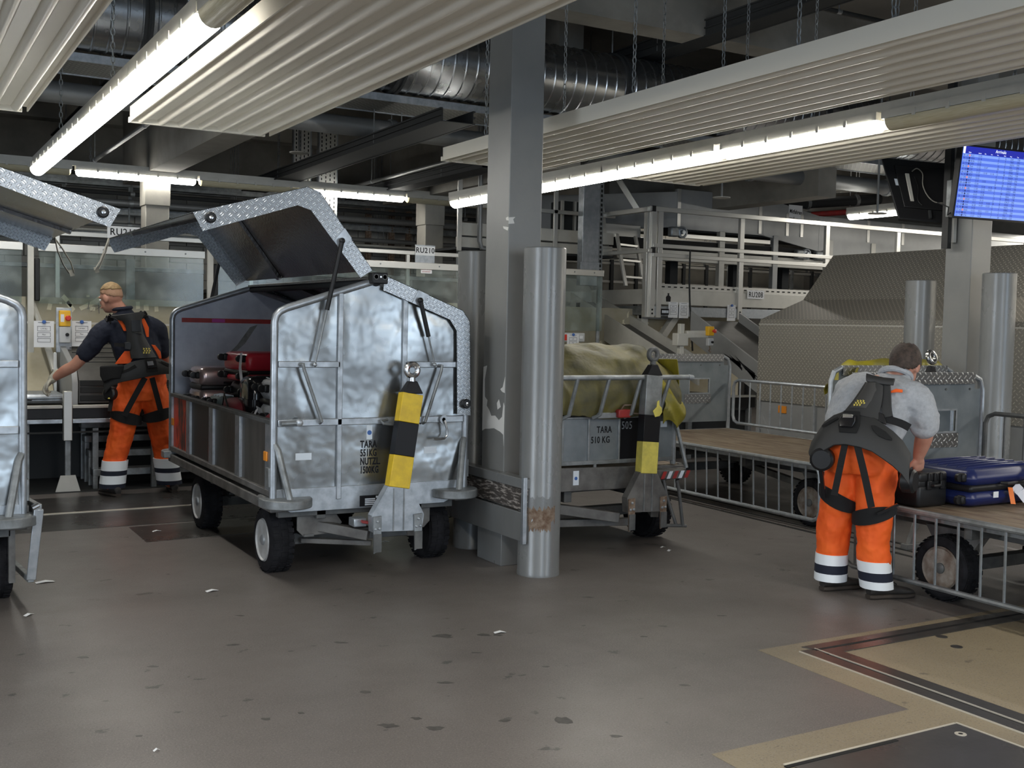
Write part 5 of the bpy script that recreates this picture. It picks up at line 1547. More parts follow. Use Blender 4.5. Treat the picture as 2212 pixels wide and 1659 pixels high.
# rolled tarpaulin over the near end wall of the empty cart
t = thing('rolled_tarpaulin', 'yellow tarpaulin bundled over the end wall of the empty cart', 'tarpaulin', (6.25, 5.92, 1.1))
rows = []
for i in range(41):
    u = i/40
    row = []
    x = 0.02 + 1.12*u
    rr = 0.075 + 0.012*mnoise.noise(Vector((u*7, 0, 0)))
    zc = 0.115 - 0.16*(1-sm(0.0, 0.16, u))
    for j in range(13):
        a = -0.4 + (2*math.pi-0.6)*j/12
        q = 1 + 0.22*mnoise.noise(Vector((u*8, math.cos(a)*1.5, math.sin(a)*1.5)))
        row.append((x, 0.12 + math.cos(a)*rr*1.1*q, zc + math.sin(a)*rr*q))
    rows.append(row)
MB().grid(rows, 0.004).build('roll', M_tarpy, t, smooth=60)
rows = []
for i in range(17):
    v = i/16
    row = []
    for j in range(9):
        u = j/8
        row.append((-0.03 + 0.14*u + 0.10*v - 0.05*math.sin(v*3) + 0.03*mnoise.noise(Vector((u*5, v*4, 2))), -0.04 + 0.06*math.sin(u*6+v*4)*0.5 + 0.05*u, -0.42 + 0.56*v))
    rows.append(row)
MB().grid(rows, 0.004).build('hanging_end', M_tarpy, t, smooth=60)
# drawbar standing behind the loaded cart
t = thing('raised_tow_bar', 'black raised tow bar with steel eye behind the bending worker', 'tow bar', (6.30, 5.25, 0.0))
tp = at(2012, 772, y=5.25) - Vector((6.30, 5.25, 0))
MB().bar((tp.x, 0, 0.35), (tp.x, 0, tp.z-0.18), 0.06, 0.11, up=(1, 0, 0)).build('bar', M_blk, t, bevel=0.004)
q0 = [Vector((tp.x+sx*0.055, sy*0.03, tp.z-0.18)) for sx, sy in ((-1, -1), (1, -1), (1, 1), (-1, 1))]
q1 = [tp + Vector((sx*0.022, sy*0.02, -0.06)) for sx, sy in ((-1, -1), (1, -1), (1, 1), (-1, 1))]
MB().hexa(q0+q1).build('neck', M_blk, t, bevel=0.006)
MB().tube([tp + Vector((math.cos(k*math.pi/10)*0.034, math.sin(k*math.pi/10)*0.012, math.sin(k*math.pi/10)*0.036)) for k in range(20)], 0.018, 10, closed=True).build('tow_eye', M_chrome, t)
MB().box((tp.x-0.2, -0.03, 0.0), (tp.x+0.2, 0.03, 0.04)).bar((tp.x-0.15, 0, 0.03), (tp.x, 0, 0.40), 0.04, 0.03).bar((tp.x+0.15, 0, 0.03), (tp.x, 0, 0.40), 0.04, 0.03).build('fork', M_dirtframe, t, bevel=0.004)
MB().box((tp.x-0.10, -0.035, 0.80), (tp.x-0.055, -0.03, 0.90)).build('yellow_mark', M_yel, t, smooth=0)

# ------------------------------------------------------------------ luggage
def rbox(mb, a, b, r, n=4, zt=None):
    """rounded box (superellipse section) between corners a and b"""
    x0, y0, z0 = a
    x1, y1, z1 = b
    prof = []
    def ring(x0, y0, x1, y1, r):
        pts = []
        for cx, cy, a0 in ((x1-r, y1-r, 0), (x0+r, y1-r, 90), (x0+r, y0+r, 180), (x1-r, y0+r, 270)):
            for k in range(n+1):
                t_ = R(a0+90*k/n)
                pts.append((cx+r*math.cos(t_), cy+r*math.sin(t_)))
        return pts
    lv = [(z0, r*0.8), (z0+r*0.25, r*0.3), (z0+r*0.8, 0), (z1-r*0.8, 0), (z1-r*0.25, r*0.3), (z1, r*0.8)]
    base = len(mb.v)
    m = 4*(n+1)
    for z, ins in lv:
        for p in ring(x0+ins, y0+ins, x1-ins, y1-ins, max(r-ins*0.5, 0.005)):
            mb.v.append(Vector((p[0], p[1], z)))
    for i in range(len(lv)-1):
        for k in range(m):
            l = (k+1) % m
            mb.f.append([base+i*m+k, base+i*m+l, base+(i+1)*m+l, base+(i+1)*m+k])
    mb.f.append([base+k for k in range(m)][::-1])
    mb.f.append([base+(len(lv)-1)*m+k for k in range(m)])
    return mb
def suitcase(label, loc, rz, lx, ly, h, m, m2=None, ribs=0, castors=True, tag_=None, seam=0.5, name='suitcase', r=0.05, group='suitcases in the covered cart', tilt=None):
    """hard case lying flat: lx long, ly deep, h thick; castors stick out of the -x end"""
    t = thing(name, label, 'suitcase', loc, rz, group)
    if tilt:
        t.rotation_euler = (tilt[0], tilt[1], rz)
    rbox(MB(), (0, 0, 0), (lx, ly, h*seam-0.006), r).build('lower_shell', m, t, smooth=50)
    rbox(MB(), (0, 0, h*seam+0.006), (lx, ly, h), r).build('upper_shell', m2 or m, t, smooth=50)
    rbox(MB(), (0.004, 0.004, h*seam-0.02), (lx-0.004, ly-0.004, h*seam+0.02), r*0.3).build('seam_band', M_blackpl, t, smooth=50)
    for k in range(ribs):
        y = ly*(k+1)/(ribs+1)
        MB().tube([(r*0.6, y, h-0.006), (r, y, h+0.003), (lx-r, y, h+0.003), (lx-r*0.6, y, h-0.006)], 0.008, 6).build('rib', m, t)
    for x, yy, z in ((0, 0.06, h*0.2), (0, ly-0.06, h*0.2), (0, 0.06, h*0.8), (0, ly-0.06, h*0.8)) if castors else ():
        cs = MB().cbox((x-0.008, yy, z), (0.035, 0.05, 0.05)).build('castor', M_blackpl, t, bevel=0.01)
        MB().lathe([(0.008, -0.012), (0.024, -0.010), (0.024, 0.010), (0.008, 0.012)], (x-0.036, yy, z), (0, 1, 0), 14).build('castor_wheel', M_blackpl, cs)
    MB().tube([(lx*0.35, 0, h*0.62), (lx*0.37, -0.028, h*0.62), (lx*0.6, -0.028, h*0.62), (lx*0.62, 0, h*0.62)], 0.010, 8).build('carry_handle', M_blackpl, t)
    MB().tube([(lx, ly*0.35, h*0.7), (lx+0.025, ly*0.37, h*0.7), (lx+0.025, ly*0.6, h*0.7), (lx, ly*0.62, h*0.7)], 0.010, 8).build('end_handle', M_blackpl, t)
    return t
def strip(pts, w, m, name, parent, up=(0, 0, 1), th=0.0012):
    mb = MB()
    pts = [Vector(p) for p in pts]
    for a, b in zip(pts[:-1], pts[1:]):
        mb.bar(a, b, w, th, up=up)
    return mb.build(name, m, parent, smooth=0)
M_rose = mat('rose_silver_shell', (0.55, 0.42, 0.40), 0.22, 0.7)
M_redc = mat('red_suitcase_shell', (0.55, 0.030, 0.048), 0.30)
M_redd = mat('dark_red_fabric', (0.16, 0.012, 0.020), 0.7, bs=20, bstr=0.2)
M_greyc = mat('grey_suitcase_shell', (0.30, 0.31, 0.32), 0.4)
M_greenc = mat('dark_green_fabric', (0.012, 0.035, 0.026), 0.6)
M_khaki = mat('khaki_fabric', (0.19, 0.17, 0.09), 0.8, bs=20, bstr=0.3)
M_bluec = mat('blue_fabric', (0.035, 0.065, 0.19), 0.7, bs=20, bstr=0.3)
M_tagw = mat('paper_tag', (0.66, 0.67, 0.72), 0.5)
M_tago = mat('orange_tag', (0.85, 0.22, 0.05), 0.5)
Z0 = 0.472
s1 = suitcase('rose silver hard suitcase at the far left of the load', (2.02, 8.02, Z0+0.385), 0, 0.50, 0.36, 0.29, M_rose, r=0.045)
s0 = suitcase('black case under the rose silver suitcase', (2.03, 7.90, Z0), 0, 0.75, 0.55, 0.375, M_blackpl, r=0.05, castors=False)
s2 = suitcase('bright red suitcase lying on top of the load', (2.18, 7.40, Z0+0.60), R(6), 0.72, 0.45, 0.20, M_redc, ribs=0, r=0.04, seam=0.30)
s2b = suitcase('dark red suitcase wedged under the bright red one', (2.21, 7.46, Z0+0.265), R(4), 0.68, 0.40, 0.33, M_redc, M_blackpl, r=0.045, seam=0.55)
s2c = suitcase('black trolley case buried below the red suitcases', (2.08, 7.28, Z0), 0, 0.78, 0.58, 0.26, M_blackpl, r=0.05, castors=False)
s3 = suitcase('glossy black upright suitcase in the middle of the load', (2.07, 6.96, Z0+0.005), 0, 0.36, 0.30, 0.66, M_gloss, r=0.07, castors=False)
for k in range(3):
    rbox(MB(), (-0.006, -0.006, 0.14+k*0.16), (0.366, 0.306, 0.158+k*0.16), 0.06).build('rib', M_gloss, s3, smooth=50)
s4 = suitcase('grey striped suitcase near the front post', (2.10, 6.64, Z0+0.37), R(-2), 0.42, 0.28, 0.29, M_greyc, r=0.055)
for k in range(6):
    MB().bar((0.045+k*0.03, 0.028, 0.282), (0.045+k*0.03, 0.25, 0.292), 0.008, 0.004).build('white_stripe', M_white, s4, smooth=0)
s5 = suitcase('dark green suitcase standing by the front post', (2.135, 6.43, Z0+0.26), 0, 0.30, 0.19, 0.38, M_greenc, r=0.03, castors=False)
s6 = suitcase('dark teal and white striped bag low at the left of the load', (2.045, 7.64, Z0+0.29), R(3), 0.16, 0.26, 0.20, mat('teal_grey_fabric', (0.10, 0.14, 0.145), 0.6), r=0.05)
for k in range(3):
    MB().tube([(0.03, 0.06+k*0.06, 0.197), (0.08, 0.06+k*0.06, 0.205), (0.13, 0.06+k*0.06, 0.197)], 0.007, 6).build('white_stripe', M_white, s6)
def softbag(label, loc, dims, m, straps, seed, name='soft_bag'):
    t = thing(name, label, 'bag', loc, 0, 'soft bags in the covered cart')
    mb = MB().ell((0, 0, dims[2]), dims, 22, 14)
    for p in mb.v:
        q = p - Vector((0, 0, dims[2]))
        f = 1 + 0.10*mnoise.noise(q*9 + Vector((seed, 0, 0)))
        s = max(abs(q.x)/dims[0], abs(q.y)/dims[1], abs(q.z)/dims[2], 0.6)
        q = q*f*(1/ (0.55+0.45*s) if s < 1 else 1)
        p.x, p.y, p.z = q.x, q.y, max(0.0, q.z+dims[2])
    mb.build('body', m, t, smooth=60)
    for pts, ms in straps:
        MB().tube(pts, 0.012, 8, flat=0.4).build('strap', ms, t)
    return t
softbag('dark red soft bag low behind the side panel', (2.09, 7.28, Z0+0.27), (0.09, 0.20, 0.12), M_redd, [([(-0.09, -0.1, 0.14), (-0.10, 0, 0.26), (-0.09, 0.1, 0.14)], M_blackpl)], 2)
softbag('dark red bag with blue strap at the foot of the front post', (2.09, 6.36, Z0+0.23), (0.11, 0.13, 0.13), M_redd, [([(-0.10, -0.13, 0.02), (-0.085, -0.13, 0.16), (-0.02, -0.12, 0.25)], M_bluec)], 5)
softbag('khaki round backpack behind the front post', (2.46, 6.85, Z0+0.60), (0.13, 0.16, 0.16), M_khaki, [([(-0.10, -0.08, 0.05), (-0.14, -0.06, 0.18), (-0.08, -0.05, 0.30)], M_blackpl), ([(-0.06, -0.12, 0.30), (-0.02, -0.1, 0.36), (0.05, -0.1, 0.33)], M_blackpl)], 7)
softbag('blue upright bag leaning behind the front post', (2.66, 7.20, Z0+0.58), (0.15, 0.14, 0.25), M_bluec, [([(-0.14, -0.06, 0.12), (-0.15, -0.05, 0.40), (-0.05, -0.02, 0.53)], M_blackpl)], 11)
softbag('olive bag between the tags and the dark green suitcase', (2.12, 6.74, Z0+0.13), (0.12, 0.13, 0.12), M_khaki, [([(-0.10, -0.08, 0.12), (-0.11, 0, 0.20), (-0.08, 0.08, 0.12)], M_blackpl)], 13)
s7 = suitcase('black case on the deck under the soft bags', (2.06, 6.25, Z0), 0, 0.80, 0.68, 0.22, M_blackpl, r=0.05, castors=False)
# luggage tags
strip([(-0.03, 0.04, 0.20), (-0.045, 0.02, 0.10), (-0.04, 0.0, 0.00), (-0.05, -0.01, -0.12)], 0.045, M_tagw, 'luggage_tag', s2, up=(1, 0, 0))
strip([(-0.05, -0.02, -0.12), (-0.06, -0.05, -0.17)], 0.05, M_tago, 'luggage_tag', s2, up=(1, 0, 0))
strip([(-0.015, 0.20, 0.30), (-0.05, 0.19, 0.32), (-0.07, 0.17, 0.26), (-0.075, 0.17, 0.16), (-0.06, 0.20, 0.12), (-0.05, 0.22, 0.20), (-0.03, 0.22, 0.28)], 0.04, M_tagw, 'luggage_tag', s3, up=(1, 0, 0))
strip([(-0.01, 0.14, 0.08), (-0.05, 0.12, 0.10), (-0.08, 0.11, 0.04), (-0.085, 0.11, -0.06), (-0.12, 0.14, -0.13)], 0.055, M_tagw, 'luggage_tag', s4, up=(1, 0, 0))
strip([(-0.06, 0.03, 0.03), (-0.075, 0.02, -0.05), (-0.085, 0.02, -0.14)], 0.042, M_tagw, 'luggage_tag', s4, up=(1, 0, 0))
strip([(-0.078, 0.02, -0.02), (-0.082, 0.02, -0.05)], 0.043, M_tago, 'luggage_tag', s4, up=(1, 0, 0), th=0.003)
# cases on the loaded open cart
t = suitcase('navy ribbed hard suitcase with paper tags on the right cart', (5.405, 4.13, 0.512), R(1), 0.76, 0.50, 0.215, M_navycase, ribs=0, name='suitcase', r=0.06, group='cases on the right cart')
for k in range(6):
    y = 0.085 + k*0.066
    MB().tube([(0.05, y, 0.20), (0.075, y, 0.216), (0.40, y, 0.222), (0.68, y, 0.216), (0.71, y, 0.20)], 0.011, 8, flat=0.7).build('rib', M_navycase, t)
MB().box((0.20, -0.003, 0.05), (0.245, 0.0, 0.085)).build('white_label', M_paper, t, smooth=0)
strip([(0.40, -0.012, 0.115), (0.385, -0.02, 0.10), (0.37, -0.025, 0.07)], 0.02, M_tagw, 'luggage_tag', t, up=(0, 1, 0))
strip([(0.335, -0.014, 0.105), (0.33, -0.03, 0.055), (0.325, -0.045, 0.012)], 0.045, M_tago, 'luggage_tag', t, up=(0, 1, 0))
strip([(0.365, -0.02, 0.115), (0.40, -0.035, 0.08), (0.43, -0.06, 0.03), (0.50, -0.09, 0.008), (0.62, -0.10, 0.006)], 0.055, M_tagw, 'luggage_tag', t, up=(0, 1, 0.4))
t = suitcase('black ribbed equipment case between the worker and the navy suitcase', (5.135, 4.27, 0.512), 0, 0.245, 0.52, 0.20, M_blackpl, name='equipment_case', r=0.02, group='cases on the right cart', castors=False, seam=0.66)
for k in range(3):
    MB().box((0.07+k*0.05, -0.010, 0.145), (0.09+k*0.05, 0.002, 0.196)).build('rib', M_blackpl, t, bevel=0.004)
for x in (0.06, 0.17):
    MB().box((x, -0.014, 0.10), (x+0.035, 0.0, 0.15)).build('latch', M_blackpl, t, bevel=0.004)
# ------------------------------------------------------------------ tread plate hood on the right
t = thing('chute_hood', 'large lozenge plate chute hood behind the empty open cart', 'hood', (8.6, 9.43, 0))
E0 = at(1640, 690, x=8.6)
yE = 0.0
prof = [(0.0, 0.80), (0.0, 1.56), (0.02, 1.625), (0.62, 1.80), (1.15, 2.42)]
o_ = Vector((8.6, 9.43, 0))
far = 9.43
# outline at the far end follows the profile; sheet runs toward the camera along y
q1, q2 = at(1735, 648, y=far), at(1800, 552, y=far)
prof = [(0.0, 0.72), (0.0, 1.575), (0.025, 1.627), (q1.x-8.6, q1.z), (q2.x-8.6, q2.z)]
Ln = 6.2
names_ = ('front_sheet', 'edge_fold', 'shoulder_sheet', 'upper_sheet')
for k in range(4):
    a, b = Vector((prof[k][0], 0, prof[k][1])), Vector((prof[k+1][0], 0, prof[k+1][1]))
    d = (b-a).normalized()
    nn = Vector((d.z, 0, -d.x))*0.006
    MB().hexa([a, b, b+Vector((0, -Ln, 0)), a+Vector((0, -Ln, 0)), a+nn, b+nn, b+nn+Vector((0, -Ln, 0)), a+nn+Vector((0, -Ln, 0))]).build(names_[k], M_hood, t, smooth=0)
MB().prism([(p[0]+0.004, p[1]) for p in prof] + [(prof[-1][0], 0.72)], (0, 0, 0), (1, 0, 0), (0, 0, 1), (0, -0.006, 0)).build('end_sheet', M_hood, t, smooth=0)
MB().box((-0.006, -Ln, 1.565), (0.0, 0, 1.578)).build('bright_edge', M_alu, t, smooth=0)
MB().box((0.03, -Ln, 0.05), (0.06, -0.02, 0.72)).build('base_skirt', M_greyconv, t, smooth=0)
for k in range(7):
    MB().box((0.0, -0.05-k*0.85, 0.0), (0.06, 0.0-k*0.85, 0.72)).build('leg', M_greyconv, t, bevel=0.004)
MB().box((0.015, -0.45, 0.60), (0.03, -0.33, 0.68)).build('orange_reflector', M_amber, t, bevel=0.004)
MB().prism([(0, 0.45), (0, 0.75), (-0.25, 0.30), (-0.25, 0.25)], (0.02, 0.02, 0), (0, 1, 0), (0, 0, 1), (0.02, 0, 0)).build('corner_gusset', M_greyconv, t, bevel=0.003)

# ------------------------------------------------------------------ feed chutes and the low machinery under the platform
def chute(name, label, a0, a1, x, h, w, m):
    """inclined conveyor with two side plates descending toward the carts"""
    A, B = Vector(a0), Vector(a1)
    t = thing(name, label, 'chute', tuple(A))
    d = B-A
    for k, xx in enumerate((0.0, w)):
        MB().prism([(0, 0), (d.y, d.z), (d.y, d.z-h), (0, -h)], (xx, 0, 0), (0, 1, 0), (0, 0, 1), (0.03, 0, 0)).build('side_plate', m, t, bevel=0.004)
    MB().prism([(0, -0.12), (d.y, d.z-0.12), (d.y, d.z-0.16), (0, -0.16)], (0.03, 0, 0), (0, 1, 0), (0, 0, 1), (w-0.03, 0, 0)).build('belt', M_belt, t, smooth=0)
    return t
p0, p1 = at(1232, 632, x=8.2), at(1452, 772, x=8.2)
c_ = chute('feed_chute', 'pale inclined feed chute rising behind the tarpaulin cart', p0, p1, 8.2, 0.34, 0.40, M_offw)
MB().prism([(0.10, 0.02), (0.10, -0.42), (0.55, -0.30), (0.55, 0.05), (0.3, 0.20)], (-0.01, 0, 0), (0, 1, 0), (0, 0, 1), (0.45, 0, 0)).build('head_cover', M_offw, c_, bevel=0.01)
MB().box((-0.012, -0.25, -0.22), (0.0, -0.17, -0.14)).build('square_hole', M_dark, c_, smooth=0)
p0, p1 = at(1492, 672, x=9.0), at(1648, 792, x=9.0)
c_ = chute('feed_chute', 'scuffed grey inclined feed chute left of the plate hood', p0, p1, 9.0, 0.36, 0.8, M_greyconv)
for k in range(14):
    rr = random.Random(k)
    yy = -0.5 - rr.random()*1.1
    zz = yy*(p1.z-p0.z)/(p1.y-p0.y) * -1.0
    s_ = (p1.z-p0.z)/(p1.y-p0.y)
    MB().prism([(yy, s_*yy-0.10-rr.random()*0.12), (yy-0.22, s_*(yy-0.22)-0.13-rr.random()*0.1), (yy-0.22, s_*(yy-0.22)-0.15-rr.random()*0.1)], (-0.002, 0, 0), (0, 1, 0), (0, 0, 1), (-0.001, 0, 0)).build('scuff', M_black, c_, smooth=0)
t = thing('back_board', 'dark stained board under the platform on the right', 'board', (5.9, 11.9, 0.3))
MB().box((0, 0, 0), (4.6, 0.03, 1.45)).build('board', M_board, t, smooth=0)
rnd = random.Random(8)
for i in range(22):
    x, z = 2.2+rnd.random()*2.0, 0.75+rnd.random()*0.6
    MB().prism([(0, 0), (0.02+rnd.random()*0.05, 0.01), (0.03, 0.04+rnd.random()*0.08), (0.0, 0.05)], (x, -0.001, z), (1, 0, 0), (0, 0, 1), (0, -0.001, 0)).build('paper_scrap', M_scrap, t, smooth=0)
t = thing('low_conveyor', 'dark low conveyor behind the carts on the right', 'conveyor', (6.2, 10.0, 0))
MB().box((0, 0.05, 0.55), (2.9, 1.2, 0.70)).build('belt_bed', M_belt, t, smooth=0)
MB().box((0, 0, 0.58), (2.9, 0.05, 0.705)).build('side_panel', M_blackpl, t, bevel=0.004)
MB().box((0, -0.01, 0.705), (2.9, 0.07, 0.73)).build('top_trim', M_offw, t, bevel=0.003)
MB().box((0, 0.1, 0.0), (2.9, 0.14, 0.55)).build('skirt', M_darkst, t, smooth=0)
for x in (0.1, 1.0, 1.9, 2.8):
    MB().box((x, 0.0, 0), (x+0.05, 0.06, 0.58)).build('leg', M_galv_d, t, bevel=0.003)
t = thing('stop_button_post', 'off white arm with a yellow and red stop box left of the grey chute', 'control box', (8.15, 10.3, 0.7))
o = Vector((8.15, 10.3, 0.7))
MB().box((0.03, 0, 0), (0.09, 0.06, 0.86)).build('post', M_offw, t, bevel=0.005)
MB().box((-0.03, -0.03, 0.60), (0.13, 0.08, 0.75)).build('clamp_block', M_offw, t, bevel=0.01)
a, b = at(1482, 722, y=10.3)-o, at(1527, 722, y=10.3)-o
MB().bar(a, b, 0.06, 0.085).build('arm', M_offw, t, bevel=0.006)
p = at(1533, 715, y=10.25)-o
MB().cbox(p, (0.085, 0.07, 0.11)).build('stop_housing', M_boxy, t, bevel=0.008)
MB().lathe([(0, 0), (0.014, 0), (0.014, 0.02), (0.024, 0.022), (0.024, 0.038), (0, 0.042)], p+Vector((0.02, -0.035, 0.0)), (0.4, -1, 0), 14).build('stop_button', M_estop, t)
p = at(1533, 739, y=10.25)-o
MB().cbox(p, (0.075, 0.06, 0.09)).build('switch_housing', M_boxg, t, bevel=0.008)
MB().lathe([(0, 0), (0.014, 0), (0.014, 0.018), (0, 0.02)], p+Vector((0.01, -0.03, 0)), (0, -1, 0), 12).build('rotary_switch', M_blackpl, t)
MB().tube([p+Vector((0, 0, -0.045)), p+Vector((0.01, 0, -0.08)), p+Vector((-0.01, 0, -0.10)), p+Vector((0.02, 0, -0.12))], 0.008, 6).build('cable', M_rust, t)
t = thing('white_switch_box', 'grey boxed switch behind the paper notice beside the bollard', 'switch box', tuple(at(1222, 738, y=11.055)))
MB().box((0.10, 0.05, 0.02), (0.15, 0.84, 0.07)).build('bracket', M_galv_d, t, smooth=0)
MB().box((-0.02, 0, 0), (0.27, 0.05, 0.105)).build('box', M_boxg, t, bevel=0.008)
MB().box((-0.02, -0.004, 0.015), (0.03, 0, 0.085)).build('red_end', M_estop, t, bevel=0.003)
MB().box((0.19, -0.006, 0.035), (0.24, 0.0, 0.07)).build('white_key', M_paper, t, bevel=0.006)
paper(at(1224, 758, y=11.045), 0.165, 0.20, 'white paper notice hanging beside the front bollard', ('LTF', 'Plan'))
paper(at(1443, 686, y=11.543), 0.155, 0.205, 'paper notice on the platform, left of two side by side', ('BITTE', 'Hinweis'), magnet=False)
paper(at(1466, 687, y=11.543), 0.155, 0.205, 'paper notice on the platform, right of two side by side', ('BITTE', 'Hinweis'), magnet=False)
paper(at(1570, 693, y=11.543), 0.145, 0.215, 'paper notice on a blue magnet below the RU208 sign', ('RU', 'Plan'))

# ------------------------------------------------------------------ raised platform RU208
PX, PY, PZ = 8.66, 11.55, 1.79
pl = thing('conveyor_platform', 'pale steel platform with guard rails carrying the upper conveyor', 'platform', (PX, PY, 0))
MB().box((0, 0, PZ+0.02), (9.5, 0.06, PZ+0.215)).build('front_beam', M_offw, pl, bevel=0.005)
MB().box((-0.02, 0.0, PZ-0.13), (9.5, 0.05, PZ+0.0)).build('lower_beam', M_galv, pl, bevel=0.005)
MB().box((-0.04, 0.05, PZ+0.02), (0.02, 1.9, PZ+0.215)).build('side_beam', M_offw, pl, bevel=0.005)
MB().box((-0.02, 0.05, PZ-0.12), (0.02, 1.9, PZ)).build('lower_beam', M_galv_d, pl, bevel=0.005)
MB().box((0, 0.05, PZ+0.14), (9.5, 1.9, PZ+0.20)).build('deck', M_darkst, pl, smooth=0)
MB().box((0.12, 0.02, PZ+0.215), (9.5, 0.025, PZ+0.29)).build('toe_board', M_alu, pl, smooth=0)
s = MB()
for k in range(90):
    s.box((0.2+k*0.1, 0.016, PZ+0.245), (0.245+k*0.1, 0.02, PZ+0.26))
so = s.build('toe_board_slots', M_dark, pl, smooth=0)
so['kind'] = 'stuff'
for x in (-0.02, 0.085, 1.46, 3.05, 4.5, 6.0, 7.5):
    MB().box((x-0.0, -0.03, PZ-0.15), (x+0.075, 0.02, PZ+1.215)).build('guard_post', M_alu, pl, bevel=0.004)
for y in (0.0, 1.1):
    MB().box((-0.075, y, PZ-0.15), (-0.02, y+0.075, PZ+1.2)).build('guard_post', M_alu, pl, bevel=0.004)
for x in (-0.02, 1.46):
    for z in (PZ-0.10, PZ-0.05):
        MB().lathe([(0, 0), (0.013, 0), (0.013, 0.004), (0, 0.004)], (x+0.037, -0.03, z), (0, -1, 0), 10).build('bolt_head', M_dark, pl)
MB().box((-0.06, -0.03, PZ+1.215), (9.5, 0.03, PZ+1.275)).build('hand_rail', M_alu, pl, bevel=0.004)
MB().box((-0.08, 0.0, PZ+1.205), (-0.015, 1.5, PZ+1.265)).build('hand_rail', M_alu, pl, bevel=0.004)
for z in (PZ+0.63, PZ+0.75):
    MB().box((0.0, -0.04, z), (9.5, -0.03+0.03, z+0.05)).build('knee_rail', M_alu, pl, bevel=0.004)
MB().box((-0.08, -0.05, PZ+0.68), (-0.02, 1.5, PZ+0.73)).build('knee_rail', M_alu, pl, bevel=0.004)
for p_ in ((-0.02, -0.035, PZ+1.21), (-0.02, -0.05, PZ+0.68)):
    MB().box((p_[0]-0.005, p_[1]-0.002, p_[2]-0.004), (p_[0]+0.05, p_[1]+0.03, p_[2]+0.07)).build('rail_joint', M_blackpl, pl, smooth=0)
for x in (0.02, 3.0, 6.0):
    MB().box((x, 0.2, 0), (x+0.11, 0.30, PZ-0.12)).build('leg', M_offw, pl, bevel=0.004)
MB().bar((0.22, 0.2, 1.22), (0.62, 0.2, 1.72), 0.10, 0.09).build('knee_brace', M_offw, pl, bevel=0.004)
MB().box((0.02, 0.18, 1.62), (0.7, 0.26, 1.68)).build('tie_bar', M_greyconv, pl, bevel=0.004)
MB().box((0.165, -0.035, PZ-0.11), (0.285, 0.0, PZ-0.035)).build('maker_plate', M_blk, pl, smooth=0)
for k in range(6):
    MB().box((0.173+k*0.018, -0.037, PZ-0.09), (0.185+k*0.018, -0.035, PZ-0.055)).build('plate_mark', M_white, pl, smooth=0)
MB().prism([(0, 0), (0.07, 0), (0.075, 0.06), (0.045, 0.085), (0.05, 0.11), (0.02, 0.11), (0.025, 0.085), (-0.005, 0.06)], (0.26, -0.001, PZ+0.06), (1, 0, 0), (0, 0, 1), (0, -0.002, 0)).build('load_symbol', M_blk, pl, smooth=0)
sg = thing('bay_sign', 'white RU208 bay sign on the platform edge', 'sign', tuple(at(1614, 645, y=PY-0.012)), 0, 'white bay number signs')
MB().box((0, -0.004, 0), (0.30, 0, 0.115)).build('face', M_paper, sg, smooth=0)
text('lettering', 'RU208', 0.105, M_blk, sg, (0.15, -0.005, 0.022), (R(90), 0, 0), 0.82, align='CENTER', bold=0.0005)
# ladder inside the platform rails
ld = thing('platform_ladder', 'short pale ladder leaning inside the platform rails', 'ladder', (8.72, 12.1, 1.99))
o = Vector((8.72, 12.1, 1.99))
a0_, a1_ = at(1332, 505, y=12.3)-o, at(1352, 618, y=12.1)-o
w_ = Vector((0.42, 0.15, 0.0))
for k in (0, 1):
    MB().bar(a0_+w_*k, a1_+w_*k, 0.05, 0.03).build('stile', M_alu, ld, bevel=0.003)
for f in (0.2, 0.5, 0.82):
    p = a0_+(a1_-a0_)*f
    MB().bar(p, p+w_, 0.03, 0.03).build('rung', M_alu, ld, bevel=0.003)
# cable hanging before the platform
t = thing('hanging_cable', 'thin dark cable hanging from the platform rail', 'cable', (9.3, 11.4, 1.2))
o = Vector((9.3, 11.4, 1.2))
MB().tube([at(1491, 541, y=11.50)-o, at(1489, 600, y=11.46)-o, at(1490, 650, y=11.42)-o, at(1496, 758, y=11.3)-o], 0.012, 6).build('cable', M_darkst, t)

# upper conveyor on the platform
uc = thing('upper_conveyor', 'grey box sided conveyor on the raised platform', 'conveyor', (9.6, 12.7, PZ+0.2))
o = Vector((9.6, 12.7, PZ+0.2))
zt = 3.50-o.z
zb = 3.05-o.z
MB().box((0.35, 0, zb-0.12), (2.0, 0.05, zt)).build('side_wall', M_greyconv, uc, bevel=0.004)
MB().prism([(2.0, zb-0.12), (2.0, zt), (3.15, zt-0.20), (3.15, zb-0.30)], (0, 0, 0), (1, 0, 0), (0, 0, 1), (0, 0.05, 0)).build('side_wall', M_greyconv, uc, bevel=0.004)
MB().box((3.15, 0, zb-0.36), (9.0, 0.05, zt-0.20)).build('side_wall', M_greyconv, uc, bevel=0.004)
MB().prism([(0.35, 0), (-0.5, 1.2), (-1.6, 2.4), (-1.6, 2.35), (-0.5, 1.15), (0.35, -0.05)][::-1], (0, 0.05, zb-0.1), (1, 0, 0), (0, 1, 0), (0, 0, zt-zb+0.06)).build('curved_wall', M_greyconv, uc, bevel=0.004)
for x in (0.36, 1.9, 2.45, 2.75, 4.2, 5.0, 6.2):
    z1 = zt if x < 2 else zt-0.2
    MB().box((x, -0.012, zb-0.1), (x+0.06, 0.0, z1)).build('splice_plate', M_alu, uc, bevel=0.003)
MB().box((0.45, 0.06, zb-0.14), (9.0, 0.9, zb-0.05)).build('belt_bed', M_darkst, uc, smooth=0)
MB().box((0.4, -0.06, zb-0.25), (2.1, -0.02, zb-0.19)).build('light_bar', M_alu, uc, bevel=0.004)
MB().box((-0.6, 0.0, 0.48), (9.0, 0.10, 0.63)).build('carrier_beam', M_offw, uc, bevel=0.004)
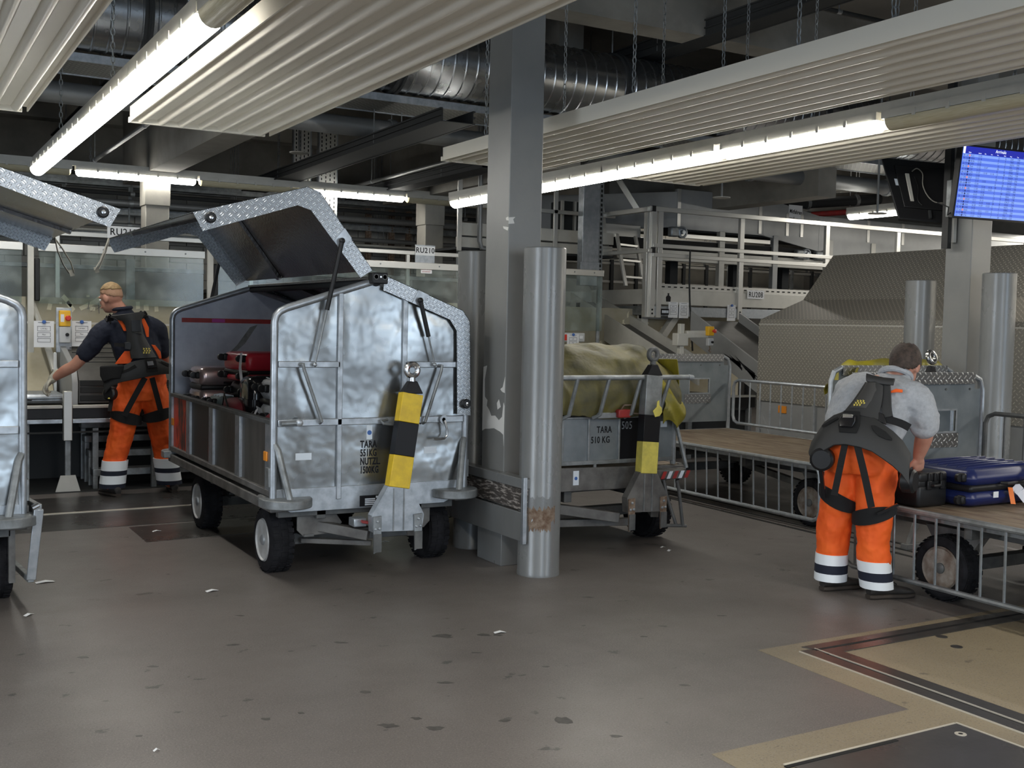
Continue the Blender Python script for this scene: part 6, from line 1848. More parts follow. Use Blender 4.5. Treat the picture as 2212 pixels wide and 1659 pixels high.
MB().box((-0.9, 0.5, 0.5), (0.0, 0.56, 0.62)).build('carrier_beam', M_alu, uc, bevel=0.004)
MB().box((-0.9, 0.3, 0.72), (-0.05, 0.5, 0.98)).build('end_housing', M_alu, uc, bevel=0.01)
MB().box((-0.6, 0.02, 0.64), (9.0, 0.3, 0.78)).build('dark_gap', M_dark, uc, smooth=0)
for x in (1.15, 2.2, 3.35, 4.3, 6.0):
    MB().box((x, -0.02, 0.003), (x+0.10, 0.06, 0.95)).build('stanchion', M_offw if x != 2.2 else M_greyconv, uc, bevel=0.004)
for x in (0.5, 1.7, 2.7):
    MB().box((x, 0.3, 0.003), (x+0.14, 0.42, 0.5)).build('dark_leg', M_darkst, uc, smooth=0)
for x in (0.42, 2.85, 3.25):
    m_ = MB().lathe([(0, 0), (0.085, 0), (0.085, 0.05), (0.06, 0.06), (0.05, 0.03), (0.03, 0.03), (0.03, 0.08), (0, 0.08)], (x, -0.02, zb-0.17 if x < 1 else zb-0.36), (0, -1, 0), 18).build('roller_motor', M_galv, uc)
    MB().cbox((x-0.14, -0.03, zb-0.17 if x < 1 else zb-0.37), (0.14, 0.10, 0.14)).build('gearbox', M_galv_d, m_, bevel=0.02)
sn = MB().box((2.50, -0.008, zt-0.36), (2.78, -0.003, zt-0.07)).build('warning_sign', M_paper, uc, smooth=0)
for k, s_ in enumerate(('Mitfahren', 'verboten!')):
    text('sign_lettering', s_, 0.085, M_blk, uc, (2.64, -0.009, zt-0.20-k*0.11), (R(90), R(4), 0), 0.7, align='CENTER', bold=0.002)
MB().box((1.25, -0.004, zt-0.18), (1.45, -0.002, zt-0.165)).build('red_maker_mark', M_red, uc, smooth=0)
MB().cbox(at(1395, 443, y=13.6)-o, (0.14, 0.08, 0.14)).build('stop_housing', M_boxy, uc, bevel=0.01)
MB().lathe([(0, 0), (0.035, 0), (0.035, 0.05), (0, 0.055)], at(1388, 443, y=13.55)-o, (0, -1, 0), 12).build('stop_button', M_estop, uc)
# lit shelving seen under the platform
t = thing('rear_shelf', 'cream lit shelving glimpsed between the platform and the upper conveyor', 'shelf', (9.0, 16.0, 1.9))
MB().box((0, 0.3, 0), (7, 0.34, 0.75)).build('back_sheet', M_conc, t, smooth=0)
for z in (0.05, 0.38, 0.70):
    MB().box((0, 0, z), (7, 0.3, z+0.04)).build('shelf_board', M_alu, t, smooth=0)
for k in range(14):
    MB().box((k*0.53, -0.02, -1.9), (k*0.53+0.06, 0.03, 0.78)).build('upright', M_darkst if k % 3 else M_galv_d, t, smooth=0)
# left walkway beside the square column
wk = thing('upper_walkway', 'pale steel walkway with rails behind the square column', 'walkway', (6.33, 12.5, 0))
MB().box((0.03, 0, 2.62), (2.4, 0.06, 2.78)).build('front_beam', M_offw, wk, bevel=0.004)
MB().box((0.03, 0.02, 2.47), (2.4, 0.08, 2.60)).build('lower_beam', M_offw, wk, bevel=0.004)
MB().box((0.0, 0, 2.44), (2.4, 0.9, 2.47)).build('deck', M_darkst, wk, smooth=0)
for x in (0.0, 0.85, 1.42, 2.1):
    MB().box((x, -0.03, 2.42), (x+0.06, 0.0, 3.6)).build('guard_post', M_alu, wk, bevel=0.004)
for z in (2.98, 3.52):
    MB().box((0, -0.03, z), (2.4, 0.01, z+0.05)).build('guard_rail', M_alu, wk, bevel=0.004)
MB().box((0.10, 0.1, 0), (0.2, 0.2, 2.44)).build('leg', M_galv_d, wk, bevel=0.004)
MB().box((1.5, 0.1, 0), (1.6, 0.2, 2.44)).build('leg', M_greyconv, wk, bevel=0.004)
MB().box((1.75, 0.3, 2.8), (2.15, 0.6, 3.2)).build('motor_box', M_darkst, wk, bevel=0.01)
for x in (1.72, 1.92):
    MB().box((x, 0.26, 2.8), (x+0.035, 0.30, 3.2)).build('white_post', M_alu, wk, smooth=0)
MB().tube([at(1041, 250, y=12.35)-WLOC[wk.name], at(1036, 520, y=12.35)-WLOC[wk.name], at(1040, 535, y=12.35)-WLOC[wk.name], at(1062, 540, y=12.35)-WLOC[wk.name]], 0.032, 10).build('drain_tube', M_pipe, wk)
# galvanised cable riser in front of the platform
t = thing('cable_riser', 'flat galvanised cable riser right of the front bollard', 'cable tray', (7.83, 11.9, 2.03))
MB().box((0, 0, 0), (0.25, 0.12, 2.9)).build('cover', M_galv, t, bevel=0.004)
MB().box((0.25, 0.0, -0.05), (0.31, 0.10, 2.9)).build('slotted_rail', M_galv_d, t, smooth=0)
s = MB()
for k in range(24):
    s.box((0.265, -0.004, k*0.06), (0.29, 0.0, k*0.06+0.035))
so = s.build('slot_rows', M_dark, t, smooth=0)
so['kind'] = 'stuff'
MB().box((-0.03, -0.01, 0.0), (0.26, 0.0, 0.30)).build('lower_cover', M_galv, t, bevel=0.003)
t = thing('diagonal_strut', 'pale diagonal steel strut above the platform rail', 'strut', tuple(at(1335, 385, y=12.6)))
o = WLOC[t.name]
MB().bar((0, 0, 0), at(1380, 458, y=12.4)-o, 0.08, 0.08).build('strut', M_alu, t, bevel=0.004)
MB().bar(Vector((-0.35, 0, 0)), at(1304, 505, y=12.6)-o, 0.07, 0.07).build('post', M_alu, t, bevel=0.004)
# hazard board and dark pipework at the right
t = thing('hazard_board', 'yellow and black striped board on the beam right of the grey conveyor', 'board', tuple(at(1836, 405, y=13.3)))
o = WLOC[t.name]
for k in range(12):
    MB().prism([(k*0.085, 0), (k*0.085+0.06, 0), (k*0.085+0.03, -0.075), (k*0.085-0.03, -0.075)], (0, 0, 0.02), (1, 0, 0.0), (0, 0, 1), (0, 0.01, 0)).build('stripe', M_yel if k % 2 else M_blk, t, smooth=0)
for i, (a, b, dz, r, m) in enumerate(((1690, 1900, 442, 0.085, M_darkst), (1720, 1900, 420, 0.035, M_alu), (1700, 1880, 467, 0.045, M_red))):
    run('service_pipe', ['dark thick pipe left of the monitor back', 'pale pipe left of the monitor back', 'red fire pipe left of the monitor back'][i], 'pipe', tuple(at(a, dz, y=13.4)), tuple(at(b, dz-12, y=13.0)), r, m)

# ------------------------------------------------------------------ monitors on the right column
M_scr = emat('screen_blue', (0.10, 0.20, 0.90), 0.62)
M_scr2 = emat('screen_row', (0.24, 0.40, 1.0), 0.66)
M_scrh = emat('screen_head', (0.012, 0.02, 0.35), 0.75)
M_scrw = emat('screen_white', (0.80, 0.88, 1.0), 1.1)
M_scrt = emat('screen_text', (0.008, 0.015, 0.12), 0.8)
M_scro = emat('screen_orange', (0.8, 0.22, 0.2), 0.7)
TL, BL = at(2094, 316, y=5.55), at(2062, 466, y=5.62)
TR = at(2330, 376, y=5.42)
ux = (TR-TL)
ux = (ux - Vector((0, 0, ux.z))).normalized()
uz = (TL-BL)
uz = (uz - ux*uz.dot(ux))
hgt = uz.length
uz.normalize()
un = ux.cross(uz)
wid = hgt*1.72
mo = thing('flight_monitor', 'blue arrivals monitor hanging on the right column', 'monitor', tuple(BL))
mm = Matrix((ux, un*-1, uz)).transposed()
def mpt(u, n_, v):
    return ux*u + un*n_ + uz*v
def mbox(mb, u0, v0, u1, v1, n0, n1):
    return mb.hexa([mpt(u0, n0, v0), mpt(u1, n0, v0), mpt(u1, n1, v0), mpt(u0, n1, v0), mpt(u0, n0, v1), mpt(u1, n0, v1), mpt(u1, n1, v1), mpt(u0, n1, v1)])
if un.dot(Vector((0, 0, 1.5))-BL) < 0:
    un = -un
mbox(MB(), -0.014, -0.016, wid+0.014, hgt+0.014, -0.055, -0.004).build('casing', M_blackpl, mo, bevel=0.004)
mbox(MB(), 0, 0, wid, hgt, -0.004, 0.0).build('screen', M_scr, mo, smooth=0)
mbox(MB(), 0.01, hgt*0.90, wid, hgt, 0.0, 0.0008).build('title_bar', M_scrh, mo, smooth=0)
mbox(MB(), 0.0, hgt*0.90, 0.02, hgt, 0.0, 0.001).build('corner_badge', M_scrw, mo, smooth=0)
tr_ = Matrix((ux, uz, un)).transposed().to_euler()
def mtext(s, u, v, size, m, al='LEFT', sx=1.0):
    q = text('screen_lettering', s, size, m, mo, mpt(u, 0.0012, v), tr_, sx, 0.0001, al)
mtext('Arrivals', wid*0.42, hgt*0.945, 0.034, M_scrw, 'CENTER', 0.9)
for k, (s_, u) in enumerate((('Flight', 0.06), ('Sched', 0.17), ('Est', 0.24), ('Act', 0.31), ('Pos', 0.38), ('Belt', 0.46), ('Reg', 0.53), ('Typ', 0.61), ('Rem', 0.69))):
    mtext(s_, wid*u, hgt*0.91, 0.011, M_scrw)
rr = random.Random(4)
NR = 23
for k in range(NR):
    v0 = hgt*0.895*(1-(k+1)/NR)
    h_ = hgt*0.895/NR
    if k % 2 == 0:
        mbox(MB(), 0.002, v0+0.001, wid-0.002, v0+h_-0.001, 0.0, 0.0006).build('list_row', M_scr2, mo, smooth=0)
    mtext('%s %d%d%d' % (rr.choice('ABDKLX') + rr.choice('AEKLRY'), rr.randint(1, 9), rr.randint(0, 9), rr.randint(0, 9)), 0.006, v0+h_*0.14, h_*1.02, M_scrt, sx=0.80)
    mbox(MB(), 0.062, v0+h_*0.15, 0.074, v0+h_*0.85, 0.0006, 0.0012).build('flag_badge', M_scro if k % 4 == 0 else M_scrt, mo, smooth=0)
    mtext('%s%s%s' % tuple(rr.choice('ABCDFGHLMNPRSTVWZ') for _ in range(3)), 0.080, v0+h_*0.14, h_*1.02, M_scrt, sx=0.80)
    for u in (0.17, 0.25, 0.33)[:rr.randint(1, 3)]:
        mtext('%02d:%02d' % (rr.randint(10, 16), rr.randint(0, 59)), wid*u, v0+h_*0.14, h_*1.02, M_scrt, sx=0.80)
    for u in (0.40, 0.48):
        mtext(rr.choice(('B', 'C', 'D', '12', '08', 'F')), wid*u, v0+h_*0.14, h_*1.02, M_scrt, sx=0.80)
    mtext(''.join(rr.choice('ABCDEFGHIKLMN') for _ in range(4)), wid*0.54, v0+h_*0.14, h_*1.02, M_scrt, sx=0.80)
    mtext(rr.choice(('320', '319', '738', 'E90')), wid*0.62, v0+h_*0.14, h_*1.02, M_scrt, sx=0.80)
MB().bar(mpt(wid*0.35, -0.05, hgt*0.5), Vector((7.78, 6.0, 2.75))-BL, 0.06, 0.08).build('wall_arm', M_blackpl, mo, bevel=0.005)
MB().tube([mpt(0.0, -0.03, 0.03), mpt(-0.04, -0.03, 0.0), mpt(-0.05, -0.02, 0.06), mpt(-0.09, -0.10, 0.09)], 0.005, 6).build('cable', M_blackpl, mo)
# second monitor seen from behind
TL, BL = at(1905, 341, y=6.62), at(1942, 471, y=6.40)
TRp, BRp = at(2046, 353, y=6.25), at(2046, 481, y=6.15)
m2 = thing('flight_monitor', 'monitor seen from its black back, left of the right column', 'monitor', tuple(BL))
A_ = [BL-BL, BRp-BL, TRp-BL, TL-BL]
nb = (A_[1]-A_[0]).cross(A_[3]-A_[0]).normalized()
if nb.dot(Vector((0, 0, 1.5))-BL) < 0:
    nb = -nb
def quadbox(A, d0, d1, name, m, bev=0.004, lab=None):
    lo, hi = [a+nb*d0 for a in A], [a+nb*d1 for a in A]
    return MB().hexa(lo+hi).build(name, m, m2, bevel=bev, label=lab)
quadbox(A_, -0.035, 0.0, 'back_shell', M_blackpl)
def sub(u0, v0, u1, v1):
    def q(u, v):
        return (A_[0]*(1-u)+A_[1]*u)*(1-v) + (A_[3]*(1-u)+A_[2]*u)*v
    return [q(u0, v0), q(u1, v0), q(u1, v1), q(u0, v1)]
quadbox(sub(0.16, 0.18, 0.96, 0.88), 0.0, 0.02, 'electronics_cover', M_blackpl)
quadbox(sub(0.30, 0.28, 0.37, 0.74), 0.02, 0.035, 'vesa_bracket', M_offw)
quadbox(sub(0.62, 0.03, 0.68, 0.16), 0.0, 0.03, 'foot_clip', M_darkst)
quadbox(sub(0.11, 0.55, 0.16, 0.66), 0.0, 0.002, 'rating_label', M_white, 0)
quadbox(sub(-0.01, -0.015, 1.0, 0.0), -0.04, 0.002, 'lower_bezel', M_blackpl)
q = lambda u, v, n_: sub(u, v, u, v)[0] + nb*n_
cs_ = lambda P_: [p for p, r_ in cr([(p, 0) for p in P_], 5)]
MB().tube(cs_([q(0.42, 0.78, 0.03), q(0.5, 0.82, 0.05), q(0.58, 0.74, 0.05), q(0.56, 0.55, 0.05), q(0.62, 0.38, 0.05), q(0.75, 0.28, 0.05), q(0.95, 0.28, 0.05)]), 0.0045, 8).build('cable', M_straw, m2)
MB().tube(cs_([q(0.45, 0.70, 0.03), q(0.48, 0.5, 0.04), q(0.44, 0.3, 0.04), q(0.50, 0.22, 0.04)]), 0.004, 8).build('cable', M_blackpl, m2)
t = thing('monitor_pole', 'black steel pole carrying the monitors beside the right column', 'pole', (7.60, 6.10, 2.2))
MB().box((-0.045, 0, 0.0), (0.0, 0.06, 1.6)).build('pole', M_blackpl, t, smooth=0)
MB().box((0.0, -0.02, 0.05), (0.035, 0.05, 0.7)).build('bracket', M_alu, t, smooth=0)
MB().box((-0.06, -0.03, 0.25), (0.0, 0.02, 0.55)).build('junction_box', M_galv_d, t, bevel=0.005)

# litter on the floor
for i, (a, b, w, an) in enumerate(((458, 1277, 0.035, 10), (62, 1329, 0.028, 40), (97, 1258, 0.05, 5), (832, 1171, 0.03, -20), (338, 1148, 0.03, 10), (1432, 1183, 0.02, 0), (1446, 1190, 0.025, 30), (338, 1622, 0.012, 20), (1080, 1367, 0.03, -10))):
    t = thing('paper_scrap', ['white paper scrap on the open floor left of the cart wheel', 'paper scrap on the floor beside the left cart', 'paper strip below the hinged bar of the left cart', 'paper scrap below the drawbar of the stencilled cart', 'paper scrap on the dark floor plate', 'paper crumb right of the front bollard', 'larger paper crumb right of the front bollard', 'tiny paper crumb in the left foreground', 'crumpled paper in the middle of the floor'][i], 'litter', tuple(at(a, b, z=0.001)), R(an), 'paper litter on the floor')
    MB().grid([[(-w, -w*0.35, 0.001), (0, -w*0.4, 0.007), (w, -w*0.3, 0.002)], [(-w, w*0.3, 0.003), (0.1*w, w*0.35, 0.009), (w*0.9, w*0.4, 0.001)]], 0.0008).build('scrap', M_paper, t, smooth=0)
# ------------------------------------------------------------------ people
def limb(mb, pts, n=16, k=4, cap=True):
    q = cr(pts, k)
    mb.tube([p for p, r in q], 1, n, rs=[r for p, r in q])
    if cap:
        for p, r in (q[0], q[-1]):
            mb.ell(p, (r*0.98, r*0.98, r*0.98), 14, 8)
    return mb
def loft(mb, secs, n=24, p=2.3):
    """secs: (center, right, back, half width, half depth)"""
    b = len(mb.v)
    for c, r, k, a, d in secs:
        c, r, k = Vector(c), Vector(r).normalized(), Vector(k).normalized()
        for i in range(n):
            t_ = 2*math.pi*i/n
            cx, sx = math.cos(t_), math.sin(t_)
            mb.v.append(c + r*(math.copysign(abs(cx)**(2/p), cx)*a) + k*(math.copysign(abs(sx)**(2/p), sx)*d))
    m = len(secs)
    for i in range(m-1):
        for j in range(n):
            l = (j+1) % n
            mb.f.append([b+i*n+j, b+i*n+l, b+(i+1)*n+l, b+(i+1)*n+j])
    mb.f.append([b+j for j in range(n)][::-1])
    mb.f.append([b+(m-1)*n+j for j in range(n)])
    return mb
def skin_over(mb, name, m, parent, voxel=0.008, it=6, label=None, disp=0.0):
    o = mb.build(name, m, parent, smooth=180, world=True, label=label)
    md = o.modifiers.new('remesh', 'REMESH')
    md.mode, md.voxel_size, md.use_smooth_shade = 'VOXEL', voxel, True
    s = o.modifiers.new('smooth', 'SMOOTH')
    s.factor, s.iterations = 0.5, it
    if disp:
        tx = bpy.data.textures.get('cloth_folds') or bpy.data.textures.new('cloth_folds', 'CLOUDS')
        tx.noise_scale, tx.noise_depth = 0.085, 2
        d = o.modifiers.new('folds', 'DISPLACE')
        d.texture, d.strength, d.mid_level, d.texture_coords = tx, disp, 0.5, 'LOCAL'
    return o
def head(mb, C, fwd, up):
    C, f = Vector(C), Vector(fwd).normalized()
    u = Vector(up)
    u = (u - f*u.dot(f)).normalized()
    r = f.cross(u)
    rot = Matrix((r, f, u)).transposed()
    mb.ell(C + u*0.022 - f*0.012, (0.076, 0.097, 0.103), 24, 16, rot)
    mb.ell(C - u*0.045 + f*0.028, (0.060, 0.066, 0.078), 20, 12, rot)
    mb.ell(C - u*0.088 + f*0.050, (0.038, 0.036, 0.030), 14, 8, rot)
    mb.ell(C + f*0.098 - u*0.022, (0.014, 0.022, 0.026), 12, 8, rot)
    mb.ell(C + f*0.085 + u*0.020, (0.048, 0.016, 0.013), 12, 8, rot)
    for s in (-1, 1):
        mb.ell(C + r*s*0.077 - f*0.008 - u*0.012, (0.011, 0.024, 0.035), 12, 8, rot)
        mb.ell(C + r*s*0.030 + f*0.086 - u*0.065, (0.012, 0.012, 0.010), 10, 6, rot)
    return C, f, u, r, rot
def face(parent, C, f, u, r, rot):
    for s in (-1, 1):
        e = MB().ell(C + r*s*0.030 + f*0.084 - u*0.002, (0.013, 0.010, 0.009), 12, 8, rot).build('eye', M_paper, parent, world=True)
        MB().ell(C + r*s*0.030 + f*0.092 - u*0.002, (0.006, 0.004, 0.006), 10, 6, rot).build('iris', M_blk, e, world=True)
        MB().ell(C + r*s*0.030 + f*0.095 + u*0.020, (0.018, 0.006, 0.004), 10, 6, rot).build('eyebrow', M_hairb, parent, world=True)
    MB().ell(C + f*0.092 - u*0.062, (0.024, 0.008, 0.006), 12, 6, rot).build('mouth', mat('lip', (0.42, 0.15, 0.12), 0.5), parent, world=True)
def hair(name, m, parent, C, u, f, r, rot, keep, grow=0.007):
    mb = MB().ell((0, 0, 0), (0.076+grow, 0.097+grow, 0.103+grow), 48, 32)
    fs = []
    for q in mb.f:
        c = sum((mb.v[i] for i in q), Vector())/len(q)
        n_ = Vector((c.x/0.083, c.y/0.104, c.z/0.11))
        if keep(n_):
            fs.append(q)
    mb.f = fs
    used = sorted({i for q in fs for i in q})
    mp = {i: k for k, i in enumerate(used)}
    o = C + u*0.022 - f*0.012
    vs = []
    for i in used:
        p = mb.v[i]
        p = p*(1+0.02*mnoise.noise(p*60))
        vs.append(o + rot @ p)
    mb.v = vs
    mb.f = [[mp[i] for i in q] for q in fs]
    h = mb.build(name, m, parent, smooth=180, world=True)
    s = h.modifiers.new('thickness', 'SOLIDIFY')
    s.thickness, s.offset = min(0.008, grow), 0.0
    return h
def hand(mb, wrist, d, pn, thumb_side, curl=0.5, k=1.0, cap=0.0):
    """palm, four unequal bent fingers and a thumb from the side of the palm"""
    w, d = Vector(wrist), Vector(d).normalized()
    pn = Vector(pn)
    pn = (pn - d*pn.dot(d)).normalized()
    s = d.cross(pn)*thumb_side
    rot = Matrix((s, d, pn)).transposed()
    mb.ell(w + d*0.050*k, (0.042*k, 0.054*k, 0.019*k), 18, 12, rot)
    limb(mb, [(w - d*0.03, 0.028*k), (w + d*0.02*k, 0.030*k)], 12, 3)
    for i, (off, ln) in enumerate(((0.030, 0.072), (0.010, 0.082), (-0.011, 0.076), (-0.030, 0.058))):
        p = w + d*(0.088*k - abs(off)*0.15) + s*off*k
        c = curl*(0.9+0.12*i)
        q = p
        pts = [(w + d*0.06*k + s*off*0.8*k, 0.010*k), (p, (0.0098+cap)*k)]
        ang = 0
        for j, fr in enumerate((0.45, 0.32, 0.23)):
            ang += c*(1.0, 1.15, 0.8)[j]
            dd = d*math.cos(ang) + pn*math.sin(ang)
            q = q + dd*ln*fr*k
            pts.append((q, (0.0092, 0.0085, 0.0072)[j]*k + cap*k))
        limb(mb, pts, 10, 3)
    b = w + d*0.022*k + s*0.030*k
    limb(mb, [(b, 0.014*k), (b + d*0.028*k + s*0.026*k + pn*0.012, 0.0115*k), (b + d*0.055*k + s*0.030*k + pn*0.026, 0.0098*k), (b + d*0.075*k + s*0.022*k + pn*0.034, 0.0082*k)], 10, 3)
    return mb
def shoe(parent, heel, d, name='shoe'):
    """work shoe: sole, heel block and rounded upper; heel is the back of the sole on the floor"""
    h, d = Vector(heel), Vector(d).normalized()
    s = Vector((d.y, -d.x, 0))
    z = Vector((0, 0, 1))
    secs = []
    for t_, a, top in ((0.0, 0.026, 0.075), (0.02, 0.034, 0.095), (0.07, 0.037, 0.105), (0.12, 0.039, 0.098), (0.17, 0.045, 0.072), (0.22, 0.049, 0.058), (0.26, 0.044, 0.050), (0.285, 0.030, 0.040), (0.295, 0.014, 0.030)):
        c = h + d*t_ + z*(0.018+(top-0.018)/2)
        secs.append((c, s, z, a, (top-0.018)/2))
    o = loft(MB(), secs, 20, 2.2).build(name, M_shoe, parent, smooth=60, world=True)
    so = []
    for t_, a in ((-0.004, 0.024), (0.02, 0.037), (0.08, 0.037), (0.14, 0.042), (0.20, 0.052), (0.25, 0.049), (0.285, 0.035), (0.302, 0.014)):
        so.append((h + d*t_ + z*0.012, s, z, a, 0.012))
    loft(MB(), so, 16, 4).build('sole', M_rustsole, o, smooth=50, world=True)
    for k in range(4):
        c = h + d*(0.10+0.022*k) + z*(0.099-0.007*k)
        MB().tube([c - s*0.022, c + z*0.006, c + s*0.022], 0.0035, 6).build('lace', M_blackpl, o, world=True)
    return o
M_rustsole = mat('dark_sole', (0.045, 0.035, 0.028), 0.8)

class Plane:
    """a worn device laid on the wearer's back: points given by where they show in the photo, on a curved surface"""
    def __init__(s, p, n, r, curv):
        s.p, s.n, s.r, s.k = Vector(p), Vector(n).normalized(), Vector(r).normalized(), curv
    def at(s, a, b, off=0.0, c0=None):
        k = 2392.2
        v = _f + _r2*((a-1106)/k) - _u2*((b-829.5)/k)
        o = Vector((0, 0, 1.5))
        t_ = (s.p-o).dot(s.n)/v.dot(s.n)
        q = o + v*t_
        lat = (q-s.p).dot(s.r)
        return q - s.n*(s.k*lat*lat) + s.n*off
    def rows(s, rows, off=0.0, nc=9, dome=0.0):
        out = []
        for (a, b), (c, d) in rows:
            row = []
            for j in range(nc):
                u = j/(nc-1)
                row.append(s.at(a+(c-a)*u, b+(d-b)*u, off + dome*math.sin(math.pi*u)))
            out.append(row)
        return out
    def shell(s, rows, name, m, parent, off=0.0, th=0.02, dome=0.0, nc=9, label=None, bevel=0.004):
        R_ = s.rows(rows, off, nc, dome)
        mb = MB().grid(R_, th)
        # thickness must point outward
        a = (R_[1][0]-R_[0][0]).cross(R_[0][1]-R_[0][0])
        if a.dot(s.n) > 0:
            mb = MB().grid([list(reversed(q)) for q in R_], th)
        return mb.build(name, m, parent, smooth=40, world=True, label=label, bevel=bevel)
    def strap(s, px, w, name, m, parent, off=0.0, th=0.005):
        pts = [s.at(a, b, off) for a, b in px]
        q = cr([(p, 0) for p in pts], 5)
        mb = MB()
        q = [p for p, r_ in q]
        for a, b in zip(q[:-1], q[1:]):
            mb.bar(a, b+(b-a)*0.08, w, th, up=s.n)
        return mb.build(name, m, parent, smooth=0, world=True)

def strap3(pts, w, name, m, parent, th=0.008):
    q = [p for p, r_ in cr([(Vector(p), 0) for p in pts], 6)]
    mb = MB()
    for i, (a, b) in enumerate(zip(q[:-1], q[1:])):
        d = (b-a).normalized()
        mb.bar(a, b+(b-a)*0.1, w, th, up=(0, -1, 0.6) if abs(d.z) < 0.8 else (0, -1, 0))
    return mb.build(name, m, parent, smooth=0, world=True)
# ---------------- blond worker, seen from behind, left arm reaching to the conveyor
pA = thing('person', 'blond man in navy shirt and orange trousers with black back frame, reaching left', 'person', (1.95, 9.66, 0))
HC, hf_, hu = (1.700, 9.72, 1.655), (-0.62, 0.74, -0.22), (-0.10, 0.10, 1)
b = MB()
HA = head(b, HC, hf_, hu)
limb(b, [((1.815, 9.685, 1.47), 0.075), ((1.775, 9.69, 1.545), 0.062), ((1.735, 9.70, 1.60), 0.060)], 16)
RX, BK = (1, 0.08, 0.10), (0.08, -1, 0)
torsoA = [((1.945, 9.66, 0.86), RX, BK, 0.165, 0.115), ((1.945, 9.66, 0.95), RX, BK, 0.165, 0.115), ((1.935, 9.655, 1.06), RX, BK, 0.150, 0.105), ((1.90, 9.66, 1.22), RX, BK, 0.170, 0.115), ((1.865, 9.67, 1.345), RX, BK, 0.175, 0.112), ((1.840, 9.675, 1.42), RX, BK, 0.150, 0.095), ((1.82, 9.68, 1.475), RX, BK, 0.085, 0.070)]
loft(b, torsoA)
limb(b, [((1.70, 9.675, 1.395), 0.070), ((1.615, 9.68, 1.35), 0.062), ((1.52, 9.71, 1.22), 0.054), ((1.425, 9.745, 1.095), 0.047), ((1.355, 9.79, 1.045), 0.047), ((1.265, 9.85, 0.975), 0.030)])
limb(b, [((1.97, 9.68, 1.43), 0.070), ((2.065, 9.69, 1.40), 0.062), ((2.12, 9.72, 1.29), 0.053), ((2.155, 9.76, 1.17), 0.046), ((2.165, 9.86, 1.09), 0.044), ((2.15, 9.99, 1.00), 0.030)])
hand(b, (2.148, 10.0, 0.995), (-0.1, 0.75, -0.55), (-0.2, -0.3, -1), -1, 0.35)
legA_L = [((1.865, 9.66, 0.90), 0.095), ((1.825, 9.665, 0.70), 0.082), ((1.778, 9.67, 0.50), 0.058), ((1.735, 9.68, 0.33), 0.055), ((1.705, 9.66, 0.07), 0.040)]
legA_R = [((2.03, 9.66, 0.90), 0.095), ((2.065, 9.67, 0.70), 0.082), ((2.105, 9.68, 0.50), 0.058), ((2.145, 9.70, 0.33), 0.055), ((2.185, 9.70, 0.07), 0.040)]
limb(b, legA_L)
limb(b, legA_R)
skin_over(b, 'body', M_skin, pA, 0.0065, 5)
face(pA, *HA)
hair('hair', M_hairb, pA, HA[0], HA[2], HA[1], HA[3], HA[4], lambda q: q.z > 0.42 + 0.16*q.y + 0.10*mnoise.noise(q*7), 0.0045)
hair('faded_hair', M_fade, pA, HA[0], HA[2], HA[1], HA[3], HA[4], lambda q: q.z > 0.02 + 0.40*q.y + 0.06*mnoise.noise(q*9), 0.0015)
# shirt
b = MB()
loft(b, [(c, r_, k_, a*1.0+0.022, d+0.020) for c, r_, k_, a, d in torsoA[:6]] + [((1.818, 9.685, 1.485), RX, BK, 0.110, 0.080), ((1.795, 9.69, 1.545), RX, BK, 0.075, 0.070), ((1.783, 9.692, 1.575), RX, BK, 0.070, 0.068)])
limb(b, [((1.73, 9.675, 1.415), 0.090), ((1.625, 9.68, 1.365), 0.088), ((1.555, 9.705, 1.26), 0.078), ((1.495, 9.725, 1.18), 0.074)])
limb(b, [((1.94, 9.68, 1.44), 0.090), ((2.06, 9.69, 1.395), 0.086), ((2.105, 9.715, 1.30), 0.076), ((2.13, 9.735, 1.22), 0.072)])
skin_over(b, 'shirt', M_navy, pA, 0.009, 5, disp=0.022)
MB().tube([Vector((1.785, 9.69, 1.568)) + Vector((math.cos(k*math.pi/10)*0.072, math.sin(k*math.pi/10)*0.070, math.cos(k*math.pi/10)*0.010)) for k in range(20)], 0.016, 8, closed=True).build('collar', M_navy, pA, world=True)
# trousers
b = MB()
loft(b, [((1.945, 9.66, 0.80), RX, BK, 0.170, 0.130), ((1.945, 9.66, 0.90), RX, BK, 0.200, 0.150), ((1.942, 9.657, 1.00), RX, BK, 0.192, 0.143), ((1.935, 9.655, 1.10), RX, BK, 0.180, 0.134)])
limb(b, [((1.855, 9.66, 0.88), 0.120), ((1.812, 9.665, 0.70), 0.115), ((1.775, 9.67, 0.50), 0.102), ((1.733, 9.68, 0.33), 0.096), ((1.703, 9.665, 0.13), 0.090)])
limb(b, [((2.035, 9.66, 0.88), 0.120), ((2.075, 9.67, 0.70), 0.112), ((2.110, 9.68, 0.50), 0.100), ((2.148, 9.70, 0.33), 0.094), ((2.180, 9.705, 0.13), 0.088)])
skin_over(b, 'trousers', M_orange, pA, 0.009, 5, disp=0.026)
def leg_at(l, z):
    for (p0, r0), (p1, r1) in zip(l[:-1], l[1:]):
        if p1[2] <= z <= p0[2]:
            t_ = (p0[2]-z)/(p0[2]-p1[2])
            return Vector(p0).lerp(Vector(p1), t_)
    return Vector(l[-1][0])
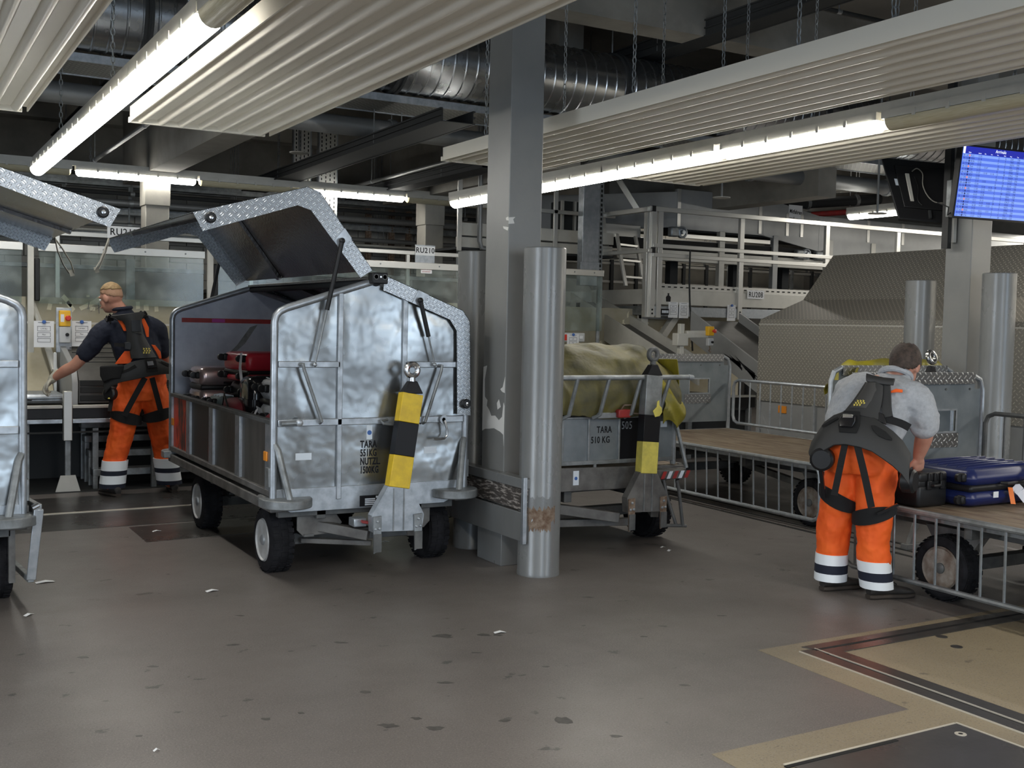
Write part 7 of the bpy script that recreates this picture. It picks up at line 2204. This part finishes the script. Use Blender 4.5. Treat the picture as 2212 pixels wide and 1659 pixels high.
def bands(parent, l, spec, grow):
    for z0, z1, nm, m in spec:
        a, c = leg_at(l, z0), leg_at(l, z1)
        n = 22
        rows = []
        for q, p in enumerate((a, a.lerp(c, 0.5), c)):
            rows.append([p + Vector((math.cos(2*math.pi*k/n), math.sin(2*math.pi*k/n), 0))*(grow + 0.003*mnoise.noise(Vector((math.cos(2*math.pi*k/n)*2, math.sin(2*math.pi*k/n)*2, p.z*9)))) for k in range(n)])
        mb = MB()
        vs = [v for r_ in rows for v in r_]
        mb.add(vs, [(i*n+k, i*n+(k+1) % n, (i+1)*n+(k+1) % n, (i+1)*n+k) for i in range(2) for k in range(n)])
        mb.add(rows[0], [tuple(range(n))[::-1]]).add(rows[-1], [tuple(range(n))])
        mb.build(nm, m, parent, smooth=40, world=True)
for l in (legA_L, legA_R):
    bands(pA, l, ((0.215, 0.295, 'reflective_band', M_refl), (0.175, 0.215, 'navy_band', M_navy), (0.105, 0.175, 'reflective_band', M_refl), (0.06, 0.105, 'navy_hem', M_navy)), 0.106)
shoe(pA, (1.735, 9.555, 0.003), (-0.30, 0.95, 0))
shoe(pA, (2.205, 9.60, 0.003), (0.12, 1, 0))
# knit glove on the left hand
g_ = MB()
wv = Vector((1.268, 9.85, 0.977))
dv = (Vector((1.19, 9.87, 0.883))-wv).normalized()
hand(g_, wv, dv, (0.3, -0.2, -0.9), 1, 0.55, 1.05, 0.0025)
limb(g_, [(wv - dv*0.055, 0.038), (wv + dv*0.01, 0.036)], 14, 3)
skin_over(g_, 'glove', M_glove, pA, 0.0045, 3)
# back frame
PA = Plane((1.925, 9.500, 1.12), (0.06, -1, 0.02), (1, 0.06, 0), 0.9)
def C8(a, b):
    return (a*0.217, 560+b*0.217)
ex = PA.shell([(C8(1125, 560), C8(1420, 520)), (C8(1150, 585), C8(1425, 555)), (C8(1225, 605), C8(1400, 590)), (C8(1262, 660), C8(1398, 650)), (C8(1275, 740), C8(1412, 740)), (C8(1268, 830), C8(1455, 830)), (C8(1300, 910), C8(1490, 910)), (C8(1310, 990), C8(1555, 985))], 'back_frame', M_exo, pA, 0.0, 0.020, 0.020)
PA.shell([(C8(1310, 735), C8(1400, 735)), (C8(1325, 720), C8(1412, 728)), (C8(1345, 850), C8(1475, 840)), (C8(1395, 985), C8(1555, 970))], 'spine_cover', M_exo2, ex, 0.018, 0.022, 0.012, nc=5)
PA.shell([(C8(1295, 605), C8(1385, 605)), (C8(1300, 720), C8(1390, 720))], 'length_adjuster', M_blackpl, ex, 0.040, 0.004, 0.0, nc=4)
cols = [(1062, 1245, 1330), (1085, 1215, 1300), (1120, 1170, 1262), (1200, 1085, 1222), (1300, 1030, 1200), (1400, 1000, 1178), (1500, 985, 1155), (1600, 1000, 1140), (1690, 1050, 1135)]
PA.shell([(C8(u, t_), C8(u, b_)) for u, t_, b_ in cols], 'hip_wing', M_exo, ex, 0.004, 0.022, 0.010, nc=7)
PA.shell([(C8(1196, 1118), C8(1204, 1142)), (C8(1270, 1085), C8(1282, 1112)), (C8(1330, 1045), C8(1352, 1075))], 'wing_slot', M_dark, ex, 0.042, 0.003, nc=4)
PA.shell([(C8(1588, 1008), C8(1600, 1035)), (C8(1690, 1045), C8(1692, 1075))], 'wing_slot', M_dark, ex, 0.042, 0.003, nc=4)
PA.shell([(C8(1425, 990), C8(1535, 985)), (C8(1448, 1125), C8(1560, 1115))], 'control_recess', M_dark, ex, 0.042, 0.004, nc=4)
PA.shell([(C8(1438, 1010), C8(1535, 1005)), (C8(1452, 1085), C8(1548, 1078))], 'control_unit', M_gloss, ex, 0.045, 0.018, nc=4)
PA.shell([(C8(1442, 1016), C8(1500, 1010)), (C8(1450, 1058), C8(1512, 1052))], 'display', M_chrome, ex, 0.064, 0.002, nc=3)
for i in range(3):
    for j in range(3):
        x, y = 1402+i*26+(j % 2)*8, 882+j*20
        PA.shell([(C8(x, y), C8(x+12, y)), (C8(x+10, y+8), C8(x+22, y+8)), (C8(x, y+16), C8(x+12, y+16))], 'logo_mark', M_yelleg, ex, 0.056, 0.0012, nc=2, bevel=0)
strap3([PA.at(*C8(1190, 590), 0.015), PA.at(*C8(1130, 560), 0.0), (1.672, 9.60, 1.462), (1.662, 9.67, 1.482), (1.665, 9.75, 1.455)], 0.05, 'shoulder_strap', M_web, ex)
strap3([PA.at(*C8(1390, 580), 0.015), PA.at(*C8(1420, 535), 0.0), (1.955, 9.60, 1.505), (1.945, 9.67, 1.52), (1.94, 9.75, 1.49)], 0.05, 'shoulder_strap', M_web, ex)
PA.strap([C8(1300, 860), C8(1230, 855), C8(1150, 850)], 0.030, 'side_strap', M_web, ex, 0.006)
PA.shell([(C8(1238, 830), C8(1310, 820)), (C8(1240, 895), C8(1300, 905))], 'strap_buckle', M_blackpl, ex, 0.018, 0.012, nc=3)
PA.strap([C8(1445, 1180), C8(1340, 1370), C8(1245, 1560)], 0.046, 'thigh_strap', M_web, ex, -0.002)
PA.strap([C8(1515, 1180), C8(1565, 1360), C8(1612, 1530)], 0.044, 'thigh_strap', M_web, ex, -0.002)
PA.shell([(C8(1040, 1065), C8(1230, 1045)), (C8(1045, 1160), C8(1200, 1120)), (C8(1080, 1225), C8(1170, 1170))], 'belt_pouch', M_web, pA, 0.012, 0.05, 0.02, nc=5, bevel=0.012)
for a, b_ in (((1180, 600), (1262, 715)), ((1400, 585), (1480, 775)), ((1510, 850), (1612, 990))):
    pts = [(C8(a[0], a[1]), C8(a[0]+40, a[1]+5)), (C8((a[0]+b_[0])/2-5, (a[1]+b_[1])/2), C8((a[0]+b_[0])/2+45, (a[1]+b_[1])/2)), (C8(b_[0]-20, b_[1]), C8(b_[0]+5, b_[1]))]
    PA.shell(pts, 'bib_strap', M_orange, pA, -0.012, 0.006, nc=4)
PA.shell([(C8(1250, 915), C8(1320, 915)), (C8(1200, 985), C8(1330, 985)), (C8(1160, 1045), C8(1300, 1040))], 'bib_back', M_orange, pA, -0.016, 0.006, nc=5)
pc = PA.at(*C8(1150, 1345), -0.06)
MB().lathe([(0, 0), (0.045, 0), (0.058, 0.008), (0.058, 0.05), (0.045, 0.06), (0, 0.06)], pc, (-0.7, -0.7, 0.1), 22).build('hip_actuator', M_blackpl, ex, world=True)
MB().bar(pc, PA.at(*C8(1110, 1520), 0.0), 0.03, 0.015).build('thigh_lever', M_blackpl, ex, world=True)
MB().ell(PA.at(*C8(1102, 1388), 0.01), (0.011, 0.006, 0.007), 8, 6).build('status_light', M_yelleg, ex, world=True)
for l, zz, tilt in ((legA_L, 0.655, -0.03), (legA_R, 0.675, 0.03)):
    c = leg_at(l, zz)
    rows = []
    n = 20
    for k in range(n+1):
        a = 2*math.pi*k/n
        wv_ = 0.020 + 0.030*max(0, -math.sin(a))
        p = c + Vector((math.cos(a)*0.128, math.sin(a)*0.128, math.cos(a)*tilt))
        rows.append([p - Vector((0, 0, wv_)), p + Vector((0, 0, wv_))])
    MB().grid(rows, 0.012).build('thigh_band', M_web, ex, smooth=40, world=True)

# ---------------- second worker bending over the loaded cart
pB = thing('person', 'man in grey polo shirt and orange trousers, bending over the right cart', 'person', (4.87, 4.46, 0))
FW, RT = Vector((0.90, 0.43, 0)).normalized(), Vector((0.43, -0.90, 0)).normalized()
HC, hf_, hu = (5.135, 4.40, 1.318), (0.90, 0.34, -0.42), (0.45, 0.15, 1)
b = MB()
HB = head(b, HC, hf_, hu)
C0 = Vector((4.865, 4.465, 0.86))
spine = [(C0, 0.175, 0.135), (Vector((4.885, 4.465, 0.96)), 0.195, 0.135), (Vector((4.930, 4.465, 1.06)), 0.200, 0.128), (Vector((4.975, 4.462, 1.14)), 0.185, 0.118), (Vector((5.022, 4.447, 1.195)), 0.160, 0.100), (Vector((5.065, 4.430, 1.228)), 0.085, 0.075)]
def secs(sp, ga=0.0, gd=0.0):
    out = []
    for i, (c, a, d) in enumerate(sp):
        t_ = (sp[min(i+1, len(sp)-1)][0] - sp[max(i-1, 0)][0]).normalized()
        k_ = RT.cross(t_)
        if k_.dot(FW) > 0:
            k_ = -k_
        out.append((c, (RT + Vector((0, 0, -0.12))).normalized(), k_, a+ga, d+gd))
    return out
loft(b, secs(spine, -0.014, -0.014))
limb(b, [((5.06, 4.44, 1.19), 0.058), ((5.095, 4.42, 1.255), 0.062), ((5.118, 4.41, 1.29), 0.063)], 16)
elR, wrR = Vector((5.135, 4.245, 0.945)), Vector((5.17, 4.31, 0.80))
limb(b, [((5.03, 4.34, 1.17), 0.075), ((5.085, 4.262, 1.13), 0.066), ((5.115, 4.245, 1.04), 0.058), (elR, 0.050), ((5.155, 4.275, 0.88), 0.046), (wrR, 0.032)])
limb(b, [((4.96, 4.56, 1.19), 0.075), ((4.945, 4.64, 1.16), 0.066), ((5.00, 4.70, 1.03), 0.056), ((5.06, 4.72, 0.93), 0.048), ((5.16, 4.66, 0.87), 0.044), ((5.24, 4.58, 0.80), 0.031)])
hand(b, wrR, (0.35, 0.25, -0.9), (0.2, 1, 0), -1, 0.45)
hand(b, (5.245, 4.575, 0.795), (0.5, -0.3, -0.8), (0, -1, -0.2), 1, 0.45)
hipL, hipR = at(1834, 990, y=4.55), at(1893, 995, y=4.38)
legB_L = [(hipL, 0.10), (at(1818, 1060, y=4.58), 0.09), (at(1803, 1130, y=4.60), 0.062), (at(1797, 1200, y=4.61), 0.056), (Vector((4.815, 4.605, 0.06)), 0.042)]
legB_R = [(hipR, 0.10), (at(1890, 1065, y=4.38), 0.09), (at(1888, 1135, y=4.375), 0.062), (at(1887, 1205, y=4.365), 0.056), (Vector((4.915, 4.35, 0.06)), 0.042)]
limb(b, legB_L)
limb(b, legB_R)
skin_over(b, 'body', M_skin, pB, 0.0065, 5)
face(pB, *HB)
hair('hair', M_hairr, pB, HB[0], HB[2], HB[1], HB[3], HB[4], lambda q: q.z > -0.28 + 0.62*q.y and not ((q - Vector((0.0, -0.30, 0.95))).length < 0.42 + 0.12*mnoise.noise(q*8)))
b = MB()
loft(b, secs(spine[:5], 0.026, 0.022) + [((5.055, 4.434, 1.236), RT, -FW, 0.110, 0.105), ((5.082, 4.42, 1.268), RT, -FW, 0.090, 0.090)])
limb(b, [((5.02, 4.36, 1.16), 0.098), ((5.085, 4.265, 1.125), 0.092), ((5.112, 4.248, 1.05), 0.086), ((5.128, 4.245, 0.985), 0.083)])
limb(b, [((4.96, 4.54, 1.18), 0.095), ((4.945, 4.64, 1.15), 0.090), ((4.985, 4.69, 1.06), 0.082), ((5.01, 4.705, 1.01), 0.080)])
skin_over(b, 'shirt', M_grey_sh, pB, 0.009, 5, disp=0.024)
cu_ = Vector((0.55, 0.1, 0.8)).normalized()
cb1 = RT
cb2 = cu_.cross(cb1)
MB().tube([Vector((5.082, 4.422, 1.258)) + cb1*math.cos(k*math.pi/10)*0.084 + cb2*math.sin(k*math.pi/10)*0.078 for k in range(20)], 0.018, 8, closed=True).build('collar', M_grey_sh, pB, world=True)
b = MB()
RTl, FWl = RT, -FW
loft(b, [((4.872, 4.465, 0.70), RT, -FW, 0.185, 0.150), ((4.866, 4.465, 0.80), RT, -FW, 0.205, 0.165), ((4.868, 4.466, 0.88), RT, -FW, 0.200, 0.158), ((4.885, 4.470, 0.96), RT, -FW, 0.188, 0.145)])
limb(b, [(hipL, 0.120)] + [(p, r_) for p, r_ in ((legB_L[1][0], 0.112), (legB_L[2][0], 0.096), (legB_L[3][0], 0.088), (Vector((4.812, 4.606, 0.12)), 0.086))])
limb(b, [(hipR, 0.120)] + [(p, r_) for p, r_ in ((legB_R[1][0], 0.112), (legB_R[2][0], 0.098), (legB_R[3][0], 0.090), (Vector((4.912, 4.352, 0.12)), 0.088))])
skin_over(b, 'trousers', M_orange, pB, 0.009, 5, disp=0.026)
lL = [((p.x, p.y, p.z), r_) for p, r_ in legB_L]
lR = [((p.x, p.y, p.z), r_) for p, r_ in legB_R]
for l in (lL, lR):
    bands(pB, l, ((0.155, 0.215, 'reflective_band', M_refl), (0.105, 0.155, 'navy_band', M_navy), (0.035, 0.105, 'reflective_band', M_refl)), 0.093)
shoe(pB, (4.745, 4.60, 0.003), (0.97, -0.10, 0))
shoe(pB, (4.845, 4.345, 0.003), (0.95, -0.22, 0))
# back frame
t_ = (spine[4][0]-spine[0][0]).normalized()
nB = RT.cross(t_)
if nB.dot(FW) > 0:
    nB = -nB
PB = Plane(Vector((4.93, 4.47, 1.03)) + nB*0.175, nB, RT, 1.0)
def C1(a, b):
    return (1740+a*0.13563, 750+b*0.13563)
ex = PB.shell([(C1(1000, 590), C1(1190, 590)), (C1(985, 615), C1(1222, 640)), (C1(900, 740), C1(1222, 760)), (C1(800, 880), C1(1200, 920)), (C1(660, 1045), C1(1165, 1090)), (C1(600, 1075), C1(1160, 1180))], 'back_frame', M_exo, pB, 0.012, 0.022, 0.016)
PB.shell([(C1(1010, 600), C1(1170, 600)), (C1(960, 700), C1(1175, 720)), (C1(850, 860), C1(1120, 900)), (C1(740, 1010), C1(1050, 1020))], 'spine_cover', M_exo2, ex, 0.034, 0.008, 0.012, nc=6)
PB.shell([(C1(985, 470), C1(1000, 570)), (C1(1080, 500), C1(1090, 585)), (C1(1250, 530), C1(1255, 600)), (C1(1420, 535), C1(1400, 600))], 'shoulder_yoke', M_exo, ex, 0.02, 0.025, 0.004, nc=5)
PB.strap([C1(1275, 600), C1(1285, 800), C1(1290, 980), C1(1310, 1110)], 0.052, 'shoulder_strap', M_exo, ex, 0.018, 0.02)
cols = [(1751, 972, 996), (1756, 952, 999), (1768, 936, 985), (1785, 913, 972), (1806, 900, 963), (1830, 893, 963), (1860, 888, 969), (1885, 903, 977), (1905, 918, 990), (1925, 932, 1004), (1943, 950, 1020), (1957, 975, 1040)]
PB.shell([((u, a), (u, c)) for u, a, c in cols], 'hip_wing', M_exo, ex, 0.016, 0.024, 0.012, nc=8)
PB.shell([(C1(275, 1265), C1(290, 1300)), (C1(420, 1195), C1(440, 1240)), (C1(545, 1150), C1(550, 1185))], 'wing_slot', M_dark, ex, 0.056, 0.003, nc=4)
PB.shell([(C1(1080, 1290), C1(1115, 1370)), (C1(1150, 1290), C1(1190, 1450)), (C1(1300, 1370), C1(1300, 1490)), (C1(1395, 1470), C1(1390, 1500))], 'wing_slot', M_dark, ex, 0.056, 0.003, nc=4)
PB.shell([(C1(660, 1055), C1(905, 1075)), (C1(560, 1290), C1(905, 1290)), (C1(580, 1400), C1(850, 1420))], 'control_recess', M_dark, ex, 0.056, 0.004, nc=5)
PB.shell([(C1(670, 1130), C1(850, 1150)), (C1(600, 1230), C1(850, 1250)), (C1(620, 1330), C1(800, 1340))], 'control_unit', M_gloss, ex, 0.060, 0.022, 0.004, nc=5)
PB.shell([(C1(668, 1150), C1(830, 1165)), (C1(660, 1200), C1(820, 1205))], 'display', M_chrome, ex, 0.088, 0.002, nc=3)
for i in range(4):
    for j in range(3):
        if (i, j) in ((3, 2), (0, 0)):
            continue
        x, y = 815+i*44+(j % 2)*18-j*6, 893+j*32
        PB.shell([(C1(x, y), C1(x+22, y)), (C1(x+16, y+14), C1(x+38, y+14)), (C1(x, y+28), C1(x+22, y+28))], 'logo_mark', M_yelleg, ex, 0.056, 0.0012, nc=2, bevel=0)
PB.shell([(C1(1170, 1050), C1(1250, 1080)), (C1(1165, 1200), C1(1290, 1240))], 'strap_buckle', M_blackpl, ex, 0.022, 0.014, nc=3)
PB.strap([C1(1250, 1130), C1(1400, 1160), C1(1520, 1190), C1(1620, 1235)], 0.042, 'side_strap', M_web, ex, 0.018)
PB.shell([(C1(1330, 690), C1(1345, 715)), (C1(1420, 640), C1(1430, 695)), (C1(1520, 640), C1(1520, 690))], 'bib_strap', M_orange, pB, 0.004, 0.008, nc=4)
PB.shell([(C1(1200, 1255), C1(1290, 1260)), (C1(1260, 1340), C1(1330, 1345))], 'bib_strap', M_orange, pB, 0.0, 0.008, nc=4)
PB.strap([(1829, 958), (1818, 1010), (1805, 1072)], 0.036, 'thigh_strap', M_web, ex, 0.028)
PB.strap([(1854, 962), (1869, 1025), (1883, 1096)], 0.038, 'thigh_strap', M_web, ex, 0.028)
for px, ax in (((1772, 985), (-0.75, -0.5, 0)), ((1940, 1020), (0.35, -0.9, 0))):
    pc = PB.at(*px, -0.10 if px[0] > 1900 else -0.02)
    MB().lathe([(0, -0.02), (0.05, -0.02), (0.066, -0.008), (0.066, 0.045), (0.052, 0.056), (0, 0.056)], pc, ax, 24).build('hip_actuator', M_blackpl, ex, world=True)
MB().ell(at(1950, 1041, y=4.16), (0.012, 0.006, 0.008), 8, 6).build('status_light', M_yelleg, ex, world=True)
MB().bar(PB.at(1768, 1000, 0.0), at(1780, 1075, y=4.56), 0.022, 0.014).build('thigh_lever', M_gloss, ex, world=True)
MB().bar(at(1940, 1090, y=4.20), at(1895, 1110, y=4.27), 0.022, 0.014).build('thigh_lever', M_gloss, ex, world=True)
for l, zz, tl in ((lL, 0.545, -0.05), (lR, 0.475, 0.03)):
    c = leg_at(l, zz)
    rows = []
    n = 22
    for k in range(n+1):
        a = 2*math.pi*k/n
        e = Vector((math.cos(a), math.sin(a), 0))
        wv_ = 0.016 + 0.032*max(0, e.dot(-FW))
        p = c + e*0.122 + Vector((0, 0, e.dot(RT)*tl))
        rows.append([p - Vector((0, 0, wv_)), p + Vector((0, 0, wv_))])
    MB().grid(rows, 0.012).build('thigh_band', M_web, ex, smooth=40, world=True)
